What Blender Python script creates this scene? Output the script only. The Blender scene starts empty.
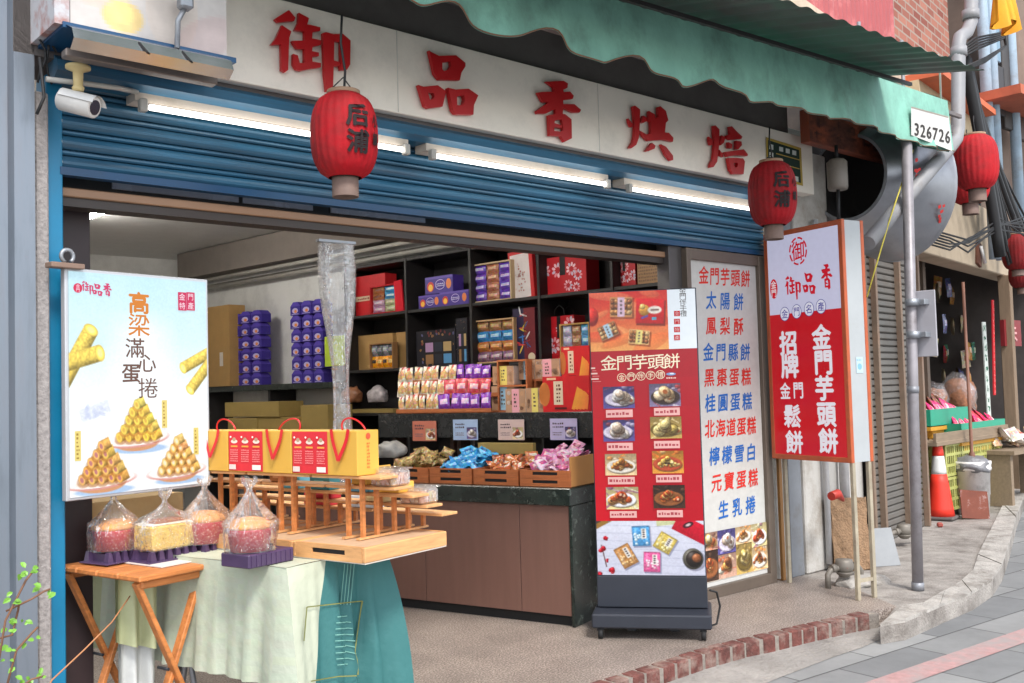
import bpy, bmesh, math, random
from mathutils import Vector, Matrix
import numpy as np

# ------------------------------------------------------------------ camera
FOC, YAW, PIT, ROL, EYE = 1000.0, math.radians(41.673), math.radians(2.689), math.radians(-1.621), 1.35
fwd = Vector((math.sin(YAW) * math.cos(PIT), math.cos(YAW) * math.cos(PIT), math.sin(PIT)))
rt0 = Vector((math.cos(YAW), -math.sin(YAW), 0)); up0 = rt0.cross(fwd)
rt = rt0 * math.cos(ROL) + up0 * math.sin(ROL); up = -rt0 * math.sin(ROL) + up0 * math.cos(ROL)
CAM = Vector((0, 0, EYE))
sc = bpy.context.scene
C = sc.collection
cd = bpy.data.cameras.new("camera"); cam = bpy.data.objects.new("camera", cd); C.objects.link(cam)
m = Matrix((rt, up, -fwd)).transposed().to_4x4(); m.translation = CAM; cam.matrix_world = m
cd.sensor_width = 36; cd.lens = FOC / 1024 * 36; cd.clip_end = 500; cd.clip_start = 0.05
sc.camera = cam

# ------------------------------------------------------------------ light
SUN_EL, SUN_AZ = math.radians(52), math.radians(-18)   # azimuth of the sun seen from the shop front, turned from -Y
sdir = Vector((math.sin(SUN_AZ) * math.cos(SUN_EL), -math.cos(SUN_AZ) * math.cos(SUN_EL), math.sin(SUN_EL)))
w = bpy.data.worlds.new("World"); sc.world = w; w.use_nodes = True
nt = w.node_tree; bg = nt.nodes["Background"]
sky = nt.nodes.new("ShaderNodeTexSky"); sky.sky_type = 'NISHITA'; sky.sun_disc = False
sky.sun_elevation = SUN_EL; sky.sun_rotation = math.atan2(sdir.x, sdir.y); sky.dust_density = 1.0; sky.air_density = 1.0; sky.ozone_density = 0.6
hs = nt.nodes.new("ShaderNodeHueSaturation"); hs.inputs["Saturation"].default_value = 0.35   # overcast: the blue is washed out
nt.links.new(sky.outputs[0], hs.inputs["Color"]); nt.links.new(hs.outputs[0], bg.inputs[0]); bg.inputs[1].default_value = 0.15
sl = bpy.data.lights.new("sun", 'SUN'); sl.energy = 1.5; sl.angle = math.radians(12); sl.color = (1, 0.96, 0.9)
so = bpy.data.objects.new("sun", sl); C.objects.link(so); so.rotation_euler = sdir.to_track_quat('Z', 'Y').to_euler(); so.location = sdir * 30
sc.view_settings.view_transform = 'Standard'; sc.view_settings.look = 'None'; sc.view_settings.gamma = 1
sc.view_settings.use_curve_mapping = False; sc.view_settings.exposure = 1.2

# ------------------------------------------------------------------ measuring helpers (all give real points in metres)
def ray(x, y): return fwd + rt * ((x - 512) / FOC) - up * ((y - 341.5) / FOC)
def PZ(x, y, z=0.0): d = ray(x, y); return CAM + d * ((z - EYE) / d.z)
def PY(x, y, Y): d = ray(x, y); return CAM + d * (Y / d.y)
def PX(x, y, X): d = ray(x, y); return CAM + d * (X / d.x)
class Fr:
    """upright plane through p whose local x axis is turned by deg; local y goes away from the viewer"""
    def __init__(s, p, deg): s.p = Vector((p[0], p[1], 0)); s.t = math.radians(deg); s.ex = Vector((math.cos(s.t), math.sin(s.t), 0)); s.ey = Vector((-math.sin(s.t), math.cos(s.t), 0))
    def hit(s, x, y, d=0.0):
        r = ray(x, y); return CAM + r * (((s.p + s.ey * d - CAM).dot(s.ey)) / r.dot(s.ey))
    def uv(s, x, y, d=0.0): q = s.hit(x, y, d) - s.p; return q.dot(s.ex), q.z
    def at(s, u, d, z): return s.p + s.ex * u + s.ey * d + Vector((0, 0, z))
    def back(s, d): return Fr(s.p + s.ey * d, math.degrees(s.t))

# ------------------------------------------------------------------ materials
def lin(c):
    if isinstance(c, str): c = [int(c[i:i + 2], 16) for i in (0, 2, 4)]
    return tuple((v / 255 / 12.92) if v <= 10.3 else ((v / 255 + 0.055) / 1.055) ** 2.4 for v in c)
MATS = {}
def mat(name, col, rough=0.6, metal=0.0, var=0.12, scale=6.0, bump=0.0, bscale=60.0, stain=None, sscale=1.5, samt=0.5, spec=0.5, stretch=None, coat=0.0, pos=0.5):
    if name in MATS: return MATS[name]
    mt = bpy.data.materials.new(name); mt.use_nodes = True; n = mt.node_tree; L = n.links.new
    b = n.nodes["Principled BSDF"]; b.inputs["Roughness"].default_value = rough; b.inputs["Metallic"].default_value = metal
    b.inputs["Specular IOR Level"].default_value = spec; b.inputs["Coat Weight"].default_value = coat
    c = lin(col); tc = n.nodes.new("ShaderNodeTexCoord"); mp = n.nodes.new("ShaderNodeMapping"); L(tc.outputs["Object"], mp.inputs[0])
    if stretch: mp.inputs["Scale"].default_value = stretch
    nz = n.nodes.new("ShaderNodeTexNoise"); nz.inputs["Scale"].default_value = scale; nz.inputs["Detail"].default_value = 6; nz.inputs["Roughness"].default_value = 0.65; L(mp.outputs[0], nz.inputs["Vector"])
    rp = n.nodes.new("ShaderNodeValToRGB"); rp.color_ramp.elements[0].position = 0.3; rp.color_ramp.elements[1].position = 0.72
    rp.color_ramp.elements[0].color = (*[v * (1 - var) for v in c], 1); rp.color_ramp.elements[1].color = (*[min(1, v * (1 + var)) for v in c], 1)
    L(nz.outputs["Fac"], rp.inputs[0]); out = rp.outputs[0]
    if stain:
        n2 = n.nodes.new("ShaderNodeTexNoise"); n2.inputs["Scale"].default_value = sscale; n2.inputs["Detail"].default_value = 9; n2.inputs["Roughness"].default_value = 0.7; L(mp.outputs[0], n2.inputs["Vector"])
        r2 = n.nodes.new("ShaderNodeValToRGB"); r2.color_ramp.elements[0].position = pos; r2.color_ramp.elements[1].position = pos + 0.2
        r2.color_ramp.elements[0].color = (0, 0, 0, 1); r2.color_ramp.elements[1].color = (samt, samt, samt, 1); L(n2.outputs["Fac"], r2.inputs[0])
        mx = n.nodes.new("ShaderNodeMix"); mx.data_type = 'RGBA'; L(r2.outputs[0], mx.inputs["Factor"]); L(out, mx.inputs[6]); mx.inputs[7].default_value = (*lin(stain), 1); out = mx.outputs[2]
    L(out, b.inputs["Base Color"])
    mr = n.nodes.new("ShaderNodeMapRange"); mr.inputs[3].default_value = max(0.02, rough - 0.1); mr.inputs[4].default_value = min(1, rough + 0.12); L(nz.outputs["Fac"], mr.inputs[0]); L(mr.outputs[0], b.inputs["Roughness"])
    if bump:
        n3 = n.nodes.new("ShaderNodeTexNoise"); n3.inputs["Scale"].default_value = bscale; n3.inputs["Detail"].default_value = 4; L(mp.outputs[0], n3.inputs["Vector"])
        bp = n.nodes.new("ShaderNodeBump"); bp.inputs["Strength"].default_value = bump; bp.inputs["Distance"].default_value = 0.02; L(n3.outputs["Fac"], bp.inputs["Height"]); L(bp.outputs[0], b.inputs["Normal"])
    MATS[name] = mt; return mt
def emat(name, col, s):
    mt = bpy.data.materials.new(name); mt.use_nodes = True; b = mt.node_tree.nodes["Principled BSDF"]
    b.inputs["Base Color"].default_value = (0.8, 0.8, 0.8, 1); b.inputs["Emission Color"].default_value = (*lin(col), 1); b.inputs["Emission Strength"].default_value = s
    MATS[name] = mt; return mt
def printed(name, rough=0.4, emit=0.0, spec=0.4, bump=0.0, film=1.0):
    mt = bpy.data.materials.new(name); mt.use_nodes = True; n = mt.node_tree; b = n.nodes["Principled BSDF"]
    a = n.nodes.new("ShaderNodeVertexColor"); a.layer_name = "Col"
    tc = n.nodes.new("ShaderNodeTexCoord"); nz = n.nodes.new("ShaderNodeTexNoise"); nz.inputs["Scale"].default_value = 25; nz.inputs["Detail"].default_value = 5
    n.links.new(tc.outputs["Object"], nz.inputs["Vector"])
    mr = n.nodes.new("ShaderNodeMapRange"); mr.inputs[3].default_value = 0.86 * film; mr.inputs[4].default_value = 1.1 * film; n.links.new(nz.outputs["Fac"], mr.inputs[0])
    mx = n.nodes.new("ShaderNodeMix"); mx.data_type = 'RGBA'; mx.blend_type = 'MULTIPLY'; mx.inputs["Factor"].default_value = 1.0
    n.links.new(a.outputs[0], mx.inputs[6]); n.links.new(mr.outputs[0], mx.inputs[7]); n.links.new(mx.outputs[2], b.inputs["Base Color"])
    b.inputs["Roughness"].default_value = rough; b.inputs["Specular IOR Level"].default_value = spec
    if emit: n.links.new(a.outputs[0], b.inputs["Emission Color"]); b.inputs["Emission Strength"].default_value = emit
    if bump:
        n3 = n.nodes.new("ShaderNodeTexNoise"); n3.inputs["Scale"].default_value = 90; n.links.new(tc.outputs["Object"], n3.inputs["Vector"])
        bp = n.nodes.new("ShaderNodeBump"); bp.inputs["Strength"].default_value = bump; bp.inputs["Distance"].default_value = 0.01; n.links.new(n3.outputs["Fac"], bp.inputs["Height"]); n.links.new(bp.outputs[0], b.inputs["Normal"])
    MATS[name] = mt; return mt
def film(name, haze=0.12, gloss=0.3, col=(0.95, 0.96, 0.98), rough=0.12):
    mt = bpy.data.materials.new(name); mt.use_nodes = True; n = mt.node_tree; n.nodes.remove(n.nodes["Principled BSDF"])
    out = n.nodes["Material Output"]; tr = n.nodes.new("ShaderNodeBsdfTransparent"); gl = n.nodes.new("ShaderNodeBsdfGlossy"); df = n.nodes.new("ShaderNodeBsdfDiffuse")
    gl.inputs["Roughness"].default_value = rough; df.inputs[0].default_value = (*col, 1); gl.inputs[0].default_value = (1, 1, 1, 1)
    tc = n.nodes.new("ShaderNodeTexCoord"); nz = n.nodes.new("ShaderNodeTexNoise"); nz.inputs["Scale"].default_value = 26; nz.inputs["Detail"].default_value = 3; nz.inputs["Distortion"].default_value = 1.5; n.links.new(tc.outputs["Object"], nz.inputs["Vector"])
    bp = n.nodes.new("ShaderNodeBump"); bp.inputs["Strength"].default_value = 0.9; bp.inputs["Distance"].default_value = 0.03; n.links.new(nz.outputs["Fac"], bp.inputs["Height"]); n.links.new(bp.outputs[0], gl.inputs["Normal"])
    lw = n.nodes.new("ShaderNodeLayerWeight"); n.links.new(bp.outputs[0], lw.inputs["Normal"]); lw.inputs["Blend"].default_value = gloss
    m1 = n.nodes.new("ShaderNodeMixShader"); m1.inputs[0].default_value = haze; n.links.new(tr.outputs[0], m1.inputs[1]); n.links.new(df.outputs[0], m1.inputs[2])
    m2 = n.nodes.new("ShaderNodeMixShader"); n.links.new(lw.outputs["Facing"], m2.inputs[0]); n.links.new(m1.outputs[0], m2.inputs[1]); n.links.new(gl.outputs[0], m2.inputs[2])
    n.links.new(m2.outputs[0], out.inputs[0]); MATS[name] = mt; return mt
PR = printed("printed", 0.4); PRF = printed("foil_print", 0.22, spec=0.6, bump=0.35); PRM = printed("matte_print", 0.75)
LIT = printed("backlit_print", 0.25, emit=0.25, film=0.38); LITP = printed("backlit_poster", 0.3, emit=0.37, film=0.22)
FILM = film("clear_film", 0.045, 0.22, rough=0.06); FILM2 = film("draped_film", 0.06, 0.24, rough=0.08)
orange_wood = mat("orange_wood", (196, 122, 66), 0.5, var=0.3, scale=3, stretch=(2, 14, 14), bump=0.1)
pine = mat("pine_wood", (212, 158, 104), 0.55, var=0.28, scale=3, stretch=(14, 2, 14), bump=0.1)
pine_x = mat("pine_wood_lengthwise", (212, 158, 104), 0.55, var=0.28, scale=3, stretch=(1.5, 14, 18), bump=0.1)
crate_wood = mat("crate_wood", (170, 96, 52), 0.55, var=0.25, scale=4, stretch=(2, 12, 16), bump=0.1)
kraft = mat("kraft_card", (172, 136, 84), 0.8, var=0.08, scale=8, bump=0.1)
khaki = mat("khaki_card", (150, 128, 72), 0.8, var=0.08, scale=8)
black_wood = mat("black_wood", (32, 29, 30), 0.5, var=0.2)
dark_metal = mat("dark_metal", (44, 46, 52), 0.45, 0.3, var=0.15)
steel = mat("galvanised_steel", (150, 154, 160), 0.45, 0.6, var=0.2, scale=9, stain=(110, 96, 84), sscale=4, samt=0.5)
steel_dull = mat("dull_steel", (138, 140, 146), 0.5, 0.35, var=0.18, scale=5, stain=(95, 84, 76), sscale=3, samt=0.6)
white_paint = mat("white_paint", (214, 214, 212), 0.55, var=0.06, stain=(150, 138, 122), sscale=3, samt=0.5, pos=0.55)
grey_plastic = mat("grey_plastic", (175, 172, 165), 0.5, var=0.08)
black_rubber = mat("black_rubber", (24, 24, 26), 0.7)
brown_alu = mat("brown_aluminium", (104, 92, 82), 0.45, 0.3, var=0.12)
rust = mat("rusty_iron", (120, 72, 48), 0.8, var=0.35, scale=14, stain=(90, 70, 60), sscale=5)
black_cable = mat("black_cable", (26, 26, 28), 0.6)

# ------------------------------------------------------------------ mesh builder
class MB:
    def __init__(s): s.v = []; s.f = []; s.c = []; s.sm = []
    def face(s, idx, col=None, smooth=False): s.f.append(tuple(idx)); s.c.append(col); s.sm.append(smooth)
    def box(s, c, d, rot=None, col=None, bev=0.0):
        c = Vector(c); hx, hy, hz = d[0] / 2, d[1] / 2, d[2] / 2
        R = rot if rot is not None else Matrix.Identity(3)
        if bev > 0:
            bm = bmesh.new(); bmesh.ops.create_cube(bm, size=1); bmesh.ops.scale(bm, vec=d, verts=bm.verts)
            bmesh.ops.bevel(bm, geom=list(bm.edges), offset=min(bev, min(d) * 0.45), segments=1, affect='EDGES'); o = len(s.v)
            bm.verts.index_update()
            for v in bm.verts: s.v.append(c + R @ v.co)
            for f in bm.faces: s.face([o + v.index for v in f.verts], col)
            bm.free(); return s
        o = len(s.v)
        for dz in (-hz, hz):
            for x, y in ((-hx, -hy), (hx, -hy), (hx, hy), (-hx, hy)): s.v.append(c + R @ Vector((x, y, dz)))
        for q in ((0, 3, 2, 1), (4, 5, 6, 7), (0, 1, 5, 4), (1, 2, 6, 5), (2, 3, 7, 6), (3, 0, 4, 7)): s.face([o + i for i in q], col)
        return s
    def bar(s, a, b, w, d, col=None, bev=0.0):
        a = Vector(a); b = Vector(b); z = (b - a); L = z.length; z.normalize()
        x = Vector((0, 0, 1)).cross(z) if abs(z.z) < 0.98 else Vector((1, 0, 0)); x.normalize(); y = z.cross(x)
        return s.box((a + b) / 2, (w, d, L), Matrix((x, y, z)).transposed(), col, bev)
    def tube(s, pts, r, n=10, col=None, cap=True, radii=None):
        pts = [Vector(p) for p in pts]; o = len(s.v); px = None
        for i, p in enumerate(pts):
            t = (pts[min(i + 1, len(pts) - 1)] - pts[max(i - 1, 0)]).normalized()
            if px is None: px = Vector((0, 0, 1)).cross(t) if abs(t.z) < 0.95 else Vector((1, 0, 0)).cross(t)
            px = (px - t * px.dot(t)).normalized(); py = t.cross(px); rr = radii[i] if radii else r
            for k in range(n): a = 2 * math.pi * k / n; s.v.append(p + px * (rr * math.cos(a)) + py * (rr * math.sin(a)))
        for i in range(len(pts) - 1):
            for k in range(n): k2 = (k + 1) % n; s.face((o + i * n + k, o + i * n + k2, o + (i + 1) * n + k2, o + (i + 1) * n + k), col, True)
        if cap: s.face([o + k for k in range(n)][::-1], col); s.face([o + (len(pts) - 1) * n + k for k in range(n)], col)
        return s
    def lathe(s, prof, n=24, c=(0, 0, 0), col=None, pleat=0.0, npl=0, seed=0, cap=True):
        o = len(s.v); rng = random.Random(seed); ph = [rng.uniform(-1, 1) for _ in range(n)]
        for r, z, *cc in prof:
            for k in range(n):
                a = 2 * math.pi * k / n; rr = r * (1 + pleat * (math.cos(npl * a) if npl else ph[k]))
                s.v.append(Vector(c) + Vector((rr * math.cos(a), rr * math.sin(a), z)))
        for i in range(len(prof) - 1):
            cl = prof[i][2] if len(prof[i]) > 2 else col
            for k in range(n): k2 = (k + 1) % n; s.face((o + i * n + k, o + i * n + k2, o + (i + 1) * n + k2, o + (i + 1) * n + k), cl, True)
        if cap:
            if prof[0][0] > 1e-4: s.face([o + k for k in range(n)][::-1], prof[0][2] if len(prof[0]) > 2 else col)
            if prof[-1][0] > 1e-4: s.face([o + (len(prof) - 1) * n + k for k in range(n)], prof[-2][2] if len(prof[-2]) > 2 else col)
        return s
    def prism(s, poly, y0, y1, col=None, M=None):
        """polygon in the local xz plane pushed from y0 to y1"""
        o = len(s.v); n = len(poly); M = M or (lambda p: p)
        for y in (y0, y1):
            for x, z in poly: s.v.append(M(Vector((x, y, z))))
        A = sum(poly[i][0] * poly[(i + 1) % n][1] - poly[(i + 1) % n][0] * poly[i][1] for i in range(n))
        fr = list(range(n)); fr = fr if A > 0 else fr[::-1]
        s.face([o + i for i in fr], col); s.face([o + n + i for i in fr[::-1]], col)
        for i in range(n):
            j = (i + 1) % n; q = (o + i, o + n + i, o + n + j, o + j); s.face(q if A > 0 else q[::-1], col)
        return s
    def grid(s, fn, nu, nv, col=None, smooth=True):
        o = len(s.v)
        for j in range(nv + 1):
            for i in range(nu + 1): s.v.append(Vector(fn(i / nu, j / nv)))
        for j in range(nv):
            for i in range(nu):
                a = o + j * (nu + 1) + i; cc = col(i / nu, j / nv) if callable(col) else col
                s.face((a, a + 1, a + nu + 2, a + nu + 1), cc, smooth)
        return s
    def mesh(s, name, material):
        me = bpy.data.meshes.new(name); me.from_pydata([tuple(v) for v in s.v], [], s.f); me.materials.append(material)
        me.polygons.foreach_set("use_smooth", s.sm)
        if any(c is not None for c in s.c):
            at = me.color_attributes.new("Col", 'FLOAT_COLOR', 'CORNER'); buf = []
            for f, c in zip(s.f, s.c):
                cc = (*lin(c), 1.0) if c is not None else (0.5, 0.5, 0.5, 1); buf.extend(cc * len(f))
            at.data.foreach_set("color", buf)
        me.update(); return me
    def build(s, name, material, parent=None):
        o = bpy.data.objects.new(name, s.mesh(name, material)); C.objects.link(o)
        if parent is not None: o.parent = parent
        return o
LETTER = str
def tag(o, label, cat, group=None):
    o["label"] = label; o["category"] = cat
    if group: o["group"] = group
    return o
def thing(name, label, cat, loc=(0, 0, 0), rz=0.0, group=None):
    o = bpy.data.objects.new(name, None); C.objects.link(o); o.empty_display_size = 0.1
    o.location = loc; o.rotation_euler = (0, 0, rz); return tag(o, label, cat, group)
def structure(o): o["kind"] = "structure"; return o
def place(o, loc, rz=0.0, rx=0.0, ry=0.0): o.location = loc; o.rotation_euler = (rx, ry, rz); return o
KIDS = {}
def kids(o):
    return [c for c in C.objects if c.parent == o]
def copy_tree(o, parent=None):
    c = o.copy(); C.objects.link(c)
    if parent is not None: c.parent = parent
    for ch in kids(o): copy_tree(ch, c)
    return c

# ------------------------------------------------------------------ flat printed artwork with real lettering
GL = {}
_cu = bpy.data.curves.new("glyph", 'FONT'); _cu.size = 1; _cu.resolution_u = 2; _ob = bpy.data.objects.new("glyph", _cu)
def glyph(ch, bold=0):
    if ch not in GL:
        _cu.body = ch; me = _ob.to_mesh(); vs = [(v.co.x, v.co.y) for v in me.vertices]; fs = [tuple(p.vertices) for p in me.polygons]; _ob.to_mesh_clear()
        bx = [p[0] for p in vs] or [0]; by = [p[1] for p in vs] or [0]; GL[ch] = (vs, fs, 1.0, (min(bx), max(bx), min(by), max(by)))
    return GL[ch]
class Art(MB):
    """flat print: (u, v) in the local xz plane, each layer 0.3 mm nearer the viewer (-y)"""
    def __init__(s, y=0.0, step=0.0003): super().__init__(); s.y = y; s.step = step; s.L = 0
    def up(s, n=1): s.L += n; return s
    def poly(s, pts, col, lift=True):
        if lift: s.L += 1
        o = len(s.v); A = sum(pts[i][0] * pts[(i + 1) % len(pts)][1] - pts[(i + 1) % len(pts)][0] * pts[i][1] for i in range(len(pts)))
        for u, v in pts: s.v.append(Vector((u, s.y - s.L * s.step, v)))
        idx = list(range(o, o + len(pts))); s.face(idx if A > 0 else idx[::-1], col); return s
    def rect(s, u0, v0, u1, v1, col, lift=True): return s.poly([(u0, v0), (u1, v0), (u1, v1), (u0, v1)], col, lift)
    def ell(s, u, v, a, b, col, n=16, rot=0.0, lift=True, wob=0.0, rng=None):
        pts = []
        for k in range(n):
            t = 2 * math.pi * k / n; r = 1 + (rng.uniform(-wob, wob) if rng else 0); x, y = a * r * math.cos(t), b * r * math.sin(t)
            pts.append((u + x * math.cos(rot) - y * math.sin(rot), v + x * math.sin(rot) + y * math.cos(rot)))
        return s.poly(pts, col, lift)
    def ring(s, u, v, a, b, w_, col, n=24, gaps=0):
        s.L += 1
        for k in range(n):
            if gaps and k % gaps == 0: continue
            t0, t1 = 2 * math.pi * k / n, 2 * math.pi * (k + 1) / n
            s.poly([(u + a * math.cos(t0), v + b * math.sin(t0)), (u + a * math.cos(t1), v + b * math.sin(t1)), (u + (a - w_) * math.cos(t1), v + (b - w_) * math.sin(t1)), (u + (a - w_) * math.cos(t0), v + (b - w_) * math.sin(t0))], col, False)
        return s
    def grad(s, u0, v0, u1, v1, c0, c1, n=16, horiz=False):
        s.L += 1
        for k in range(n):
            t0, t1 = k / n, (k + 1) / n; f = (k + 0.5) / n; cc = tuple(c0[i] + (c1[i] - c0[i]) * f for i in range(3))
            if horiz: s.rect(u0 + (u1 - u0) * t0, v0, u0 + (u1 - u0) * t1, v1, cc, False)
            else: s.rect(u0, v0 + (v1 - v0) * t0, u1, v0 + (v1 - v0) * t1, cc, False)
        return s
    def char(s, ch, u, v, w_, h, col, bold=0.0, shear=0.0, rot=0.0):
        """one character centred on (u, v), its em box w_ by h; bold is built from shifted copies"""
        vs, fs, adv, b0 = glyph(ch, 0); cx = 0.5 if ord(ch) > 0x2000 else (b0[0] + b0[1]) / 2; cy = 0.38 if ord(ch) > 0x2000 else (b0[2] + b0[3]) / 2
        for k, (dx, dy) in enumerate(((0, 0),) if bold < .002 else ((0, 0), (bold, 0), (-bold, 0), (0, bold), (0, -bold))):
            o = len(s.v)
            for x, y in vs:
                a, b = (x - cx + dx) + shear * (y - cy), y - cy + dy + rot * (x - cx); s.v.append(Vector((u + a * w_, s.y - s.L * s.step - .00005 * k, v + b * h)))
            for f in fs: s.face([o + i for i in f], col)
        return s
    def text(s, t, u, v, w_, h, pitch, col, bold=0.02, vert=False, shear=0.0, rot=0.0):
        s.L += 1; n = len(t)
        for i, ch in enumerate(t):
            d = (i - (n - 1) / 2) * pitch
            if vert: s.char(ch, u, v - d, w_, h, col, bold, shear, rot)
            else: s.char(ch, u + d, v, w_, h, col, bold, shear, rot)
        return s
    def brush(s, strokes, u, v, w_, h, col):
        """outlines drawn in a 100 x 100 box, y down, each with holes left as separate polygons"""
        s.L += 1
        for p in strokes: s.poly([(u + (x / 100 - 0.5) * w_, v - (y / 100 - 0.5) * h) for x, y in p], col, False)
        return s
    def dashes(s, u0, v0, u1, v1, rows, col, rng, cell=0.6):
        """print too small to read: short marks in rows"""
        s.L += 1; hh = (v1 - v0) / rows
        for r in range(rows):
            u = u0
            while u < u1 - hh * 0.3:
                ww = hh * rng.uniform(0.3, 0.75)
                s.rect(u, v0 + r * hh + hh * 0.18, min(u1, u + ww), v0 + r * hh + hh * (0.55 + rng.uniform(0, 0.25)), col, False); u += ww + hh * 0.22
        return s
    def raster(s, R, u0, v0, u1, v1):
        """a printed photograph: a fine grid of coloured cells"""
        s.L += 1; h, w_, _ = R.im.shape; o = len(s.v)
        for j in range(h + 1):
            for i in range(w_ + 1): s.v.append(Vector((u0 + (u1 - u0) * i / w_, s.y - s.L * s.step, v0 + (v1 - v0) * j / h)))
        im = np.clip(R.im, 2, 252)
        for j in range(h):
            for i in range(w_): k = o + j * (w_ + 1) + i; s.face((k, k + 1, k + w_ + 2, k + w_ + 1), tuple(im[j, i]))
        return s
    def food(s, u0, v0, u1, v1, kind, seed, n=46):
        W, H = u1 - u0, v1 - v0; R = Ras(n, max(8, int(n * H / W)), seed); R.dish(kind); return s.raster(R, u0, v0, u1, v1)
class Ras:
    """small picture computed cell by cell; y grows upwards, x and y in cells"""
    def __init__(s, w_, h, seed, bg=(200, 200, 200)):
        s.w, s.h = w_, h; s.g = random.Random(seed); s.im = np.zeros((h, w_, 3)) + np.array(bg, float); s.Y, s.X = np.mgrid[0:h, 0:w_] + .5; s.rs = np.random.RandomState(seed)
    def mixin(s, m, col): s.im = s.im * (1 - m[..., None]) + np.asarray(col, float) * m[..., None]
    def noise(s, k):
        n_ = s.rs.rand(int(s.h / k) + 3, int(s.w / k) + 3); y, x = s.Y / k, s.X / k; yi, xi = y.astype(int), x.astype(int); fy, fx = y - yi, x - xi
        return n_[yi, xi] * (1 - fy) * (1 - fx) + n_[yi + 1, xi] * fy * (1 - fx) + n_[yi, xi + 1] * (1 - fy) * fx + n_[yi + 1, xi + 1] * fy * fx
    def grain(s, amt, k=1.2): s.im = s.im * (1 + amt * (s.noise(k)[..., None] - .5) * 2); return s
    def vgrad(s, c0, c1): t = (s.Y / s.h)[..., None]; s.im = np.array(c0, float) * (1 - t) + np.array(c1, float) * t; return s
    def loc(s, cx, cy, rot): dx, dy = s.X - cx, s.Y - cy; c_, k = math.cos(rot), math.sin(rot); return dx * c_ + dy * k, -dx * k + dy * c_
    def blob(s, cx, cy, a, b, rot, col, amb=.5, tex=.12, gl=.25, alpha=1.0):
        x, y = s.loc(cx, cy, rot); r2 = (x / a) ** 2 + (y / b) ** 2; m = np.clip((1 - np.sqrt(r2)) * min(a, b) + .5, 0, 1) * alpha
        if not m.any(): return
        nz = np.sqrt(np.clip(1 - r2, 0, 1)); c_, k = math.cos(rot), math.sin(rot); nx, ny = x / a * c_ - y / b * k, x / a * k + y / b * c_
        sh = amb + (1.15 - amb) * np.clip(-.35 * nx + .6 * ny + .65 * nz, 0, 1); sp_ = gl * np.clip(-.4 * nx + .55 * ny + .72 * nz, 0, 1) ** 14
        s.mixin(m, np.array(col, float) * (sh * (1 + tex * (s.noise(1.4) - .5) * 2))[..., None] + 255 * sp_[..., None])
    def flat(s, cx, cy, a, b, rot, col, alpha=1.0): x, y = s.loc(cx, cy, rot); s.mixin(np.clip((1 - np.sqrt((x / a) ** 2 + (y / b) ** 2)) * min(a, b) + .5, 0, 1) * alpha, col)
    def rect(s, cx, cy, w_, h, rot, col, tex=.06, alpha=1.0, grad=.0):
        x, y = s.loc(cx, cy, rot); m = np.clip(w_ / 2 - abs(x) + .5, 0, 1) * np.clip(h / 2 - abs(y) + .5, 0, 1) * alpha
        s.mixin(m, np.array(col, float) * (1 + tex * (s.noise(1.5) - .5) * 2 + grad * (y / h))[..., None])
    def roll(s, x0, y0, x1, y1, r, col, inner, tex=.1):
        rot = math.atan2(y1 - y0, x1 - x0); L = math.hypot(x1 - x0, y1 - y0); x, y = s.loc((x0 + x1) / 2, (y0 + y1) / 2, rot)
        m = np.clip(L / 2 - abs(x) + .5, 0, 1) * np.clip(r - abs(y) + .5, 0, 1); t = np.clip(y / r, -1, 1) * (1 if math.cos(rot) > 0 else -1); sh = .62 + .5 * np.clip(.5 * t + .8 * np.sqrt(1 - t * t) - .1, 0, 1)
        s.mixin(m, np.array(col, float) * (sh * (1 + tex * (s.noise(1.6) - .5) * 2))[..., None])
        s.flat(x1, y1, r * .62, r, rot, tuple(v * .92 for v in col)); s.flat(x1, y1, r * .5, r * .8, rot, tuple(min(255, v * 1.12) for v in col)); s.flat(x1, y1, r * .32, r * .52, rot, inner)
    def dish(s, kind):
        K = FOOD[kind]; g = s.g; w_, h = s.w, s.h; s.vgrad(tuple(v * 1.05 for v in K[0]), tuple(v * .7 for v in K[0]))
        for _ in range(9): s.rect(g.uniform(0, w_), g.uniform(0, h), w_ * g.uniform(.1, .5), h * g.uniform(.03, .12), g.uniform(-.7, .7), g.choice(K[4]), .2, .7)
        for _ in range(4): s.blob(g.uniform(0, w_), g.uniform(h * .6, h), w_ * .1, h * .1, 0, g.choice(K[4]), alpha=.6)
        cx, cy = w_ * g.uniform(.46, .54), h * .44
        if K[1]:
            s.flat(cx + 1, cy - h * .09, w_ * .46, h * .30, 0, (30, 24, 24), .5); s.flat(cx, cy - h * .03, w_ * .46, h * .31, 0, tuple(v * .8 for v in K[1])); s.flat(cx, cy, w_ * .45, h * .30, 0, K[1]); s.flat(cx, cy + h * .01, w_ * .36, h * .22, 0, tuple(v * .88 for v in K[1]))
        n = K[3]
        for k in range(n):
            f = k / n; r = (1 - f) * .40; x = cx + w_ * r * g.uniform(-1, 1); y = cy - h * .10 + h * f * .36; a = w_ * K[5] * g.uniform(.8, 1.15); b = a * g.uniform(.6, .95); rr = g.uniform(-.8, .8)
            c0 = g.choice(K[2]); s.flat(x + a * .1, y - b * .25, a * 1.05, b, rr, (50, 26, 14), .35)
            s.blob(x, y, a, b, rr, c0, .52, .22)
            if kind in ('rolls', 'crisps', 'balls') or g.random() < .3: s.flat(x + a * .1, y - b * .1, a * .42, b * .42, rr, g.choice([(60, 34, 24), (150, 70, 30), (246, 226, 190)]), .8)
        s.grain(.10); return s
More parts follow.
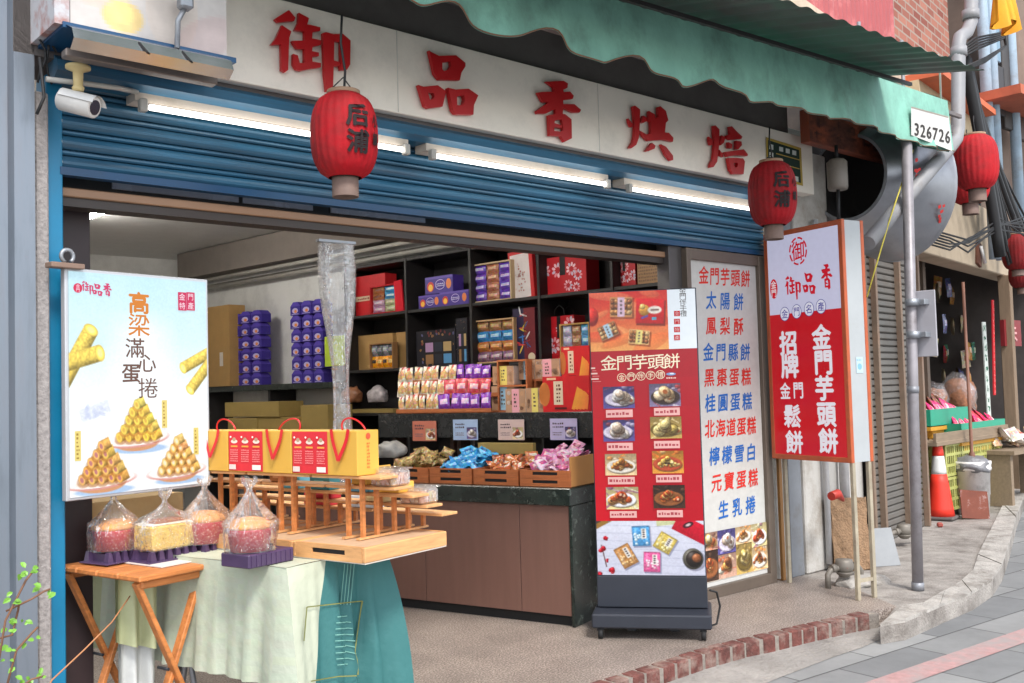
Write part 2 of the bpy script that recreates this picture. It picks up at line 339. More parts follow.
FOOD = {'white': ((86, 78, 140), (214, 206, 224), [(238, 228, 218), (246, 240, 236), (222, 198, 176)], 11, [(150, 60, 60), (210, 200, 220), (70, 60, 120)], 0.17),
        'dark': ((128, 116, 150), (58, 44, 40), [(226, 190, 140), (238, 212, 176), (204, 160, 110)], 10, [(90, 80, 120), (180, 60, 60), (200, 190, 200)], 0.17),
        'gold': ((190, 160, 90), (110, 90, 40), [(216, 190, 110), (232, 210, 140), (196, 170, 90)], 11, [(150, 120, 60), (220, 200, 150)], 0.18),
        'nuts': ((226, 196, 150), (230, 222, 210), [(220, 150, 70), (200, 120, 50), (236, 190, 120), (160, 80, 40)], 22, [(230, 140, 60), (200, 180, 160)], 0.085),
        'rolls': ((220, 150, 60), (190, 80, 50), [(240, 200, 90), (60, 44, 36), (230, 180, 70), (250, 220, 130)], 22, [(230, 120, 50), (250, 220, 160)], 0.08),
        'balls': ((226, 208, 150), (240, 240, 244), [(210, 90, 40), (190, 60, 30), (236, 170, 100)], 12, [(150, 90, 130), (220, 220, 200)], 0.13),
        'crisps': ((70, 46, 34), (150, 90, 50), [(220, 120, 50), (200, 80, 36), (240, 180, 90)], 20, [(50, 36, 30), (90, 60, 40)], 0.09),
        'mix': ((190, 150, 130), None, [(220, 120, 60), (240, 220, 170), (190, 60, 40), (120, 70, 40), (240, 240, 220), (230, 180, 90)], 16, [(90, 50, 40), (220, 190, 150), (200, 90, 50)], 0.15)}
def dep(P): return (P - CAM).dot(fwd)
rng = random.Random(7)
YF = PZ(776, 582).y
FAC = Fr((0, YF), 0)

# ================================================================== GROUND
street_m = bpy.data.materials.new("street_pavers"); street_m.use_nodes = True
n = street_m.node_tree; b = n.nodes["Principled BSDF"]; tc = n.nodes.new("ShaderNodeTexCoord"); mp = n.nodes.new("ShaderNodeMapping")
_sa, _sb = PZ(890, 683, -.10), PZ(1024, 636, -.10); SDIR = math.atan2((_sb - _sa).y, (_sb - _sa).x)
mp.inputs["Rotation"].default_value = (0, 0, -SDIR); n.links.new(tc.outputs["Object"], mp.inputs[0])
bk = n.nodes.new("ShaderNodeTexBrick"); bk.inputs["Scale"].default_value = 1.0; bk.inputs["Brick Width"].default_value = 0.62; bk.inputs["Row Height"].default_value = 0.31
bk.inputs["Mortar Size"].default_value = 0.006; bk.inputs["Mortar Smooth"].default_value = 0.3; bk.inputs["Bias"].default_value = -0.2
bk.inputs["Color1"].default_value = (*lin((112, 113, 114)), 1); bk.inputs["Color2"].default_value = (*lin((142, 142, 141)), 1); bk.inputs["Mortar"].default_value = (*lin((78, 78, 78)), 1)
n.links.new(mp.outputs[0], bk.inputs["Vector"])
nz = n.nodes.new("ShaderNodeTexNoise"); nz.inputs["Scale"].default_value = 2.2; nz.inputs["Detail"].default_value = 10; nz.inputs["Roughness"].default_value = 0.75; n.links.new(tc.outputs["Object"], nz.inputs["Vector"])
mr = n.nodes.new("ShaderNodeMapRange"); mr.inputs[3].default_value = 0.62; mr.inputs[4].default_value = 1.5; n.links.new(nz.outputs["Fac"], mr.inputs[0])
mx = n.nodes.new("ShaderNodeMix"); mx.data_type = 'RGBA'; mx.blend_type = 'MULTIPLY'; mx.inputs["Factor"].default_value = 1; n.links.new(bk.outputs["Color"], mx.inputs[6]); n.links.new(mr.outputs[0], mx.inputs[7])
n.links.new(mx.outputs[2], b.inputs["Base Color"]); b.inputs["Roughness"].default_value = 0.8
bp = n.nodes.new("ShaderNodeBump"); bp.inputs["Strength"].default_value = 0.5; bp.inputs["Distance"].default_value = 0.01; bp.invert = True; n.links.new(bk.outputs["Fac"], bp.inputs["Height"]); n.links.new(bp.outputs[0], b.inputs["Normal"])
SZ = -0.10
g = MB(); g.grid(lambda u, v: (-150 + 300 * u, -150 + 300 * v, SZ), 2, 2, smooth=False); structure(g.build("street", street_m))
stripe_m = mat("pink_line_paint", (172, 134, 132), 0.8, var=0.2, scale=25, stain=(146, 142, 140), sscale=6, samt=0.8, pos=.42)
dv = Vector((math.cos(SDIR), math.sin(SDIR), 0)); nv = Vector((-dv.y, dv.x, 0)); q = (PZ(890, 683, SZ) + PZ(1024, 636, SZ)) / 2; q.z = SZ + 0.004
st = MB(); st.v += [q - dv * 12 - nv * .075, q + dv * 14 - nv * .075, q + dv * 14 + nv * .075, q - dv * 12 + nv * .075]; st.face((0, 1, 2, 3)); structure(st.build("pink_road_line", stripe_m))

floor_m = bpy.data.materials.new("speckled_terrazzo"); floor_m.use_nodes = True; n = floor_m.node_tree; b = n.nodes["Principled BSDF"]; tc = n.nodes.new("ShaderNodeTexCoord")
vo = n.nodes.new("ShaderNodeTexNoise"); vo.inputs["Scale"].default_value = 112; vo.inputs["Detail"].default_value = 3; n.links.new(tc.outputs["Object"], vo.inputs["Vector"])
rp = n.nodes.new("ShaderNodeValToRGB"); e = rp.color_ramp.elements; e[0].position = 0.32; e[0].color = (*lin((82, 72, 66)), 1); e[1].position = 0.68; e[1].color = (*lin((188, 178, 169)), 1)
x_ = e.new(0.5); x_.color = (*lin((136, 123, 115)), 1); n.links.new(vo.outputs["Fac"], rp.inputs[0])
n2 = n.nodes.new("ShaderNodeTexNoise"); n2.inputs["Scale"].default_value = 2.1; n2.inputs["Detail"].default_value = 10; n2.inputs["Roughness"].default_value = 0.75; n.links.new(tc.outputs["Object"], n2.inputs["Vector"])
mr = n.nodes.new("ShaderNodeMapRange"); mr.inputs[1].default_value = 0.3; mr.inputs[2].default_value = 0.7; mr.inputs[3].default_value = 0.62; mr.inputs[4].default_value = 1.2; n.links.new(n2.outputs["Fac"], mr.inputs[0])
mx = n.nodes.new("ShaderNodeMix"); mx.data_type = 'RGBA'; mx.blend_type = 'MULTIPLY'; mx.inputs["Factor"].default_value = 1; n.links.new(rp.outputs[0], mx.inputs[6]); n.links.new(mr.outputs[0], mx.inputs[7])
n.links.new(mx.outputs[2], b.inputs["Base Color"]); b.inputs["Roughness"].default_value = 0.42
conc = mat("rough_concrete", (152, 146, 140), 0.85, var=0.24, scale=7, bump=0.45, bscale=70, stain=(92, 84, 78), sscale=2.6, samt=0.85, pos=.47)
conc_light = mat("kerb_concrete", (170, 165, 159), 0.85, var=0.24, scale=9, bump=0.5, bscale=50, stain=(104, 96, 88), sscale=4.0, samt=0.85, pos=.47)
# inner edge of the brick line, then the outer edge of the raised pavement (top, z = 0)
brick_px = [(300, 800), (430, 742), (520, 712), (602, 681), (655, 665), (698, 651), (739, 640), (768, 634), (801, 626), (841, 617), (870, 611)]
kerb_px = [(896, 605), (880, 626), (905, 622), (940, 607), (972, 594), (992, 581), (1002, 566), (1009, 545), (1016, 518), (1027, 490), (1048, 462)]
edge = [PZ(*p) for p in brick_px]; kerb = [PZ(*p) for p in kerb_px]
far = [Vector((kerb[-1].x + 6, kerb[-1].y + .6, 0)), Vector((30, 12, 0)), Vector((-6, 12, 0)), Vector((-6, edge[0].y + .6, 0))]
def slab(name, top, m, z0, z1):
    mb = MB(); o = 0; k = len(top)
    for z in (z0, z1):
        for p in top: mb.v.append(Vector((p.x, p.y, z)))
    A = sum(top[i].x * top[(i + 1) % k].y - top[(i + 1) % k].x * top[i].y for i in range(k)); idx = list(range(k)); idx = idx if A > 0 else idx[::-1]
    mb.face([k + i for i in idx]); 
    for i in range(k):
        j = (i + 1) % k; qd = (i, j, k + j, k + i); mb.face(qd if A > 0 else qd[::-1])
    return mb.build(name, m)
split = PZ(800, 560)
# terrazzo apron and shop floor up to the right end of the shop, concrete pavement beyond
cut = [PZ(896, 606), PZ(846, 585), Vector((6.1, YF - .02, 0)), Vector((6.1, 12, 0))]
structure(slab("shop_floor", edge + cut + far[2:], floor_m, SZ + .002, 0.0))
def cracked(m, sc_, wd):
    n = m.node_tree; b = n.nodes["Principled BSDF"]; src = b.inputs["Base Color"].links[0].from_socket; tc = n.nodes.new("ShaderNodeTexCoord"); nz = n.nodes.new("ShaderNodeTexNoise"); nz.inputs["Scale"].default_value = 3; nz.inputs["Detail"].default_value = 6; n.links.new(tc.outputs["Object"], nz.inputs["Vector"])
    mv = n.nodes.new("ShaderNodeMix"); mv.data_type = 'RGBA'; mv.blend_type = 'ADD'; mv.inputs["Factor"].default_value = .35; n.links.new(tc.outputs["Object"], mv.inputs[6]); n.links.new(nz.outputs["Color"], mv.inputs[7])
    vo = n.nodes.new("ShaderNodeTexVoronoi"); vo.feature = 'DISTANCE_TO_EDGE'; vo.inputs["Scale"].default_value = sc_; n.links.new(mv.outputs[2], vo.inputs["Vector"])
    rp = n.nodes.new("ShaderNodeValToRGB"); rp.color_ramp.elements[0].position = wd * .4; rp.color_ramp.elements[0].color = (.22, .20, .18, 1); rp.color_ramp.elements[1].position = wd; rp.color_ramp.elements[1].color = (1, 1, 1, 1); n.links.new(vo.outputs["Distance"], rp.inputs[0])
    mx = n.nodes.new("ShaderNodeMix"); mx.data_type = 'RGBA'; mx.blend_type = 'MULTIPLY'; mx.inputs["Factor"].default_value = .8; n.links.new(src, mx.inputs[6]); n.links.new(rp.outputs[0], mx.inputs[7]); n.links.new(mx.outputs[2], b.inputs["Base Color"])
structure(slab("pavement", [cut[1], cut[0]] + kerb[1:] + far[:2] + [cut[3], cut[2]], conc, SZ + .002, -0.003))
# loose top slab of kerb stones along the outer edge
inn = [PZ(903, 607), PZ(925, 604), PZ(945, 592), PZ(962, 582), PZ(973, 572), PZ(978, 556), PZ(990, 532), PZ(1003, 505), PZ(1022, 470)]
out = kerb[1:10]
ks = MB()
for i in range(8):
    a, b2, c2, d2 = [Vector(p) for p in (out[i], out[i + 1], inn[i + 1], inn[i])]
    ce = (a + b2 + c2 + d2) / 4; k0 = len(ks.v); hgt = 0.012 + 0.004 * (i % 2)
    for z in (SZ, hgt):
        for p in (a, b2, c2, d2): p2 = ce + (p - ce) * 0.985; ks.v.append(Vector((p2.x, p2.y, z)))
    ks.face((k0 + 4, k0 + 5, k0 + 6, k0 + 7)); 
    for i2 in range(4): j2 = (i2 + 1) % 4; ks.face((k0 + i2, k0 + j2, k0 + 4 + j2, k0 + 4 + i2))
structure(ks.build("kerb", conc_light))
# rough concrete skirt that runs from the bricks down to the pavers
sk_in = [PZ(*p) for p in brick_px]; sk = MB()
sk_out_px = [(430, 860), (560, 790), (640, 750), (690, 716), (740, 695), (775, 680), (806, 668), (835, 657), (862, 648), (880, 640), (892, 633)]
so_ = [PZ(x, y, SZ) for x, y in sk_out_px]
for a, b2 in zip(sk_in, so_):
    a2 = a.lerp(b2, .02); a2.z = -0.068; sk.v.append(a2); m2 = a.lerp(b2, .55); m2.z = -0.086; sk.v.append(m2); b3 = Vector(b2); b3.z = SZ + .003; sk.v.append(b3)
for i in range(len(sk_in) - 1):
    for j in range(2): sk.face((3 * i + j, 3 * i + j + 1, 3 * i + j + 4, 3 * i + j + 3), None, True)
structure(sk.build("gutter", mat("gutter_concrete", (150, 145, 140), 0.9, var=0.3, scale=6, bump=0.6, bscale=40, stain=(100, 95, 90), sscale=3, samt=.8, pos=.45)))
# brick-on-edge kerb: red bricks with pale mortar
brick_m = mat("kerb_brick", (100, 58, 52), 0.9, var=0.45, scale=16, bump=0.5, bscale=50, stain=(150, 134, 124), sscale=7, samt=0.75, pos=0.46)
mort = MB(); bk_ = MB()
def along(pts, s):
    for i in range(len(pts) - 1):
        L = (pts[i + 1] - pts[i]).length
        if s <= L or i == len(pts) - 2: t = (pts[i + 1] - pts[i]).normalized(); return pts[i] + t * s, t
        s -= L
tot = sum((edge[i + 1] - edge[i]).length for i in range(len(edge) - 1)); s = 0.02
while s < tot - .04:
    p, t = along(edge, s); nrm = Vector((t.y, -t.x, 0)); L = rng.uniform(.085, .105)
    R = Matrix((t, -nrm, Vector((0, 0, 1)))).transposed()
    bk_.box(p + nrm * 0.022 + Vector((0, 0, -.052 + rng.uniform(-.002, .004))), (L, .085, .112), R, None, .008); s += L + .015
for i in range(len(edge) - 1):
    a, b2 = edge[i], edge[i + 1]; t = (b2 - a).normalized(); nrm = Vector((t.y, -t.x, 0)); R = Matrix((t, -nrm, Vector((0, 0, 1)))).transposed()
    mort.box((a + b2) / 2 + nrm * .020 + Vector((0, 0, -.058)), ((b2 - a).length + .004, .080, .112), R)
structure(bk_.build("brick_kerb", brick_m)); structure(mort.build("mortar_kerb", mat('dull_mortar', (132, 124, 116), .9, var=.25, scale=20, bump=.4)))

# ================================================================== SHOP BUILDING
wall_grey = mat("grey_plaster", (222, 222, 220), 0.85, var=0.05, scale=2, stain=(150, 148, 146), sscale=1.2, samt=0.5)
ceil_m = mat("ceiling_paint", (214, 214, 212), 0.85, var=0.05)
blue_paint = mat("blue_paint", (0, 112, 152), 0.4, var=0.1, scale=5, stain=(40, 96, 130), sscale=6, samt=0.35, pos=0.6)
blue_shut = mat("blue_shutter_paint", (50, 102, 132), 0.38, 0.15, var=0.22, scale=3, spec=0.55, stretch=(.5, 4, 9), stain=(70, 84, 98), sscale=2.2, samt=0.65, pos=.46)
deep_blue = mat("dark_blue_paint", (14, 66, 104), 0.4, var=0.15, scale=4, stain=(30, 60, 80), sscale=3, samt=0.4)
beam_m = mat("brown_beam", (150, 116, 90), 0.5, 0.1, var=0.12, scale=3, stretch=(1, 8, 8))
old_white = mat("stained_white_wall", (186, 183, 178), 0.8, var=0.08, scale=5, bump=0.15, stain=(132, 120, 106), sscale=2.6, samt=0.75, pos=0.48)
shop = thing("shop_building", "pastry shop with open blue shuttered front and dim grey room behind it", "shop", (1.2, YF, 0))
def sp(mb, name, m, par=None):
    o = mb.build(name, m, par or shop)
    if par is None: o.location = (-1.2, -YF, 0)
    return o
A0 = 5.157; SH = Fr((5.40, 5.19), A0 - 90)           # shelf front plane, x axis runs towards the street
XL, XR = 1.24, PY(773, 480, YF).x
zs = PY(64.4, 167.6, YF).z                              # lower edge of the rolled-down shutter curtain
BK = 11.9
wl = MB(); bw = SH.back(.36)
def wallstrip(mb, a, b, z0, z1, t=.12):
    a = Vector(a); b = Vector(b); d = (b - a).normalized(); nn = Vector((-d.y, d.x)); c = (a + b) / 2 + nn * t / 2
    mb.box((c.x, c.y, (z0 + z1) / 2), ((b - a).length, t, z1 - z0), Matrix.Rotation(math.atan2(d.y, d.x), 3, 'Z'))
def bwp(Y): t = (Y - bw.p.y) / bw.ex.y; q = bw.p + bw.ex * t; return (q.x, q.y)
ZC = 3.05
wallstrip(wl, (bwp(YF + .08)[0], bwp(YF + .08)[1]), bwp(BK), 0, ZC, -.14); sp(wl, "wall", wall_grey)
w2 = MB(); w2.box((2.2, BK + .06, ZC / 2), (9, .12, ZC)); sp(w2, "wall", wall_grey)
w3 = MB(); w3.box((1.08, (YF + BK) / 2 + .3, ZC / 2), (.12, BK - YF - .6, ZC)); sp(w3, "wall", wall_grey)
c1 = MB(); c1.box((3.4, (YF + BK) / 2 + .1, ZC + .06), (6.2, BK - YF + .1, .12)); sp(c1, "ceiling", ceil_m)
# boxed-in beam and pipes along the right wall
cb = MB(); ex = bw.ex
def alongwall(d_in, z): return bw.p - bw.ey * d_in + Vector((0, 0, z))
cb.bar(alongwall(.17, ZC - .16) - ex * 6.2, alongwall(.17, ZC - .16) + ex * 1.0, .32, .30); sp(cb, "ceiling_beam", mat("beam_plaster", (120, 112, 106), 0.8))
pp = MB(); pp.tube([alongwall(.12, ZC - .42) - ex * 6.3, alongwall(.12, ZC - .40) + ex * .5], .03); pp.tube([alongwall(.3, ZC - .37) - ex * 6.3, alongwall(.3, ZC - .35) + ex * .5], .02); sp(pp, "pipe", grey_plastic)
# front: left jamb, blue door post, concrete edge
pl = MB(); x0, x1 = PY(46.7, 230, YF).x, XL
pl.box(((x0 + x1) / 2, YF + .06, (zs + .35) / 2), (x1 - x0, .12, zs + .35), None, None, .004); sp(pl, "door_post", blue_paint)
ce_ = MB(); ce_.box((x0 - .030, YF + .03, 1.25), (.048, .16, 2.5), None, None, .006); sp(ce_, "concrete_edge", mat("grey_pebble_render", (150, 144, 142), 0.9, var=0.25, scale=60, bump=0.4))
# dark folded inner door leaf beside the post
q1, q2 = PY(64, 230, YF + .25), PY(88, 230, YF + .25)
dl = MB(); dl.box(((q1.x + q2.x) / 2 - .02, YF + .25, 1.2), (q2.x - q1.x + .04, .05, 2.4), None, None, .003); sp(dl, "inner_door", mat("dark_brown_panel", (52, 38, 40), 0.5))
# brown lintel beam, dark transom above it, pale strips standing for ceiling light in its glass
bz0, bz1 = PY(64.4, 196, YF + .06).z, PY(64.4, 187, YF + .06).z
XB = PY(676, 250, YF).x
lb = MB(); lb.box(((XL + XB) / 2, YF + .12, (bz0 + bz1) / 2), (XB - XL, .12, bz1 - bz0), None, None, .004); sp(lb, "lintel", beam_m)
lu = MB(); lu.box(((XL + XB) / 2, YF + .125, bz0 - .018), (XB - XL - .004, .10, .034)); sp(lu, "lintel_underside", mat("shaded_underside", (58, 50, 46), 0.5))  # dark strip stands for the shade on the lintel's underside
tr_ = MB(); tr_.box(((XL + XR) / 2, YF + .20, bz1 + .075), (XR - XL, .02, .15)); sp(tr_, "transom", mat("dark_transom", (46, 44, 44), 0.4))
gs = MB()
for a, b2 in ((112, 238), (242, 312), (330, 424)):
    pa = PY(a, 180, YF + .186); pb = PY(b2, 200, YF + .186); gs.box(((pa.x + pb.x) / 2, YF + .184, bz1 + .062), (pb.x - pa.x, .01, .045))
sp(gs, "transom_light_strip", mat("glass_light_strip", (186, 188, 202), 0.25, spec=0.7))
# shutter curtain: convex slats
sb = PY(215.6, 77.1, YF - .1).z
sl_ = MB(); prof = []; z = zs; pitch = .078
while z < sb + .12:
    for t in (0, .1, .22, .35, .48, .58, .63): prof.append((-.018 * math.sin(math.pi * min(1, t / .64)), z + pitch * t))
    for t, y_ in ((.645, .018), (.69, .018), (.70, -.002), (.77, -.009), (.85, -.009), (.92, -.002), (.93, .018), (.985, .018)): prof.append((y_, z + pitch * t))
    z += pitch
for i in range(len(prof) - 1):
    o = len(sl_.v)
    for x in (XL, XR + .02):
        for pz in (prof[i], prof[i + 1]): sl_.v.append(Vector((x, YF + .02 + pz[0], pz[1])))
    sl_.face((o, o + 2, o + 3, o + 1), None, False)
shut = sp(sl_, "roller_shutter", blue_shut)
br = MB(); br.box(((XL + XR) / 2, YF + .02, zs - .012), (XR - XL + .02, .045, .03)); o = br.build("bottom_rail", deep_blue, shut)
hd = MB(); hd.box(((XL + XR) / 2, YF + .05, sb + .55), (XR - XL + .4, .3, 1.2)); sp(hd, "upper_wall", mat("shaded_upper_wall", (96, 90, 88), .85, var=.15, stain=(70, 64, 62), sscale=2))  # dark grey colour stands for the shade under the awning
band = MB(); bp_ = [(YF - .10, sb + .03), (YF - .10, sb - .035), (YF - .135, sb - .06), (YF - .14, sb - .10), (YF - .10, sb - .12), (YF - .02, sb - .12), (YF - .02, sb + .03)]
k = len(bp_)
for x in (XL - .06, XR + .03):
    for y, z in bp_: band.v.append(Vector((x, y, z)))
for i in range(k): j = (i + 1) % k; band.face((i, k + i, k + j, j)[::-1])
band.face(range(k)); band.face([k + i for i in range(k)][::-1]); sp(band, "shutter_hood", blue_shut)
# narrow dark jamb between shelf end and the menu board, then the white pillar with pipe and planks
jm = MB(); ja, jb = PY(676, 420, YF + .02).x, PY(690, 420, YF + .02).x; jm.box(((ja + jb) / 2, YF + .08, zs / 2), (jb - ja, .10, zs), None, None, .003); sp(jm, "jamb", mat("dark_jamb", (84, 80, 80), 0.4, 0.3))
pw = MB(); a, b2 = PY(806, 520, YF - .02).x, PY(838, 520, YF - .02).x
pw.box(((a + b2) / 2 + .02, YF + .12, 1.5), (b2 - a + .04, .28, 3.0), None, None, .01); pw.box((a - .24, YF + .10, 1.5), (.12, .2, 3.0), None, None, .01); sp(pw, "pillar", old_white)
for px0, px1, cc, dd in ((783, 786, (150, 106, 56), .03), (786.5, 793, (22, 92, 128), .06), (793.5, 806, (118, 122, 128), .04)):
    pk = MB(); a2, b3 = PY(px0, 520, YF - .03).x, PY(px1, 520, YF - .03).x; pk.box(((a2 + b3) / 2, YF + dd - .0, 1.32), (b3 - a2, .09, 2.64), None, None, .003); sp(pk, "plank", mat("plank_%d" % px0, cc, .6, stain=(90, 80, 70), sscale=5))
wp = MB(); a = PY(827, 500, YF - .06); wp.tube([(a.x, YF - .06, .05), (a.x, YF - .06, 2.5)], .022); a = PY(843, 480, YF - .06); wp.tube([(a.x, YF - .07, .3), (a.x, YF - .07, 1.6), (a.x - .02, YF + .02, 1.7)], .035); sp(wp, "downpipe", mat("grey_pvc", (186, 186, 188), .45, stain=(150, 140, 130), sscale=5))

# ================================================================== SIGNBOARD WITH FIVE RED LETTERS
YS = YF - .15
sx0, sx1 = PY(150, 60, YS).x, PY(813, 165, YS).x; sz0, sz1 = PY(500, 133, YS).z, PY(600, 83.5, YS).z
sign = thing("signboard", "long grey white shop signboard with five raised red characters above the blue shutter", "signboard", ((sx0 + sx1) / 2, YS, sz0))
def rel(o, par): o.location = tuple(-v for v in par.location); return o
sbm = MB(); sbm.box(((sx0 + sx1) / 2, YS + .05, (sz0 + sz1) / 2), (sx1 - sx0, .1, sz1 - sz0), None, None, .003); rel(sbm.build("panel", mat("sign_panel", (236, 228, 216), .5, var=.05, scale=2, stain=(150, 145, 138), sscale=2, samt=.35), sign), sign)
for px_ in (398, 598):
    p_ = PY(px_, 100, YS).x; sm_ = MB(); sm_.box((p_, YS - .0005, (sz0 + sz1) / 2), (.004, .004, sz1 - sz0 - .01)); rel(sm_.build('seam', mat('sign_seam', (206, 202, 196), .6), sign), sign)
red_letter = mat("red_letter_paint", (176, 14, 22), .4, var=.08)
def ringpolys(outer, hole):
    cx = sum(p[0] for p in hole) / len(hole); cy = sum(p[1] for p in hole) / len(hole); hh = []
    for px, py in outer:
        dx, dy = px - cx, py - cy; best = None
        for i in range(len(hole)):
            ax, ay = hole[i][0] - cx, hole[i][1] - cy; bx, by = hole[(i + 1) % len(hole)][0] - cx, hole[(i + 1) % len(hole)][1] - cy
            den = dx * (by - ay) - dy * (bx - ax)
            if abs(den) < 1e-9: continue
            t = (ax * (by - ay) - ay * (bx - ax)) / den; u_ = (ax * dy - ay * dx) / den
            if t > 0 and -1e-6 <= u_ <= 1 + 1e-6: best = t if best is None else min(best, t)
        hh.append((cx + dx * (best or .5), cy + dy * (best or .5)))
    return [[outer[i], outer[(i + 1) % len(outer)], hh[(i + 1) % len(outer)], hh[i]] for i in range(len(outer))]
YU = [[(78,105),(178,42),(225,98),(215,120),(100,130)],
 [(128,150),(195,195),(180,240),(172,470),(150,485),(125,470),(122,285),(50,290),(85,245)],
 [(248,62),(320,100),(308,145),(345,152),(400,165),(400,190),(345,200),(342,245),(408,258),(405,290),(345,305),(342,335),(390,345),(390,370),(342,375),(345,410),(405,420),(405,450),(330,460),(265,475),(230,465),(208,430),(208,355),(240,365),(255,420),(288,422),(288,320),(235,318),(200,262),(290,260),(288,195),(218,185),(245,130)],
 [(420,205),(440,200),(500,215),(497,400),(490,600),(470,620),(445,622),(430,500)],
 [(495,214),(560,212),(615,260),(612,430),(590,468),(545,470),(538,440),(545,430),(545,270),(495,262)], [(490,400),(540,415),(540,440),(490,440)]]
PIN = ringpolys([(178,90),(265,135),(410,130),(490,195),(490,225),(455,280),(440,345),(265,340),(225,290),(215,250)], [(290,190),(385,180),(340,270),(290,265)]) + \
 ringpolys([(85,385),(130,400),(250,388),(322,440),(290,570),(170,585),(140,565)], [(165,450),(230,455),(205,520),(180,510)]) + \
 ringpolys([(335,410),(400,425),(510,418),(592,475),(555,560),(550,640),(400,635),(375,600)], [(408,480),(490,475),(460,570),(410,560)])
XIANG = [[(172,72),(340,65),(380,90),(375,130),(335,150),(340,172),(400,165),(435,205),(425,235),(335,245),(335,285),(440,285),(505,340),(490,365),(430,365),(335,320),(330,385),(265,385),(262,330),(170,375),(90,375),(80,350),(195,270),(140,262),(92,175),(130,170),(250,165),(245,125)]] + \
 ringpolys([(195,390),(260,378),(350,380),(412,430),(415,610),(345,645),(310,590),(205,585)], [(250,440),(325,430),(335,545),(245,550)]) + [[(245,465),(318,490),(312,515),(248,505)]]
HONG = [[(62,205),(110,260),(112,290),(90,290),(70,240)], [(112,85),(130,75),(182,115),(180,250),(170,400),(145,470),(95,505),(72,500),(110,440),(125,380),(130,250)], [(190,240),(215,175),(248,200),(245,235),(215,250)], [(175,325),(250,370),(260,410),(215,385)],
 [(270,130),(330,165),(335,200),(365,190),(362,90),(385,82),(440,130),(465,225),(440,250),(430,345),(470,350),(515,400),(510,440),(420,420),(265,430),(215,385),(260,360),(290,360),(290,240),(268,225)],
 [(300,450),(335,480),(325,510),(260,535),(240,530),(280,475)], [(390,465),(440,490),(510,580),(512,625),(490,630),(440,570)]]
BEI = [[(100,205),(140,240),(145,290),(120,300),(105,260)], [(150,85),(170,80),(215,125),(212,300),(190,480),(150,540),(112,545),(115,510),(145,450),(160,300)], [(240,190),(280,215),(265,270),(230,300),(220,270)], [(215,350),(250,395),(255,430),(225,415)],
 [(325,95),(350,90),(400,145),(465,205),(455,230),(330,240),(300,220),(295,190),(335,180)], [(310,265),(355,290),(350,335),(315,330)], [(400,250),(455,260),(460,300),(420,345),(395,340)], [(270,375),(480,345),(525,400),(520,420),(400,410),(300,425)]] + \
 ringpolys([(305,440),(400,440),(470,445),(490,480),(475,620),(360,615),(330,570)], [(365,495),(415,490),(405,550),(375,550)])
for polys, (ox, oy), s_ in ((YU, (264, 4), 7.115), (PIN, (408, 40), 8.54), (XIANG, (528, 74), 9.486), (HONG, (622, 98), 10.05), (BEI, (700, 118), 11.02)):
    lt = MB()
    for i, poly in enumerate(polys):
        pts = [PY(ox + x / s_, oy + y / s_, YS - .03) for x, y in poly]; lt.prism([(p.x, p.z) for p in pts], YS - .03 - .0004 * i, YS - .012)
    rel(lt.build("letter", red_letter, sign), sign)
# dark green plaque with yellow rim on the right end of the signboard
ga = Art(YS - .006); P_ = lambda x, y: (PY(x, y, YS - .006).x, PY(x, y, YS - .006).z)
def quad(a, pxs, col): a.poly([P_(*p) for p in pxs], col)
quad(ga, [(766, 137), (801, 148), (803, 186), (767, 176)], (176, 150, 70)); quad(ga, [(768, 140), (799, 150), (801, 183), (768, 174)], (26, 50, 42))
for yy in (153, 162): quad(ga, [(776, yy), (799.5, yy + 6.5), (799.5, yy + 7.5), (776, yy + 1)], (176, 150, 70))
for xx in (779, 785.5, 792): quad(ga, [(xx, 146.5 + (xx - 779) * .28), (xx + 4, 147.5 + (xx - 779) * .28), (xx + 4, 152 + (xx - 779) * .28), (xx, 151 + (xx - 779) * .28)], (200, 206, 200))
for xx, yy in ((769, 144), (769, 152), (786, 165), (794, 176)): quad(ga, [(xx, yy), (xx + 4, yy + 1), (xx + 4, yy + 6), (xx, yy + 5)], (196, 202, 196))
rel(ga.build("plaque", PRM, sign), sign)

# ================================================================== FLUORESCENT LAMPS
tube_m = emat("lit_tube", (255, 252, 246), 2.6); tube_in = emat("lit_room_tube", (255, 250, 240), 72.0)
beige = mat("beige_enamel", (196, 184, 170), .45, var=.06, stain=(150, 132, 112), sscale=5, samt=.4)
YL = YF - .07
def lampfit(pxa, pxb, label):
    a = PY(pxa, 107 + .170 * (pxa - 150), YL - .05); b2 = PY(pxb, 107 + .170 * (pxb - 150), YL - .05); L = b2.x - a.x; zt = (a.z + b2.z) / 2
    t = thing("fluorescent_lamp", label, "lamp", ((a.x + b2.x) / 2, YL, zt), 0, "fluorescent lamps under the signboard")
    h = MB(); h.prism([(0, 0)] * 0 or [(-L / 2, .025), (L / 2, .025), (L / 2, .105), (-L / 2, .105)], -.03, .06); h.build("housing", beige, t)
    tb = MB(); tb.tube([(-L / 2 + .05, -.05, 0), (L / 2 - .05, -.05, 0)], .012, 12); tb.build("tube", tube_m, t)
    for sx in (-1, 1):
        e2 = MB(); e2.box((sx * (L / 2 - .025), -.045, .004), (.03, .035, .05), None, None, .004); e2.build("end_cap", grey_plastic, t)
lampfit(137, 411, "long lit fluorescent lamp on the shutter beside the security camera")
lampfit(429, 611, "lit fluorescent lamp under the two middle characters of the signboard")
lampfit(627, 756, "lit fluorescent lamp that ends behind the rightmost shop lantern")
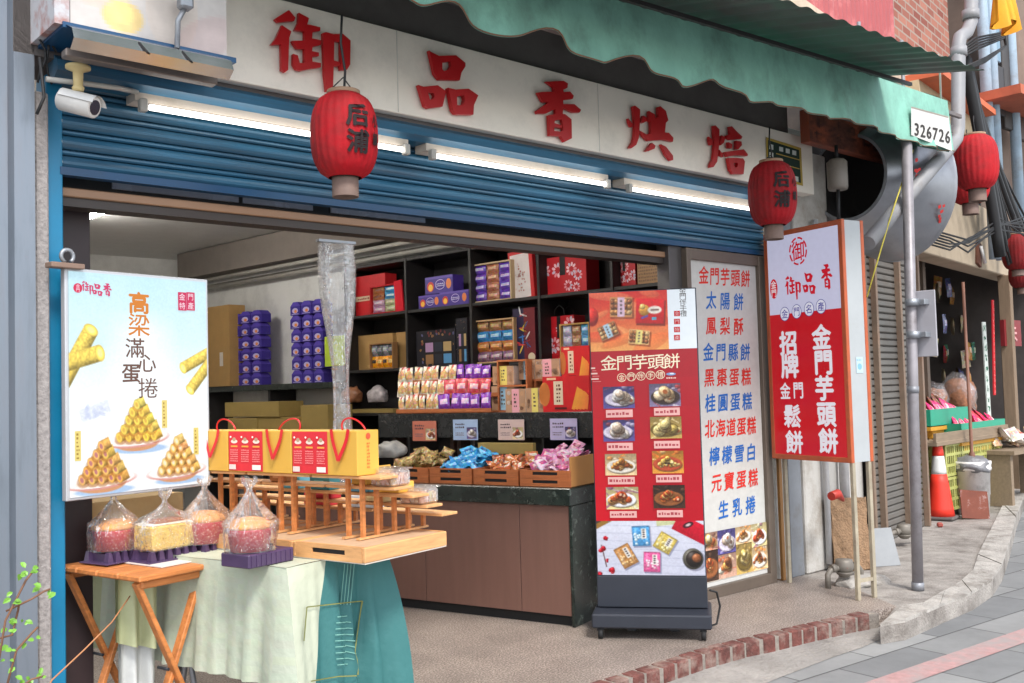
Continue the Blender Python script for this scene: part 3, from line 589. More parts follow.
# one tube in view far back; two unseen ones added to light the room
for px, py, lab in ((100, 213, "lit ceiling tube far back in the shop room"),):
    q = PZ(px, py, ZC - .06); t = thing("ceiling_lamp", lab, "lamp", q, math.radians(A0))
    h = MB(); h.box((0, 0, .035), (.10, 1.25, .05), None, None, .004); h.build("housing", beige, t); tb = MB(); tb.tube([(0, -.6, -.005), (0, .6, -.005)], .016); tb.build("tube", tube_in, t)
for x, y, lab in ((2.9, 5.6, "added lit ceiling tube, unseen behind the lintel, nearer the street"), (3.6, 5.0, "added lit ceiling tube, unseen behind the lintel, above the counter")):
    t = thing("ceiling_lamp", lab, "lamp", (x, y, ZC - .06), math.radians(90 if x > 3 else A0)); h = MB(); h.box((0, 0, .035), (.10, 1.25, .05), None, None, .004); h.build("housing", beige, t); tb = MB(); tb.tube([(0, -.6, -.005), (0, .6, -.005)], .016); tb.build("tube", tube_in, t)

# ================================================================== TOP LEFT: BILLBOARD BOX, TROUGH FLOODLIGHT, CAMERA, METAL SHEET
YB = YF - .38
ba, bb = PY(72, 22, YB), PY(229, 56, YB)
bill = thing("billboard", "pale advertising box above the trough floodlight, only its lower edge in view", "billboard", (ba.x, YB, ba.z))
x0, x1, z0 = ba.x, bb.x, (ba.z + bb.z) / 2
bx = MB(); bx.box(((x0 + x1) / 2, YB + .2, z0 + .6), (x1 - x0, .36, 1.2), None, None, .004); rel(bx.build("body", mat("billboard_side", (150, 150, 152), .6, stain=(120, 80, 60), sscale=5, samt=.6), bill), bill)
fa = Art(YB + .018); R_ = Ras(70, 90, 3); R_.vgrad((196, 190, 186), (210, 204, 200)); [R_.flat(*v_) for v_ in [(22, 5, 9, 4.5, 0, (224, 190, 110), .7), (21, 6, 6, 3, 0, (236, 214, 140), .7), (44, 10, 12, 12, 0, (206, 190, 176), .5), (60, 4, 16, 6, .3, (196, 150, 150), .25), (10, 14, 12, 8, 0, (214, 180, 160), .4)]]; R_.grain(.05, 5); fa.raster(R_, x0, z0, x1, z0 + 1.2); rel(fa.build("advert_print", PRM, bill), bill)
un = MB(); un.box(((x0 + x1) / 2, YB + .2, z0 - .012), (x1 - x0 + .06, .40, .02)); rel(un.build("soffit", deep_blue, bill), bill)
se = MB(); se.box((x0 - .03, YB + .2, z0 + .6), (.05, .38, 1.22)); rel(se.build("rusty_edge", mat("rusted_white_edge", (186, 186, 190), .6, stain=(150, 70, 40), sscale=7, samt=.9, pos=.45), bill), bill)
fl = thing("floodlight", "bare metal trough floodlight hanging under the pale advertising box", "floodlight", ((x0 + x1) / 2 - .02, YB - .0, z0 - .01))
chrome = mat("polished_steel", (190, 192, 196), .22, .9, var=.1)
W2 = (x1 - x0) / 2
tr2 = MB(); prof = [(-.06, -.002), (-.12, -.03), (-.14, -.07), (-.10, -.10)]
for i in range(3):
    for s2 in range(6):
        a, b2 = -W2 + 2 * W2 * s2 / 6, -W2 + 2 * W2 * (s2 + 1) / 6; o = len(tr2.v)
        for x in (a, b2):
            for pz in (prof[i], prof[i + 1]): tr2.v.append(Vector((x, pz[0] + .06, pz[1])))
        tr2.face((o, o + 2, o + 3, o + 1), None, False)
tr2.build("reflector", chrome, fl)
tb = MB(); tb.box((0, .06, -.085), (2 * W2 - .02, .05, .03), None, None, .004); tb.build("lamp_bar", mat("dirty_alloy", (128, 118, 112), .5, .5, stain=(90, 76, 66), sscale=6), fl)
for sx in (-.2, .35): 
    r_ = MB(); r_.bar((sx * W2, -.06, -.035), (sx * W2 + .02, -.085, -.075), .02, .006); r_.build("strap", black_rubber, fl)
ar = MB(); q = PY(182, 20, YB - .02); ar.tube([(q.x - (x0 + x1) / 2, -.02, -.01), (q.x - (x0 + x1) / 2, -.03, .09), (q.x - (x0 + x1) / 2 + .02, -.05, .14)], .010); ar.box((q.x - (x0 + x1) / 2 + .02, -.05, .16), (.05, .05, .06), None, None, .008); ar.build("bracket_arm", steel, fl)
# security camera
q = PY(78, 66, YF - .21)
cc = thing("security_camera", "white bullet security camera on a yellowed bracket above the blue door post", "camera", q)
cr = dep(q) / FOC
m_ = MB(); m_.lathe([(.0, 0), (12 * cr, 0), (12 * cr, -3 * cr), (5 * cr, -6 * cr), (4.5 * cr, -20 * cr), (6 * cr, -22 * cr), (5 * cr, -26 * cr), (0, -26 * cr)], 16); m_.build("bracket", mat("yellowed_plastic", (206, 184, 130), .5), cc)
hb = MB(); d1 = Vector((.55, -.72, -.28)).normalized(); c0 = Vector((0, 0, -38 * cr)); L = 19 * cr
hb.tube([c0 - d1 * L, c0 - d1 * L * .98, c0 + d1 * L * .96, c0 + d1 * L], 11 * cr, 18, radii=[9 * cr, 11 * cr, 11 * cr, 9.5 * cr]); hb.build("housing", mat("camera_white", (214, 210, 204), .45, var=.06), cc)
for k in range(5):
    pass
ln = MB(); ln.tube([c0 + d1 * L * 1.005, c0 + d1 * L * 1.03], 7.5 * cr, 16); ln.build("lens", mat("dark_glass", (18, 18, 22), .1, spec=.8), cc)
ho = MB(); ho.grid(lambda u, v: c0 + d1 * (L * (-.8 + 2.1 * v)) + (Vector((d1.y, -d1.x, 0)).normalized() * math.sin((u - .5) * 2.6) + Vector((0, 0, 1)) * math.cos((u - .5) * 2.6)) * 12.5 * cr, 8, 3); ho.build("sun_hood", mat("hood_white", (222, 220, 216), .45), cc)
cp = MB(); cp.tube([PY(46, 79, YF - .16), PY(88, 84, YF - .16), PY(118, 88, YF - .15), PY(137, 92, YF - .10)], .010); tag(cp.build("conduit", grey_plastic), "thin pale conduit behind the security camera's bracket", "conduit")
# corrugated metal sheet wall left of the post
YM = YF - .10; xm1 = PY(36, 340, YM).x
ms = MB(); pr = []; x = xm1
while x > xm1 - 1.6:
    pr += [(x, 0), (x - .07, 0), (x - .085, .025), (x - .12, .025), (x - .135, 0)]; x -= .135
pr = pr[::-1]
for i in range(len(pr) - 1):
    o = len(ms.v)
    for z in (SZ, 3.6):
        for p in (pr[i], pr[i + 1]): ms.v.append(Vector((p[0], YM + p[1], z)))
    ms.face((o, o + 1, o + 3, o + 2))
ms.box(((xm1 + pr[0][0]) / 2, YM + .06, 1.7), (xm1 - pr[0][0], .03, 3.6)); 
tag(ms.build("metal_wall", mat("zinc_sheet", (124, 132, 142), .4, .55, var=.2, scale=3, stretch=(6, 6, .8), stain=(110, 108, 112), sscale=3, samt=.5)), "ribbed zinc sheet wall left of the blue door post", "metal wall")
# old wiring and peeling pipe at the top left
q = PY(40, 20, YF - .14); r_ = dep(q) / FOC
ow = MB(); 
for dx, seed in ((0, 1), (5, 2), (9, 3), (2, 5)):
    g2 = random.Random(seed); ow.tube([q + Vector(((dx + g2.uniform(-5, 5)) * r_, g2.uniform(-.03, 0), (24 - k * 11) * r_)) for k in range(9 if seed < 3 else 6)], .0045, 6)
ow.tube([q + Vector((-2 * r_, -.02, -40 * r_)), q + Vector((1 * r_, -.03, -80 * r_)), q + Vector((-6 * r_, -.03, -98 * r_))], .006, 6)
tag(ow.build("wire_bundle", black_cable), "old black wires hanging beside the rusty edge of the advertising box", "wires")
# ================================================================== FITTING HELPERS
def fit(fr, x0, x1, yb, yt, d=0.0, base=None):
    """box front seen between the pixel columns x0..x1: base centre, width, height"""
    a, b2 = fr.hit(x0, yb, d), fr.hit(x1, yb, d); c_ = (a + b2) / 2; t = fr.hit((x0 + x1) / 2, yt, d)
    wd = math.hypot(b2.x - a.x, b2.y - a.y); z = c_.z if base is None else base; c_.z = z
    return c_, wd, max(.01, t.z - z)
def jit(c, r, g): return tuple(max(0, min(255, v + g.uniform(-r, r))) for v in c)
def carton(name, label, cat, fr, px, d, depth, draw, m=None, base=None, group=None, lean=0.0, col=(120, 90, 60), bev=.002):
    """a box whose front is printed by draw(art, w, h); parts: box body, printed face"""
    loc, wd, ht = fit(fr, *px, d, base); g = random.Random(int(px[0] * 13 + px[3]))
    t = thing(name, label, cat, loc, fr.t, group)
    if lean: t.rotation_euler = (0, lean, fr.t)
    bd = MB(); bd.box((0, depth / 2, ht / 2), (wd, depth, ht), None, col, bev); bd.build("box", m or PRM, t)
    if draw:
        a = Art(-.0015); a.cx = wd; draw(a, wd, ht, g); a.build("printed_face", PR, t)
    return t
def pack_mesh(name, wd, ht, th, col, acc, seed, win=None):
    """pillow pack with crimped ends: main colour, label patch, crimp stripes; lies in xz facing -y"""
    g = random.Random(seed); mb = MB(); n1, n2 = 8, 10
    def col_at(u, v):
        if v < .1 or v > .9: return jit(col, 12, g)
        if win and ((u - .5) / .42) ** 2 + ((v - .42) / .30) ** 2 < 1: return jit(win, 22, g)
        if win and v > .66 and .25 < u < .75: return jit(acc, 20, g)
        if .3 < v < .62 and .18 < u < .82: return jit(acc, 22, g)
        return jit(col, 18, g)
    def pt(sgn):
        def fn(u, v):
            e = max(0, math.sin(math.pi * u)) ** .7 * max(0, math.sin(math.pi * max(0, min(1, (v - .07) / .86)))) ** .55
            return ((u - .5) * wd * (1 - .05 * math.sin(math.pi * v)), sgn * th / 2 * e + .004 * math.sin(9 * u + 4 * v + seed), v * ht)
        return fn
    mb.grid(pt(-1), n1, n2, col_at); fb = pt(1); mb.grid(lambda u, v: fb(1 - u, v) if False else (-(u - .5) * wd * (1 - .05 * math.sin(math.pi * v)), fb(u, v)[1], v * ht), n1, n2, col)
    return mb.mesh(name, PRF)
def obj_of(me, name, label, cat, group, loc, rot=(0, 0, 0)):
    o = bpy.data.objects.new(name, me); C.objects.link(o); o.location = loc; o.rotation_euler = rot; return tag(o, label, cat, group)

# ================================================================== BLACK SHELF UNIT
us = [SH.uv(x, 300)[0] for x in (345, 405.5, 470, 538.5, 612)]; stp = us[-1] - us[-2]; us.append(us[-1] + stp * .92)
ztop, zb1, zb2 = SH.uv(469, 247)[1], SH.uv(470, 303)[1], SH.uv(396, 368)[1]; zb3 = 1.16; zb4 = .62
shelf = thing("shelf_unit", "tall black open shelf unit along the right wall of the shop filled with gift boxes", "shelf", SH.at(0, 0, 0), SH.t)
DP = .34
for k, u in enumerate(us):
    mb = MB(); mb.box((u, DP / 2, ztop / 2), (.025, DP, ztop), None, None, .002); mb.build("upright", black_wood, shelf)
for z in (ztop, zb1, zb2, zb3, zb4, .1):
    mb = MB(); mb.box(((us[0] + us[-1]) / 2, DP / 2 + .004, z - .014), (us[-1] - us[0] - .026, DP - .012, .026), None, None, .002); mb.build("board", black_wood, shelf)
mb = MB(); mb.box(((us[0] + us[-1]) / 2, DP + .008, ztop / 2), (us[-1] - us[0], .01, ztop)); mb.build("back_panel", mat("shelf_back", (26, 24, 26), .6), shelf)
RED, DRED, PUR, DPUR = (196, 26, 34), (140, 16, 24), (66, 44, 140), (48, 32, 104)
def d_plain(a, w_, h, g): pass
def d_redbox(a, w_, h, g):
    a.rect(-w_ / 2, 0, w_ / 2, h, RED); a.rect(-w_ / 2, h * .38, w_ * .1, h * .5, (222, 200, 170)); a.dashes(-w_ * .4, h * .4, 0, h * .48, 1, (150, 60, 50), g)
def d_purple(a, w_, h, g):
    a.rect(-w_ / 2, 0, w_ / 2, h, PUR); a.rect(-w_ / 2, h * .86, w_ / 2, h, (92, 70, 170)); a.ell(-w_ * .3, h * .42, h * .3, h * .3, (206, 60, 50)); a.ell(-w_ * .3, h * .36, h * .2, h * .2, (240, 190, 60)); a.ring(w_ * .05, h * .5, h * .42, h * .3, h * .04, (190, 176, 230), 24)
    a.dashes(-w_ * .08, h * .38, w_ * .2, h * .6, 2, (210, 204, 240), g); a.ell(w_ * .36, h * .5, h * .22, h * .3, (226, 130, 70))
def d_flower(a, w_, h, g):
    a.rect(-w_ / 2, 0, w_ / 2, h, (178, 22, 34)); a.L += 1
    for _ in range(6):
        x, y, r = g.uniform(-.42, .42) * w_, g.uniform(.12, .88) * h, min(w_, h) * g.uniform(.09, .16)
        for k in range(9): t = k * .7; a.ell(min(max(x + r * math.cos(t), -w_ * .46), w_ * .46), min(max(y + r * math.sin(t), h * .05), h * .95), r * .45, r * .28, g.choice([(226, 190, 200), (214, 140, 150), (190, 180, 200)]), 8, t, False)
        a.L += 1
    a.rect(-w_ * .06, h * .5, w_ * .06, h, (22, 20, 24))
def d_whitered(a, w_, h, g):
    a.rect(-w_ / 2, 0, w_ / 2, h, (190, 30, 34)); a.rect(-w_ * .42, h * .02, w_ * .36, h * .93, (216, 206, 206))
    for _ in range(36): a.ell(g.gauss(-.03, .13) * w_, h * g.gauss(.45, .16), w_ * .035, h * .02, g.choice([(196, 110, 90), (180, 60, 56), (200, 150, 130)]), 7, g.uniform(0, 3), False)
def d_darkset(a, w_, h, g):
    a.rect(-w_ / 2, 0, w_ / 2, h, (24, 22, 34))
    for _ in range(26): a.ell(g.uniform(-.47, .47) * w_, h * g.choice([g.uniform(.84, .97), g.uniform(.05, .95)]), w_ * .03, h * .035, g.choice([(180, 130, 80), (150, 60, 60), (110, 110, 160), (200, 170, 130)]), 7, g.uniform(0, 3), False)
    a.rect(-w_ * .3, h * .06, w_ * .44, h * .72, (16, 15, 20)); a.L += 1
    for i, cc in enumerate([(176, 140, 180), (40, 44, 60), (190, 160, 110), (150, 110, 70), (40, 40, 50), (90, 150, 200)]): x = -.26 + (i % 3) * .23; y = .66 - (i // 3) * .33; a.rect(w_ * x, h * (y - .26), w_ * (x + .2), h * y, cc, False)
def d_festive(a, w_, h, g):
    a.rect(-w_ / 2, 0, w_ / 2, h, (40, 32, 66)); a.rect(0, 0, w_ / 2, h, (110, 26, 36))
    for _ in range(16): x, y = g.uniform(-.4, .2) * w_, g.uniform(.2, .95) * h; a.ell(x, y, w_ * .03, h * .1, g.choice([(220, 190, 60), (60, 120, 190), (200, 60, 60), (220, 220, 220)]), 8, g.uniform(0, 3), False)
    a.ell(w_ * .32, h * .08, w_ * .16, h * .08, (214, 200, 170))
def goods(label, px, d, depth, draw, name="gift_box", cat="gift box", base=None, group=None, lean=0, m=None, col=RED): return carton(name, label, cat, SH, px, d, depth, draw, m, base, group, lean, col)
z1, z2 = zb1, zb2
goods("tall glossy red gift box with a cream band on the top shelf", (355.5, 386, 317, 275), .12, .14, d_redbox, base=z1)
def opentray(label, px, d, base, rows, side=(196, 150, 96), back=(150, 100, 60), group=None, depth=.07, wall=.012, nm="display_box", lining=None):
    """open-fronted box with its packs as separate things; rows: list of (count, colour, accent)"""
    loc, wd, ht = fit(SH, *px, d, base); t = thing(nm, label, "display box", loc, SH.t, group)
    b2 = MB()
    b2.box((0, depth - .004, ht / 2), (wd, .008, ht), None, back); b2.box((-wd / 2 + wall / 2, depth / 2 - .005, ht / 2), (wall, depth - .01, ht), None, side); b2.box((wd / 2 - wall / 2, depth / 2 - .005, ht / 2), (wall, depth - .01, ht), None, side)
    b2.box((0, depth / 2 - .005, wall / 2), (wd - 2 * wall, depth - .012, wall), None, side); b2.box((0, depth / 2 - .005, ht - wall / 2), (wd - 2 * wall, depth - .012, wall), None, side); b2.build("case", PRM, t)
    n = len(rows); hh = (ht - 2 * wall) / n
    for r_, (cnt, cols, lab) in enumerate(rows):
        ww = (wd - 2 * wall) / cnt; me = {}
        for k in range(cnt):
            cc, ac = cols[k % len(cols)]; key = (cc, ac)
            if key not in me: me[key] = pack_mesh("snack_pack", ww * .96, hh * 1.0, depth * .75, cc, ac, r_ * 7 + k)
            obj_of(me[key], "snack_pack", lab[k % len(lab)] if isinstance(lab, list) else lab, "snack", "snack packs shown in the open boxes on the shelf", SH.p + SH.ex * ((loc - SH.p).dot(SH.ex) - wd / 2 + wall + ww * (k + .5)) + SH.ey * (d + depth * .42) + Vector((0, 0, loc.z + ht - wall - hh * (r_ + 1))), (0, rng.uniform(-.04, .04), SH.t))
    return t
opentray("small red open box of wrapped sweets in front of the tall red gift box", (370, 396, 315, 285), .04, z1, [(2, [((170, 110, 70), (120, 60, 40)), ((70, 150, 200), (200, 230, 240))], "brown or blue sweet in the small red open box on the top shelf"), (2, [((170, 110, 70), (120, 60, 40)), ((70, 150, 200), (200, 230, 240))], "brown or blue sweet in the small red open box on the top shelf"), (2, [((190, 150, 180), (220, 200, 215)), ((190, 196, 150), (220, 224, 190))], "lilac or pale green sweet in the small red open box on the top shelf"), (2, [((190, 150, 180), (220, 200, 215)), ((190, 196, 150), (220, 224, 190))], "lilac or pale green sweet in the small red open box on the top shelf")], (180, 24, 32), (120, 16, 22))
goods("slim bright red box leaning beside the small open sweet box", (396, 403.5, 312, 280), .03, .02, None, name="slim_box", cat="slim box", base=z1, lean=-.1, col=(214, 22, 44))
goods("purple biscuit carton, left of the lower pair on the top shelf", (419, 440, 310, 295), .06, .11, d_purple, base=z1, group="purple biscuit cartons on the shelf", col=PUR)
pc = goods("purple biscuit carton, right of the lower pair on the top shelf", (440, 469, 309, 291), .03, .13, d_purple, base=z1, group="purple biscuit cartons on the shelf", col=PUR)
goods("purple biscuit carton lying on top of two others", (425.5, 453, 293, 276), .05, .13, d_purple, base=z1 + fit(SH, 440, 469, 309, 291, .03, z1)[2] + .002, group="purple biscuit cartons on the shelf", col=PUR)
VP_, VB_ = ((96, 64, 170), (190, 180, 220)), ((168, 110, 84), (206, 160, 130))
opentray("tall wooden display box of purple and brown packs on the top shelf", (471.5, 511.5, 302, 262), .05, z1, [(3, [VP_, VB_, VP_], ["purple pack in the wooden display box on the top shelf", "brown pack in the wooden display box on the top shelf", "purple pack in the wooden display box on the top shelf"])] * 4, (196, 172, 138), (90, 60, 44))
goods("white patterned box with red edges leaning on the shelf post beside the purple packs", (511, 535, 297, 250), .10, .04, d_whitered, base=z1, lean=-.06, col=(196, 26, 34))
goods("red blossom gift box with black ribbon on the top shelf", (541, 587, 294.5, 256), .10, .16, d_flower, base=z1, col=(170, 20, 32))
goods("red blossom bag at the street end of the top shelf", (614, 636, 289, 255), .10, .12, d_flower, name="gift_bag", cat="gift bag", base=z1, col=(150, 20, 34))
goods("woven brown gift box at the street end of the top shelf", (638, 660, 286, 259), .08, .12, lambda a, w_, h, g: (a.rect(-w_ / 2, 0, w_ / 2, h, (150, 112, 72)), a.dashes(-w_ * .45, h * .1, w_ * .45, h * .9, 6, (110, 78, 48), g)), base=z1, col=(140, 104, 66))
# second row
def bag_handles(t, wd, ht, dp, m, n="handle"):
    for y in (.01, dp - .01):
        h = MB(); h.tube([(-wd * .2, y, ht), (-wd * .16, y, ht + .06), (0, y, ht + .085), (wd * .16, y, ht + .06), (wd * .2, y, ht)], .004, 6); h.build(n, m, t)
t = goods("brown kraft paper bag with string handles behind the orange snack box", (356.5, 393.5, 369.5, 334.5), .14, .11, None, name="paper_bag", cat="paper bag", base=z2, m=kraft, col=None); bag_handles(t, .3, fit(SH, 356.5, 393.5, 369.5, 334.5, .14, z2)[2] - .1, .11, black_cable)
goods("smaller brown kraft paper bag at the right of the second shelf bay", (397, 408, 367, 332), .16, .11, None, name="paper_bag", cat="paper bag", base=z2, m=kraft, col=None)
opentray("orange and grey snack box in front of the kraft bag", (369.5, 393, 367.5, 343), .05, z2, [(4, [((120, 124, 130), (170, 172, 176)), ((90, 92, 100), (150, 150, 156))], "silver pack in the small open box in front of the kraft bag"), (4, [((232, 160, 30), (60, 50, 40)), ((226, 146, 26), (240, 200, 120))], "orange pack in the small open box in front of the kraft bag")], (150, 110, 70), (80, 60, 40))
goods("dark patterned gift set with six windows on the second shelf", (417, 456, 364.5, 330), .06, .13, d_darkset, base=z2, col=(22, 20, 32))
goods("narrow dark floral box standing upright beside the gift set", (457, 468, 362, 318), .04, .09, d_darkset, base=z2, col=(30, 22, 30))
B4 = [((150, 108, 70), (196, 160, 116)), ((48, 130, 190), (170, 214, 236)), ((176, 104, 56), (220, 160, 100)), ((130, 96, 120), (186, 160, 176))]
opentray("wooden display box of four rows of wrapped cakes on the second shelf", (474, 514.5, 361, 319), .05, z2, [(3, [c_], "%s wrapped cake in the wooden display box on the second shelf" % nm) for c_, nm in zip(B4, ("tan", "bright blue", "orange brown", "mauve"))], (186, 152, 112), (60, 44, 36))
goods("dark box with coloured streamers on the second shelf", (514, 536, 357, 308), .09, .06, d_festive, base=z2, col=(60, 24, 40))
t = goods("red blossom bag with black handle on the second shelf", (545, 575, 354, 316), .13, .14, d_flower, name="gift_bag", cat="gift bag", base=z2, col=(170, 20, 32)); bag_handles(t, .26, fit(SH, 545, 575, 354, 316, .13, z2)[2], .14, black_cable)
opentray("kraft box of pale blue and tan sweets beside the red banner stand", (560, 590, 353, 323), .05, z2, [(3, [((176, 176, 200), (200, 196, 214)), ((168, 120, 90), (200, 170, 140)), ((96, 160, 204), (180, 214, 236))], "pale wrapped sweet in the kraft box beside the red banner stand")] * 3, (180, 140, 80), (70, 50, 40))
for k_, (px_, c_) in enumerate(((358, (150, 96, 66)), (378, (196, 190, 190)))): pass
# third row, left bay: khaki carton with two plastic bags
goods("khaki carton on the lower shelf bay behind the counter", (352, 393, 421.5, 409), .03, .2, None, name="carton", cat="carton", base=zb3 + .0, m=khaki, col=None)

# ================================================================== BENCH, CARTONS AND PURPLE PACKS DEEPER IN THE ROOM
zl = SH.uv(256, 385, .0)[1]; u0, u1 = SH.uv(150, 385)[0], us[0] - .05
ben = thing("storage_bench", "long bench with black stone top along the far part of the right wall", "bench", SH.at((u0 + u1) / 2, 0, 0), SH.t)
marble = mat("dark_green_marble", (34, 42, 38), .22, var=.6, scale=9, spec=.6, stain=(140, 152, 142), sscale=16, samt=.7, pos=.56)
mb = MB(); mb.box((0, .17, zl - .03), (u1 - u0, .36, .06), None, None, .004); mb.build("top", marble, ben)
for k in range(4): mb = MB(); x = -(u1 - u0) / 2 + .05 + k * (u1 - u0 - .1) / 3; mb.box((x, .18, (zl - .06) / 2), (.04, .32, zl - .06)); mb.build("side_panel", black_wood, ben)
mb = MB(); mb.box((0, .17, .45), (u1 - u0 - .02, .33, .03)); mb.build("lower_board", black_wood, ben)
pack_h = None
def d_milk(a, w_, h, g):
    a.rect(-w_ / 2, 0, w_ / 2, h, (62, 46, 150)); a.poly([(-w_ * .38, h * .64), (w_ * .38, h * .64), (0, h * .96)], (104, 88, 190)); a.ell(0, h * .36, w_ * .26, h * .2, (196, 186, 226)); a.ell(w_ * .02, h * .3, w_ * .12, h * .12, (230, 150, 60)); a.rect(-w_ * .3, h * .06, w_ * .3, h * .13, (150, 140, 210))
proto = {}
def purple_stack(x0, x1, yb, yt, cols, rows, label, d):
    loc, wd, ht = fit(SH, x0, x1, yb, yt, d, zl); cw, rh = wd / cols, ht / rows
    for r_ in range(rows):
        for k in range(cols):
            p = SH.p + SH.ex * ((loc - SH.p).dot(SH.ex) - wd / 2 + cw * (k + .5)) + SH.ey * (d + rng.uniform(0, .01)) + Vector((0, 0, zl + rh * r_))
            key = (round(cw, 3), round(rh, 3))
            if key not in proto:
                t = thing("purple_carton", label, "carton", p, SH.t, "purple snack cartons stacked on the bench")
                b2 = MB(); b2.box((0, .06, rh * .33), (cw * .94, .12, rh * .66), None, (58, 42, 142), .002); b2.prism([(-cw * .47, rh * .66), (cw * .47, rh * .66), (cw * .2, rh * .97), (-cw * .2, rh * .97)], .0, .12, (84, 66, 172)); b2.build("box", PRM, t)
                a = Art(-.0015); g = random.Random(3); w_, h = cw * .94, rh
                a.ell(0, h * .33, w_ * .3, h * .2, (196, 186, 226)); a.ell(w_ * .05, h * .28, w_ * .14, h * .12, (230, 140, 60)); a.rect(-w_ * .36, h * .05, w_ * .36, h * .11, (160, 150, 214)); a.build("printed_face", PR, t); proto[key] = t
            else:
                t = copy_tree(proto[key]); t.location = p; t["label"] = label
            t.rotation_euler.z = SH.t + rng.uniform(-.05, .05)
purple_stack(291, 324, 380, 300, 3, 6, "small purple carton in the stack beside the gathered plastic curtain", .06)
purple_stack(230, 262, 387, 311, 3, 6, "small purple carton in the stack beside the tall kraft box", .06)
goods("tall kraft box standing on the bench left of the purple cartons", (206, 230, 389, 306), -.04, .2, lambda a, w_, h, g: a.rect(w_ * .1, h * .25, w_ * .24, h * .42, (214, 208, 200)), name="carton", cat="carton", base=zl, m=kraft, col=None)
BF = SH.back(-.45)
tb_ = thing("low_table", "low dark table in the back of the room under the khaki cartons", "table", BF.at(BF.uv(275, 440)[0], 0, 0), SH.t); zt = BF.uv(270, 434)[1]
mb = MB(); mb.box((0, .2, zt - .015), (1.6, .42, .03)); mb.build("top", black_wood, tb_)
for sx in (-.75, .75):
    for sy in (.03, .38): mb = MB(); mb.box((sx, sy, (zt - .03) / 2), (.04, .04, zt - .03)); mb.build("leg", black_wood, tb_)
for i, (px, lab) in enumerate((((228, 257, 434, 418), "khaki carton at the bottom left under the purple cartons"), ((258, 300, 434, 417), "wide khaki carton left of the gathered plastic curtain"), ((301, 328, 434, 405), "taller khaki carton beside the gathered plastic curtain"))):
    carton("carton", lab, "carton", BF, px, .02 * i, .28, None, khaki, zt, "khaki cartons in the back of the room")
carton("carton", "khaki carton lying on top of another under the purple cartons", "carton", BF, (225, 279, 417, 402), .0, .28, None, khaki, zt + fit(BF, 258, 300, 434, 417, .02, zt)[2] + .003, "khaki cartons in the back of the room")

# ================================================================== GATHERED CLEAR CURTAIN
cq = PY(336, 237, YF + .10); kx = dep(cq) / FOC
cu_ = thing("plastic_curtain", "clear plastic curtain gathered into a hanging bundle below the brown lintel", "curtain", (cq.x, cq.y, bz0 - .09))
fm = MB(); NN = 44; zT = 0.0; hh = bz0 - .09 - .9
for j in range(15):
    v = j / 14; rad = (17 - 9 * min(1, v * 1.4) + 2.5 * math.sin(v * 9)) * kx
    for k in range(NN):
        a = 2 * math.pi * k / NN; pl_ = 1 + .26 * math.sin(k * 2.85 + v * 1.6) * (1 - .4 * v); fm.v.append(Vector((rad * pl_ * math.cos(a) + (4 * v) * kx, rad * .55 * pl_ * math.sin(a), -v * hh)))
for j in range(14):
    for k in range(NN): k2 = (k + 1) % NN; fm.face((j * NN + k, j * NN + k2, (j + 1) * NN + k2, (j + 1) * NN + k), None, True)
fm.build("film", FILM2, cu_)
rl = MB(); rl.box((0, 0, .012), (.20, .03, .012)); rl.build("rail", steel, cu_)
nt_ = SH.hit(333, 395, -.08); carton("paper_notice", "lime green paper notice behind the gathered plastic curtain", "notice", SH, (325, 345, 366, 336), -.04, .003, None, None, None, None, 0, (176, 200, 60), 0)

# ================================================================== COUNTER
CF = Fr(PZ(573.5, 628), 16.555 - 90); zc = CF.uv(571, 488.5)[1]; CL = 2.3
CW_ = .62
counter = thing("counter", "brown panelled shop counter with dark green marble top and end", "counter", CF.at(0, 0, 0), CF.t)
brown_lam = mat("brown_laminate", (112, 80, 70), .45, var=.08, scale=2, stretch=(14, 14, 1))
tk = .10; xs = [CF.uv(424.5, 560)[0], CF.uv(519.5, 560)[0]]; cuts = [-CL, xs[0] - 1.0, xs[0], xs[1], -.012]
for a, b2 in zip(cuts[:-1], cuts[1:]):
    if b2 - a > .05: mb = MB(); mb.box(((a + b2) / 2, .02, (zc - tk + .06) / 2), (b2 - a - .004, .02, zc - tk - .06), None, None, .0015); mb.build("front_panel", brown_lam, counter)
mb = MB(); mb.box((-CL / 2, .05, .03), (CL - .05, .02, .06)); mb.build("plinth", black_rubber, counter)
mb = MB(); mb.box((-CL / 2 + .004, CW_ / 2, zc - tk / 2), (CL + .02, CW_ + .03, tk), None, None, .006); mb.build("marble_top", marble, counter)
mb = MB(); mb.box((.0, CW_ / 2 + .004, (zc - tk) / 2), (.02, CW_, zc - tk - .002), None, None, .002); mb.build("marble_end", marble, counter)
mb = MB(); mb.box((-CL / 2, .04, zc - tk - .008), (CL - .03, .02, .016)); mb.build("shadow_rail", black_rubber, counter)
# raised tier at the back of the counter
TF = CF.back(.50); zt0 = TF.uv(480, 413)[1]; ta, tb2 = TF.uv(378, 414)[0], TF.uv(593, 414)[0]
tier = thing("raised_shelf", "black stone shelf raised on brown posts behind the counter with price cards on its edge", "shelf", TF.at((ta + tb2) / 2, 0, 0), TF.t)
hz = zt0 - TF.uv(480, 438)[1]
mb = MB(); mb.box((0, .22, zt0 - hz / 2), (tb2 - ta, .44, hz), None, None, .004); mb.build("slab", mat("black_marble", (32, 33, 34), .25, var=.5, scale=9, stain=(120, 120, 116), sscale=14, samt=.4, pos=.64), tier)
for px in (382, 440, 447, 510, 590): mb = MB(); u = TF.uv(px, 450)[0] - (ta + tb2) / 2; mb.box((u, .2, (zt0 - hz) / 2), (.03, .12, zt0 - hz)); mb.build("post", mat("dark_brown_post", (70, 48, 38), .5), tier)
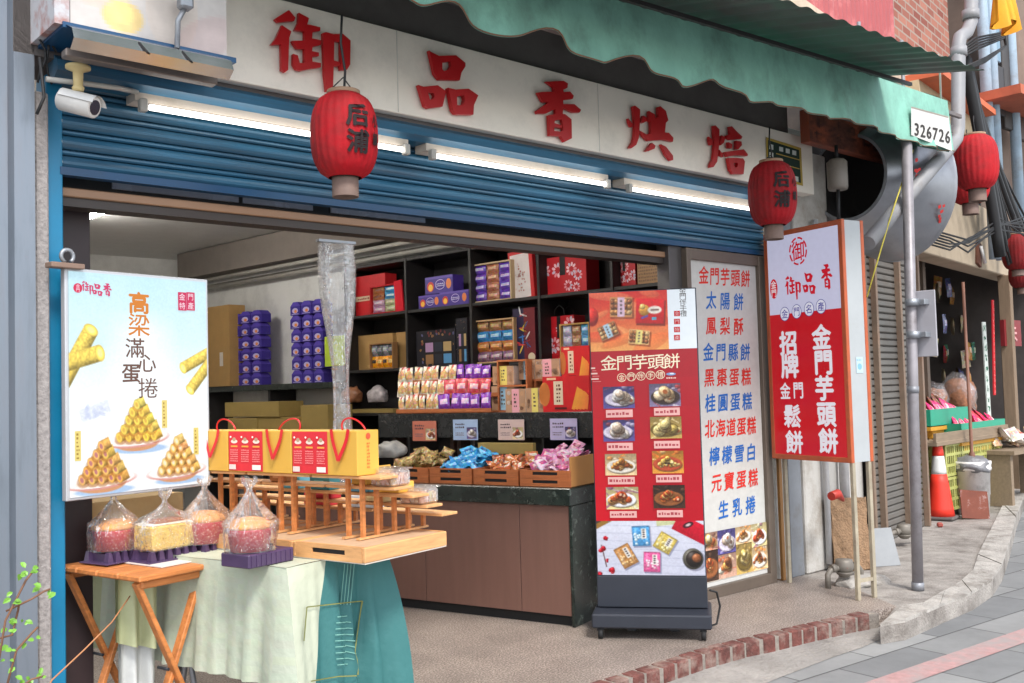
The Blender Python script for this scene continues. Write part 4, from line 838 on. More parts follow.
# stepped rack on the tier with three rows of packs
def rack(pxa, pxb, label, rows, m):
    a, b2 = TF.uv(pxa, 400)[0], TF.uv(pxb, 400)[0]; t = thing("stepped_rack", label, "rack", TF.at((a + b2) / 2, 0, zt0), TF.t)
    for i, (d, z) in enumerate(rows):
        mb = MB(); mb.box((0, d + .045, z - .006), (b2 - a, .085, .012), None, None, .002); mb.build("step", m, t); mb = MB(); mb.box((0, d + .004, z + .006), (b2 - a, .008, .024)); mb.build("lip", m, t)
        if z > .03:
            for sx in (-1, 1): mb = MB(); mb.box((sx * ((b2 - a) / 2 - .01), d + .05, z / 2 - .006), (.016, .07, z - .012)); mb.build("upright", m, t)
    return a, b2
rz_ = []
for d, py in ((.02, 411.5), (.12, 396.5), (.22, 382)): rz_.append((d, max(.012, TF.uv(440, py, d)[1] - zt0)))
a, b2 = rack(394, 489, "brown wooden stepped rack of cream and purple snack packs on the raised shelf", rz_, crate_wood)
CREAM, PINKP, PURP = ((214, 186, 150), (238, 226, 204)), ((206, 80, 96), (240, 200, 196)), ((120, 50, 160), (226, 200, 230))
mid = TF.uv(455, 400)[0]
mesh_c = [pack_mesh("snack_pack", .10, .116, .04, (226, 216, 200), (190, 90, 80), s_, win=(206, 164, 112)) for s_ in range(3)]
mesh_p = [pack_mesh("snack_pack", .112, .116, .045, c_[0], c_[1], s_, win=None) for s_, c_ in ((1, PURP), (2, PINKP), (3, PURP))]
for r_, (d, z) in enumerate(rz_):
    hz_ = (TF.uv(440, 371.5 - 0, .22)[1] - TF.uv(440, 391, .12)[1])
    row = ("front", "middle", "back")[r_]
    a = TF.uv(394.5, 400, d)[0]; b2 = TF.uv(489, 400, d)[0]; mid = TF.uv((436, 441, 454)[r_], 400, d)[0]; nc = (6, 6, 7)[r_]; np_ = (5, 4, 4)[r_]
    for k in range(nc):
        u = a + (mid - a) * (k + .5) / nc; sc_ = (mid - a) / nc / .1
        o = obj_of(mesh_c[(k + r_) % 3], "snack_pack", "cream coloured snack pack in the %s row of the stepped rack" % row, "snack", "cream snack packs on the stepped rack", TF.at(u, d + .035, zt0 + z + .002), (-.12 + rng.uniform(-.12, .1), rng.uniform(-.12, .12), TF.t + rng.uniform(-.3, .3))); o.scale = (sc_ * rng.uniform(.92, 1.04), 1, rng.uniform(.9, 1.04))
    for k in range(np_):
        u = mid + (b2 - mid - .01) * (k + .5) / np_; sc_ = (b2 - mid) / np_ / .11
        o = obj_of(mesh_p[(r_) % 3], "snack_pack", "%s snack pack in the %s row of the stepped rack" % ("pink" if r_ == 1 else "purple", row), "snack", "purple and pink snack packs on the stepped rack", TF.at(u, d + .04, zt0 + z + .002), (-.12 + rng.uniform(-.12, .1), rng.uniform(-.12, .12), TF.t + rng.uniform(-.25, .25))); o.scale = (sc_ * rng.uniform(.92, 1.02), 1, rng.uniform(.9, 1.04))
# wooden cubbies with banded cake boxes
def d_banded(c_): return lambda a, w_, h, g: (a.rect(-w_ / 2, 0, w_ / 2, h, (180, 140, 110)), [a.ell(g.uniform(-.4, .4) * w_, g.uniform(.15, .85) * h, w_ * .09, h * .1, g.choice([(120, 80, 60), (214, 200, 190), (196, 150, 110)]), 8, 0, False) for _ in range(14)], a.rect(-w_ * .18, 0, w_ * .18, h, c_), a.dashes(-w_ * .08, h * .2, w_ * .08, h * .85, 4, (90, 70, 60), g))
def tf_box(label, px, d, depth, draw, name="cake_box", cat="cake box", base=None, group="banded cake boxes on the raised shelf", col=(206, 196, 186), lean=0, m=None): return carton(name, label, cat, TF, px, d, depth, draw, m, base, group, lean, col)
YEL, BLU, PNK = (226, 206, 110), (150, 190, 214), (226, 160, 170)
cub = thing("wooden_cubby", "two open wooden cubbies stacked beside the stepped rack", "cubby", TF.at(TF.uv(503, 411)[0], .12, zt0), TF.t)
cw_ = TF.uv(517, 411, .12)[0] - TF.uv(490, 411, .12)[0]; ch = TF.uv(503, 360, .12)[1] - zt0
for z in (.006, ch / 2, ch - .006): mb = MB(); mb.box((0, .07, z), (cw_, .14, .012)); mb.build("board", crate_wood, cub)
for sx in (-1, 1): mb = MB(); mb.box((sx * (cw_ / 2 + .005), .07, ch / 2), (.01, .14, ch)); mb.build("side", crate_wood, cub)
tf_box("cake box with a yellow band in the upper cubby", (493, 514, 382, 366), .14, .1, d_banded(YEL), base=zt0 + ch / 2 + .007)
tf_box("cake box with a pale blue band in the lower cubby", (492, 515, 409, 386), .14, .1, d_banded(BLU), base=zt0 + .013)
st2 = thing("narrow_shelf", "small wooden shelf carrying cake boxes behind the red roll carton", "shelf", TF.at(TF.uv(541, 381)[0], .18, zt0), TF.t)
sw = TF.uv(562, 381, .18)[0] - TF.uv(519, 381, .18)[0]; sh_ = TF.uv(540, 379, .18)[1] - zt0
mb = MB(); mb.box((0, .07, sh_ - .006), (sw, .14, .012)); mb.build("board", crate_wood, st2)
for sx in (-1, 1): mb = MB(); mb.box((sx * (sw / 2 - .01), .07, sh_ / 2 - .006), (.014, .13, sh_ - .012)); mb.build("side", crate_wood, st2)
tf_box("cake box with a pale blue band on the narrow shelf", (519, 534.5, 378, 360), .19, .1, d_banded(BLU), base=zt0 + sh_)
tf_box("cake box with a pink band on the narrow shelf", (535, 560, 377, 359), .19, .1, d_banded(PNK), base=zt0 + sh_)
tf_box("cake box with a pink band in front of the narrow shelf", (506, 526, 410, 389), .02, .1, d_banded(PNK), base=zt0)
tf_box("cake box with a yellow band in front of the narrow shelf", (526.5, 544, 410, 388), .02, .1, d_banded(YEL), base=zt0)
def d_rolls(a, w_, h, g):
    a.rect(-w_ / 2, 0, w_ / 2, h, (204, 28, 34)); a.ell(-w_ * .46, h * .5, w_ * .12, h * .34, (190, 110, 50)); a.rect(-w_ * .26, h * .2, w_ * .0 - w_ * .06, h * .86, (226, 206, 176)); a.dashes(-w_ * .2, h * .26, -w_ * .1, h * .8, 5, (110, 60, 40), g)
    for k in range(5): x = w_ * (.12 + .07 * k); a.poly([(x, h * .08), (x + w_ * .06, h * .05), (min(w_ * .49, x + w_ * .2), h * (.62 - .06 * k)), (min(w_ * .44, x + w_ * .13), h * (.7 - .06 * k))], (236, 160 - 8 * k, 60))
    a.rect(-w_ * .4, h * .9, -w_ * .2, h * .96, (236, 190, 150)); a.rect(-w_ * .24, h * .07, w_ * .02, h * .13, (90, 20, 20))
tf_box("red carton printed with golden egg rolls at the street end of the raised shelf", (543.5, 590, 413, 376), .01, .12, d_rolls, name="roll_carton", cat="carton", base=zt0, group="red egg roll cartons", col=RED)
tf_box("red egg roll carton standing behind the front one", (562, 590, 376, 346), .2, .1, d_rolls, name="roll_carton", cat="carton", base=zt0 + .20, group="red egg roll cartons", col=RED)
ped = thing("box_riser", "small dark riser under the rear red carton", "riser", TF.at(TF.uv(576, 400, .2)[0], .2, zt0), TF.t); mb = MB(); mb.box((0, .06, .099), (.2, .12, .198)); mb.build("body", black_wood, ped)
# price cards
def card(px, c_, pic, lab):
    t = carton("price_card", lab, "price card", TF, px, -.012, .004, lambda a, w_, h, g: (a.rect(-w_ / 2, 0, w_ / 2, h, c_), a.dashes(-w_ * .4, h * .55, 0, h * .85, 2, (70, 50, 60), g), a.dashes(-w_ * .4, h * .2, -w_ * .05, h * .4, 2, (120, 100, 110), g), a.food(w_ * .06, h * .06, w_ * .46, h * .62, 'white' if pic[2] > 70 else 'balls', int(px[0]), 14)), None, None, "price cards on the edge of the raised shelf", 0, c_, 0)
card((413, 436.5, 441, 421), (190, 112, 92), (90, 50, 60), "terracotta price card on the raised shelf edge")
card((453.5, 478, 440, 419.5), (160, 180, 210), (90, 70, 80), "pale blue price card on the raised shelf edge")
card((498.5, 524.5, 440, 419.5), (202, 176, 170), (110, 60, 60), "dusty pink price card on the raised shelf edge")
card((550.5, 577.5, 440, 418.5), (190, 180, 214), (70, 80, 140), "lavender price card nearest the red banner stand")
# crates at the front of the counter, two high, with piles of wrapped snacks
def crate(pxa, pxb, label_a, label_b):
    a, b2 = CF.uv(pxa, 488)[0], CF.uv(pxb, 488)[0]; w_ = b2 - a - .006; h = (CF.uv(480, 470)[1] - zc) / 2; D = .36; objs = []
    for lv, lab in ((0, label_a), (1, label_b)):
        t = thing("wooden_crate", lab, "crate", CF.at((a + b2) / 2, .03, zc + lv * (h + .001) + .002), CF.t, "wooden snack crates along the counter front"); T = .012; hg = h * .36
        for nm, y in (("front", T / 2), ("back", D - T / 2)):
            mb = MB(); s_ = min(.11, w_ * .25)
            mb.box((0, y, h * .2), (w_, T, h * .4)); mb.box((0, y, h * .9), (w_, T, h * .2)); q_ = (w_ - 2 * s_) / 2
            for sx in (-1, 1): mb.box((sx * (s_ + q_ / 2), y, h * .6), (q_, T, h * .4))
            mb.build(nm, crate_wood, t)
            if nm == "front": mb = MB(); mb.box((0, T * .5 + .004, h * .6), (2 * s_, .004, h * .4)); mb.build("grip_slot", black_rubber, t)
        for sx in (-1, 1): mb = MB(); mb.box((sx * (w_ / 2 - T / 2), D / 2, h / 2), (T, D - 2 * T, h)); mb.build("side", crate_wood, t)
        mb = MB(); mb.box((0, D / 2, .006), (w_ - 2 * T, D - 2 * T, .008)); mb.build("floor", crate_wood, t); objs.append(t)
    return (a + b2) / 2, w_, 2 * h, D
def pile(cr, cols, label, n, seed, pk=(.085, .065), hump=.10):
    u, w_, h, D = cr; g = random.Random(seed); ms_ = [pack_mesh("wrapped_snack", pk[0], pk[1], .03, c_[0], c_[1], i) for i, c_ in enumerate(cols)]
    for k in range(n):
        f = k / n; x, y = g.uniform(-.46, .46) * (w_ - .08), .04 + (D - .08) * g.random(); top = h - .03 + (hump * (y / D) ** .8 + .02) * (.4 + .6 * f)
        obj_of(g.choice(ms_), "wrapped_snack", label, "snack", "wrapped snacks piled in the counter crates", CF.at(u + x, .03 + y, zc + top), (-1.0 + g.uniform(-.6, .4), g.uniform(-.5, .5), CF.t + g.uniform(-1.2, 1.2)))
c1_ = crate(383, 426, "lower wooden crate at the far end of the counter", "upper wooden crate at the far end of the counter, under tan snacks")
c2_ = crate(426.5, 469.5, "lower wooden crate under the bright blue snacks", "upper wooden crate full of bright blue snacks")
c3_ = crate(470.5, 516, "lower wooden crate under the orange and white snacks", "upper wooden crate full of orange and white snacks")
c4_ = crate(517, 568.5, "lower wooden crate under the pink snacks", "upper wooden crate full of pink snacks")
pile(c1_, [((150, 122, 76), (190, 164, 110)), ((130, 104, 60), (170, 150, 100))], "tan wrapped snack in the crate at the far end of the counter", 56, 1)
pile(c2_, [((36, 130, 190), (130, 190, 224)), ((70, 160, 210), (30, 90, 150))], "bright blue wrapped snack in the second crate of the counter", 62, 2)
pile(c3_, [((176, 92, 48), (230, 214, 200)), ((200, 120, 70), (240, 226, 214)), ((120, 56, 36), (200, 120, 80))], "orange and white wrapped snack in the third crate of the counter", 60, 3, hump=.06)
pile(c4_, [((190, 96, 140), (226, 180, 204)), ((214, 150, 180), (150, 60, 100)), ((226, 196, 214), (190, 90, 130))], "pink wrapped snack in the crate nearest the red banner stand", 74, 4, (.085, .08), .12)
kp = thing("card_panel", "plain brown card panel standing at the street end of the counter crates", "card panel", CF.at(-.012, .04, zc + .002), CF.t); mb = MB(); mb.box((0, .21, .085), (.012, .42, .17), None, None, .002); mb.build("panel", mat("tan_card", (176, 122, 64), .7, var=.06), kp)
carton("carton", "low khaki carton behind the blue snacks on the counter", "carton", TF, (478, 533, 454, 443), -.06, .04, None, khaki, None)
# crumpled bags at the far end of the counter
bagm = mat("white_poly_bag", (150, 149, 146), .35, var=.1, spec=.6, bump=.3, bscale=25)
def lump(name, label, cat, c_, r, m, seed, sq=(1, 1, .7)):
    g = random.Random(seed); bm = bmesh.new(); bmesh.ops.create_icosphere(bm, subdivisions=3, radius=1); ph = [(Vector((g.uniform(-1, 1), g.uniform(-1, 1), g.uniform(-1, 1))).normalized(), g.uniform(2, 6), g.uniform(0, 6)) for _ in range(9)]
    for v in bm.verts:
        d_ = v.co.normalized(); k = 1 + .09 * sum(math.sin(f * d_.dot(ax) * 2 + p) for ax, f, p in ph) / 2; v.co = Vector((d_.x * k * sq[0], d_.y * k * sq[1], max(-.55, d_.z * k) * sq[2])) * r
    zmin = min(v.co.z for v in bm.verts)
    for v in bm.verts: v.co.z -= zmin
    me = bpy.data.meshes.new(name); bm.to_mesh(me); bm.free(); me.materials.append(m); [setattr(p, "use_smooth", True) for p in me.polygons]
    o = bpy.data.objects.new(name, me); C.objects.link(o); o.location = c_; return tag(o, label, cat)
q = CF.at(CF.uv(388, 465, .2)[0], .22, c1_[2] + zc + .05); lump("plastic_bag", "crumpled white plastic bag at the far end of the counter", "plastic bag", q, .10, bagm, 3)

for px_, c_, lab, sd in ((344, (150, 100, 70), "brown and white snack bag left on the khaki carton behind the gathered curtain", 4), (371, (190, 182, 186), "pale crumpled snack bag right on the khaki carton behind the gathered curtain", 7)):
    q = SH.hit(px_ + 8, 408, .03); lump("snack_bag", lab, "snack bag", Vector((q.x, q.y, zb3 + .10)), .11, mat("bag_%d" % px_, c_, .3, var=.5, scale=14, spec=.6, bump=.3, bscale=20), sd, (.8, 1, .9))
g = random.Random(5)
# ================================================================== RED BANNER STAND (backlit, on castors)
ST = Fr((PZ(593, 632) + PZ(706, 635)) / 2, -52.558)
def upx(fr): return lambda x, y: fr.uv(x, y)
uA, uB = ST.uv(598, 576)[0], ST.uv(705.5, 576)[0]; zA, zB = ST.uv(650, 576)[1], ST.uv(640, 291)[1]
WS = uB - uA; u0 = (uA + uB) / 2; bz = ST.uv(650, 607)[1]
stand = thing("banner_stand", "tall red backlit menu stand with pictures of pastries on a black wheeled base", "menu stand", ST.at(u0, 0, 0), ST.t)
blk = mat("charcoal_metal", (46, 50, 60), .45, .2, var=.1)
mb = MB(); mb.box((0, .035, (zA + zB) / 2), (WS + .012, .06, zB - zA + .012), None, None, .003); mb.build("light_box", blk, stand)
mb = MB(); mb.box((0, .035, (zA + bz) / 2 - .003), (WS + .014, .07, zA - bz), None, None, .003); mb.build("lower_panel", blk, stand)
mb = MB(); mb.box((0, .02, bz - .045), (WS + .05, .36, .075), None, None, .008); mb.build("base", blk, stand)
for sx in (-1, 1):
    for y in (-.13, .16):
        c_ = MB(); c_.tube([(sx * (WS / 2 - .02) - .012, y, .028), (sx * (WS / 2 - .02) + .012, y, .028)], .027, 14); c_.box((sx * (WS / 2 - .02), y, .056), (.034, .03, .02)); c_.build("castor", black_rubber, stand)
for sx in (-.2, .2): c_ = MB(); c_.box((sx * WS, .04, .035), (.05, .05, .05)); c_.build("foot_block", dark_metal, stand)
a = Art(.0025); w2 = WS / 2
def S(x, y): u, v = ST.uv(x, y); return (u - u0, v)
def R2(pxa, pya, pxb, pyb): p, q2 = S(pxa, pya), S(pxb, pyb); return p[0], q2[1], q2[0], p[1]
zmid1 = S(640, 350)[1]; zmid2 = S(650, 521)[1]
a.grad(-w2, zmid2, w2, zmid1, (206, 12, 34), (176, 14, 32), 10); a.grad(-w2 * .35, zmid2, w2, zmid1, (190, 14, 34), (164, 14, 34), 6)
xw = S(668, 320)[0]
nW, nH = 84, 62; R = Ras(nW, nH, 5); R.vgrad((240, 170, 96), (206, 30, 22)); sxr = nW / (xw + w2)
def SR(px, py): u, v = S(px, py); return (u + w2) * sxr, (v - zmid1) / (zB - zmid1) * nH
for _ in range(14): R.blob(R.g.uniform(0, nW), R.g.uniform(0, nH), R.g.uniform(8, 26), R.g.uniform(3, 9), R.g.uniform(-.6, .6), R.g.choice([(236, 90, 40), (244, 190, 120), (214, 30, 24), (250, 214, 150)]), .8, .1, 0, .35)
R.blob(*SR(592, 317), 7, 10, 0, (220, 40, 30), .6)
def cakebox(px, py, w_, h, rot, c_, band):
    x0, y0 = SR(px, py); R.rect(x0 + 1.2, y0 - 1.6, w_ * 1.06, h * 1.05, rot, (80, 30, 14), .0, .5); R.rect(x0, y0, w_, h, rot, c_); R.rect(x0, y0, w_ * .9, h * .84, rot, tuple(v * .6 for v in c_))
    for i in range(5):
        for j in range(3):
            a_, b_ = (i - 2) * w_ * .19, (j - 1) * h * .27; R.blob(x0 + a_ * math.cos(rot) - b_ * math.sin(rot), y0 + a_ * math.sin(rot) + b_ * math.cos(rot), w_ * .1, h * .15, R.g.uniform(0, 3), R.g.choice([(196, 130, 70), (224, 180, 120), (150, 84, 44), (210, 150, 90)]), .5, .25)
    R.rect(x0, y0, w_ * .32, h * .98, rot, band, .05); 
    for k in range(4): R.flat(x0 - math.sin(rot) * h * (.3 - .2 * k), y0 + math.cos(rot) * h * (.3 - .2 * k), w_ * .05, h * .06, .4, (96, 84, 84))
x0, y0 = SR(650, 311); R.rect(x0 + 1, y0 - 2, 31, 27, -.06, (70, 8, 10), 0, .6); R.rect(x0, y0, 30, 26, -.06, (204, 16, 28), .05, 1, .25); R.blob(x0 - 6, y0 + 1, 6, 6, 0, (230, 160, 60), .6); R.blob(x0 - 8, y0 + 5, 3, 3, 0, (240, 200, 110), .6); R.flat(x0 + 5, y0 + 1, 7.5, 4.2, 0, (236, 226, 214)); R.rect(x0 + 5, y0 + 1, 9, 1.6, 0, (90, 50, 50)); R.rect(x0 - 6, y0 - 6, 8, 2, .3, (90, 80, 170)); R.rect(x0 + 4, y0 - 8, 5, 3, 0, (90, 160, 190))
cakebox(621, 307, 24, 21, -.04, (206, 140, 84), (216, 182, 204)); cakebox(608, 331, 20, 15, .38, (170, 120, 80), (176, 204, 224)); cakebox(639, 337, 22, 15, -.12, (230, 180, 120), (234, 216, 130)); R.grain(.06); a.raster(R, -w2, zmid1, xw, zB); a.rect(xw, zmid1, w2, zB, (226, 234, 242))
p = S(683, 303); a.text("金門伴手禮", p[0], p[1] + .005, .040, .036, .031, (90, 86, 84), .006, True)
for k in range(4):
    q = S(677, 313.5 + 8 * k); a.rect(q[0] - .016, q[1] - .015, q[0] + .016, q[1] + .015, (190, 24, 36)); a.char("金門特產"[k], q[0], q[1], .024, .024, (240, 220, 220), .0); a.L += 1
p = S(640, 362); a.text("金門芋頭餅", p[0], p[1], .095, .088, .086, (248, 236, 206), .004, rot=.05); p = S(641, 377)
for k in range(5): x = p[0] + (k - 2) * .053; a.ring(x, p[1] + .0025 * k, .025, .024, .003, (246, 232, 200), 20); a.char("金門伴手禮"[k], x, p[1] + .0025 * k, .036, .036, (246, 232, 200), .0)
q = S(671, 374); a.ell(q[0], q[1], .026, .008, (120, 150, 200), 14); a.ell(q[0] + .005, q[1] + .002, .012, .004, (226, 230, 240), 10); a.dashes(q[0] - .026, q[1] - .028, q[0] + .026, q[1] - .014, 1, (236, 190, 180), g)
q = S(592, 369)
for k, L in enumerate((.03, .05, .06)): a.rect(q[0] - .005, q[1] - .03 * k, q[0] + L * .6, q[1] - .03 * k + .008, (236, 200, 190)); a.rect(q[0] + .002, q[1] - .03 * k - .012, q[0] + L * .8, q[1] - .03 * k - .009, (220, 140, 140))
pics = [((603, 387, 635, 408), (606, 410, 633, 417), 'white'), ((649, 384, 681, 406), (654, 408, 680, 415), 'dark'), ((603, 420, 635, 441), (607, 443, 633, 450), 'white'), ((650, 417, 682, 438), (654, 441, 680, 448), 'gold'), ((605, 454, 637, 475), (608, 477, 635, 484), 'nuts'), ((652, 451, 684, 473), (656, 475, 682, 482), 'rolls'), ((606, 487, 639, 509), (610, 511, 637, 517.5), 'balls'), ((653, 485, 685.5, 508), (657, 510, 683, 517), 'crisps')]
a.build("printed_panel", LIT, stand)
for i, (r_, lb_, kd) in enumerate(pics):
    ar_ = Art(-.008); x0, y0, x1, y1 = R2(*r_); ar_.food(x0, y0, x1, y1, kd, i + 3); ar_.build("pastry_picture", LIT, stand)
    ar_ = Art(-.008); x0, y0, x1, y1 = R2(*lb_); ar_.rect(x0, y0, x1, y1, (232, 176, 172)); ar_.dashes(x0 + .008, y0 + .008, x1 - .008, y1 - .006, 1, (170, 70, 80), g); ar_.build("caption_strip", LIT, stand)
# bottom picture: marble table with four wrapped cakes
a = Art(.0025); nW, nH = 116, 62; R = Ras(nW, nH, 12); R.vgrad((206, 208, 226), (220, 222, 236)); sxr = nW / (2 * w2)
def SR(px, py): u, v = S(px, py); return (u + w2) * sxr, (v - zA - .004) / (zmid2 - zA - .004) * nH
for k in range(7): R.rect(nW / 2, nH * (k + .3) / 7, nW * 1.2, .8, -.03, (178, 182, 202), .1, .7)
R.mixin(.25 * R.noise(9), (176, 180, 204)); x, y = SR(601, 524); R.rect(x, y + 6, 34, 16, .5, (150, 110, 50)); R.rect(x - 2, y + 6, 12, 7, .5, (60, 50, 50)); R.rect(x + 10, y + 8, 9, 8, .5, (60, 100, 170)); x, y = SR(672, 523); R.rect(x, y + 2, 34, 8, .1, (196, 200, 140), .1, .8); x, y = SR(694, 532); R.rect(x, y + 2, 44, 20, -.5, (196, 18, 44), .08, 1, .2); R.flat(x - 6, y + 8, 6, 3, .4, (60, 20, 30)); R.flat(x - 6, y + 8, 3, 1.4, .4, (220, 200, 200))
def sachet(px, py, w_, h, rot, c_, c2):
    x0, y0 = SR(px, py); R.rect(x0 + 1.2, y0 - 1.5, w_ * 1.03, h * 1.03, rot, (90, 90, 120), 0, .5); R.rect(x0, y0, w_, h, rot, tuple(v * .8 for v in c_), .15); R.rect(x0, y0, w_ * .94, h * .86, rot, c_, .22, 1, .2)
    for _ in range(12): p_, q_ = R.g.uniform(-.4, .4) * w_, R.g.uniform(-.4, .1) * h; R.blob(x0 + p_ * math.cos(rot) - q_ * math.sin(rot), y0 + p_ * math.sin(rot) + q_ * math.cos(rot), w_ * .08, h * .07, R.g.uniform(0, 3), c2, .7, .1)
    p_, q_ = w_ * .16, h * .12; xx, yy = x0 + p_ * math.cos(rot) - q_ * math.sin(rot), y0 + p_ * math.sin(rot) + q_ * math.cos(rot); R.rect(xx, yy, w_ * .28, h * .5, rot, (232, 228, 220), .05)
    for k in range(4): q2_ = h * (.17 - .11 * k); R.flat(xx - q2_ * math.sin(rot), yy + q2_ * math.cos(rot), w_ * .07, h * .035, rot, (70, 60, 70))
    for t_ in (-1, 1): R.blob(x0 + t_ * w_ * .3 * math.cos(rot), y0 + t_ * w_ * .3 * math.sin(rot), w_ * .08, h * .4, rot, (255, 255, 255), .9, 0, 0, .22)
sachet(641, 536, 19, 23, .04, (80, 156, 214), (190, 220, 240)); sachet(665, 543, 20, 20, -.55, (206, 182, 90), (240, 226, 160)); sachet(626, 556, 18, 25, .5, (190, 134, 76), (226, 180, 120)); sachet(652, 562, 18, 23, -.03, (226, 96, 154), (250, 200, 220))
x, y = SR(694, 559); R.flat(x + 1, y - 2, 12, 12, 0, (120, 120, 140), .6); R.blob(x - 1, y, 11, 12, 0, (92, 88, 78), .6); R.blob(x, y, 8.5, 9.5, 0, (52, 44, 40), .6); R.blob(x + 3, y + 1, 5, 5, 0, (160, 96, 60), .6)
R.rect(*SR(604, 556), 1.2, 26, .2, (96, 70, 70))
for px, py, r_ in ((602, 549, 4.5), (606, 538, 3), (611, 570, 4.5), (600, 574, 3.4), (608, 560, 2)): x, y = SR(px, py); [R.blob(x + R.g.uniform(-2, 2), y + R.g.uniform(-2, 2), r_ * .6, r_ * .5, R.g.uniform(0, 3), R.g.choice([(206, 20, 40), (224, 60, 70), (170, 10, 30)]), .6) for _ in range(5)]
R.grain(.04); a.raster(R, -w2, zA + .004, w2, zmid2)
a.build("lower_picture", LIT, stand)
cb_ = MB(); q = ST.at(uB + .02, .08, .22); cb_.tube([q, q + Vector((.06, .0, -.02)), q + Vector((.085, 0, -.10)), q + Vector((.05, 0, -.19)), q + Vector((-.02, .05, -.213))], .006, 8); tag(cb_.build("power_cable", black_cable), "black power cable curling from the red menu stand to the floor", "cable")

# ================================================================== WHITE MENU BOARD IN ITS BROWN FRAME
mu0, mu1 = PY(693, 258, YF - .01).x, PY(756, 265, YF - .01).x; fz1 = PY(690, 248, YF - .01).z; fL, fR = PY(686, 250, YF - .01).x, PY(764, 258, YF - .01).x
mz0, mz1 = .085, PY(720, 262, YF - .01).z
menu = thing("menu_board", "white menu with rows of red and blue brush lettering above pastry photos", "menu board", ((fL + fR) / 2, YF - .01, 0))
mc = (fL + fR) / 2
for (xa, xb, za, zb) in ((fL, fL + .04, 0, fz1), (fR - .07, fR, 0, fz1), (fL + .04, fR - .07, 0, .07), (fL + .04, fR - .07, mz1, fz1)):
    mb = MB(); mb.box(((xa + xb) / 2 - mc, .03, (za + zb) / 2), (xb - xa, .07, zb - za), None, None, .003); mb.build("frame", brown_alu, menu)
mb = MB(); mb.box(((fL + fR) / 2 - mc - .015, .04, .07 + (mz1 - .07) / 2), (fR - fL - .11, .03, mz1 - .07)); mb.build("glass_panel", mat("menu_backing", (206, 206, 202), .3), menu)
MF = Fr((mc, YF - .01), 0); a = Art(.0235); g = random.Random(9)
def Mq(x, y): u, v = MF.uv(x, y, .0235); return u, v
mL, mR = fL + .042 - mc, fR - .072 - mc
a.rect(mL, .072, mR, mz1 - .002, (194, 193, 189))
RD, BL = (206, 44, 34), (28, 96, 176)
for i, (t_, x, y, c_) in enumerate((("金門芋頭餅", 725, 277, RD), ("太陽餅", 725, 301, BL), ("鳳梨酥", 725, 326, RD), ("金門縣餅", 727, 352, BL), ("黑棗蛋糕", 728, 377, RD), ("桂圓蛋糕", 729, 402, BL), ("北海道蛋糕", 731, 427, RD), ("檸檬雪白", 733, 454, BL), ("元寶蛋糕", 735, 480, RD), ("生乳捲", 737, 507, BL))):
    u, v = Mq(x, y); n_ = len(t_); pit_ = .115 if n_ == 5 else (.135 if n_ == 4 else .15)
    a.text(t_, u, v, (.112 if n_ < 5 else .106), .122, pit_ * .98, c_, .018, shear=.10, rot=.06)
vb = Mq(735, 528)[1]
X0, X1 = mL + .0, mR
cols_ = [X0, X0 + (X1 - X0) * .26, X0 + (X1 - X0) * .52, X0 + (X1 - X0) * .76, X1]
a.rect(X0, .1, X1, vb, (226, 214, 196))
a.build("printed_sheet", PRM, menu)
for i, (xa, xb, za, zb, kd) in enumerate(((0, 1, .30, vb, 'mix'), (1, 2, .26, vb, 'white'), (2, 3, .30, vb, 'nuts'), (3, 4, .26, vb, 'balls'), (0, 1, .11, .295, 'crisps'), (1, 2, .11, .255, 'mix'), (2, 3, .11, .295, 'gold'), (3, 4, .11, .255, 'nuts'))):
    ar_ = Art(.0165); ar_.food(cols_[xa] + .0005, za - .004, cols_[xb] - .0005, zb + .004, kd, 40 + i, 24); ar_.build("pastry_picture", PRM, menu)

# ================================================================== PROJECTING LIGHT BOX SIGN
lp = PZ(856.5, 601); LB = Fr(lp, -101.735)
ul, ur = LB.uv(768, 350)[0], LB.uv(846.5, 340)[0]; lz0, lz1 = LB.uv(813, 460.5)[1], LB.uv(800, 227.5)[1]; lw = ur - ul
SB = Fr(lp, -11.735); ldp = SB.uv(868, 340)[0] - SB.uv(846.5, 340)[0]
lbx = thing("light_box_sign", "red and white light box sign with orange frame on thin legs", "light box", LB.at((ul + ur) / 2, 0, 0), LB.t)
orange_frame = mat("orange_frame_paint", (178, 84, 44), .5, var=.14, stain=(120, 70, 50), sscale=8, samt=.4)
mb = MB(); mb.box((0, ldp / 2, (lz0 + lz1) / 2), (lw - .004, ldp - .05, lz1 - lz0 - .004)); mb.build("casing", mat("casing_white", (166, 170, 172), .5, var=.05, stain=(150, 140, 130), sscale=5, samt=.5, pos=.58), lbx)
fw = .03
for y in (.012, ldp - .012):
    for (xa, xb, za, zb) in ((-lw / 2, -lw / 2 + fw, lz0, lz1), (lw / 2 - fw, lw / 2, lz0, lz1), (-lw / 2 + fw, lw / 2 - fw, lz0, lz0 + fw), (-lw / 2 + fw, lw / 2 - fw, lz1 - fw, lz1)):
        mb = MB(); mb.box(((xa + xb) / 2, y, (za + zb) / 2), (xb - xa + .004, .028, zb - za + .004), None, None, .003); mb.build("frame", orange_frame, lbx)
um = (ul + ur) / 2
for sx, dd in ((1, .02), (1, ldp - .03), (-1, ldp * .5)):
    mb = MB(); mb.bar((sx * (lw / 2 - .014), dd, -.0), (sx * (lw / 2 - .014), dd, lz0), .026, .026, None, .002); mb.build("leg", mat("leg_paint", (168, 158, 138), .55, .2, var=.2, stain=(110, 84, 62), sscale=8), lbx)
mb = MB(); mb.bar((lw / 2 - .014, .02, lz0 * .14), (lw / 2 - .014, ldp - .03, lz0 * .14), .02, .02); mb.build("brace", MATS["leg_paint"], lbx)
a = Art(.0005)
def Lq(x, y): u, v = LB.uv(x, y); return u - um, v
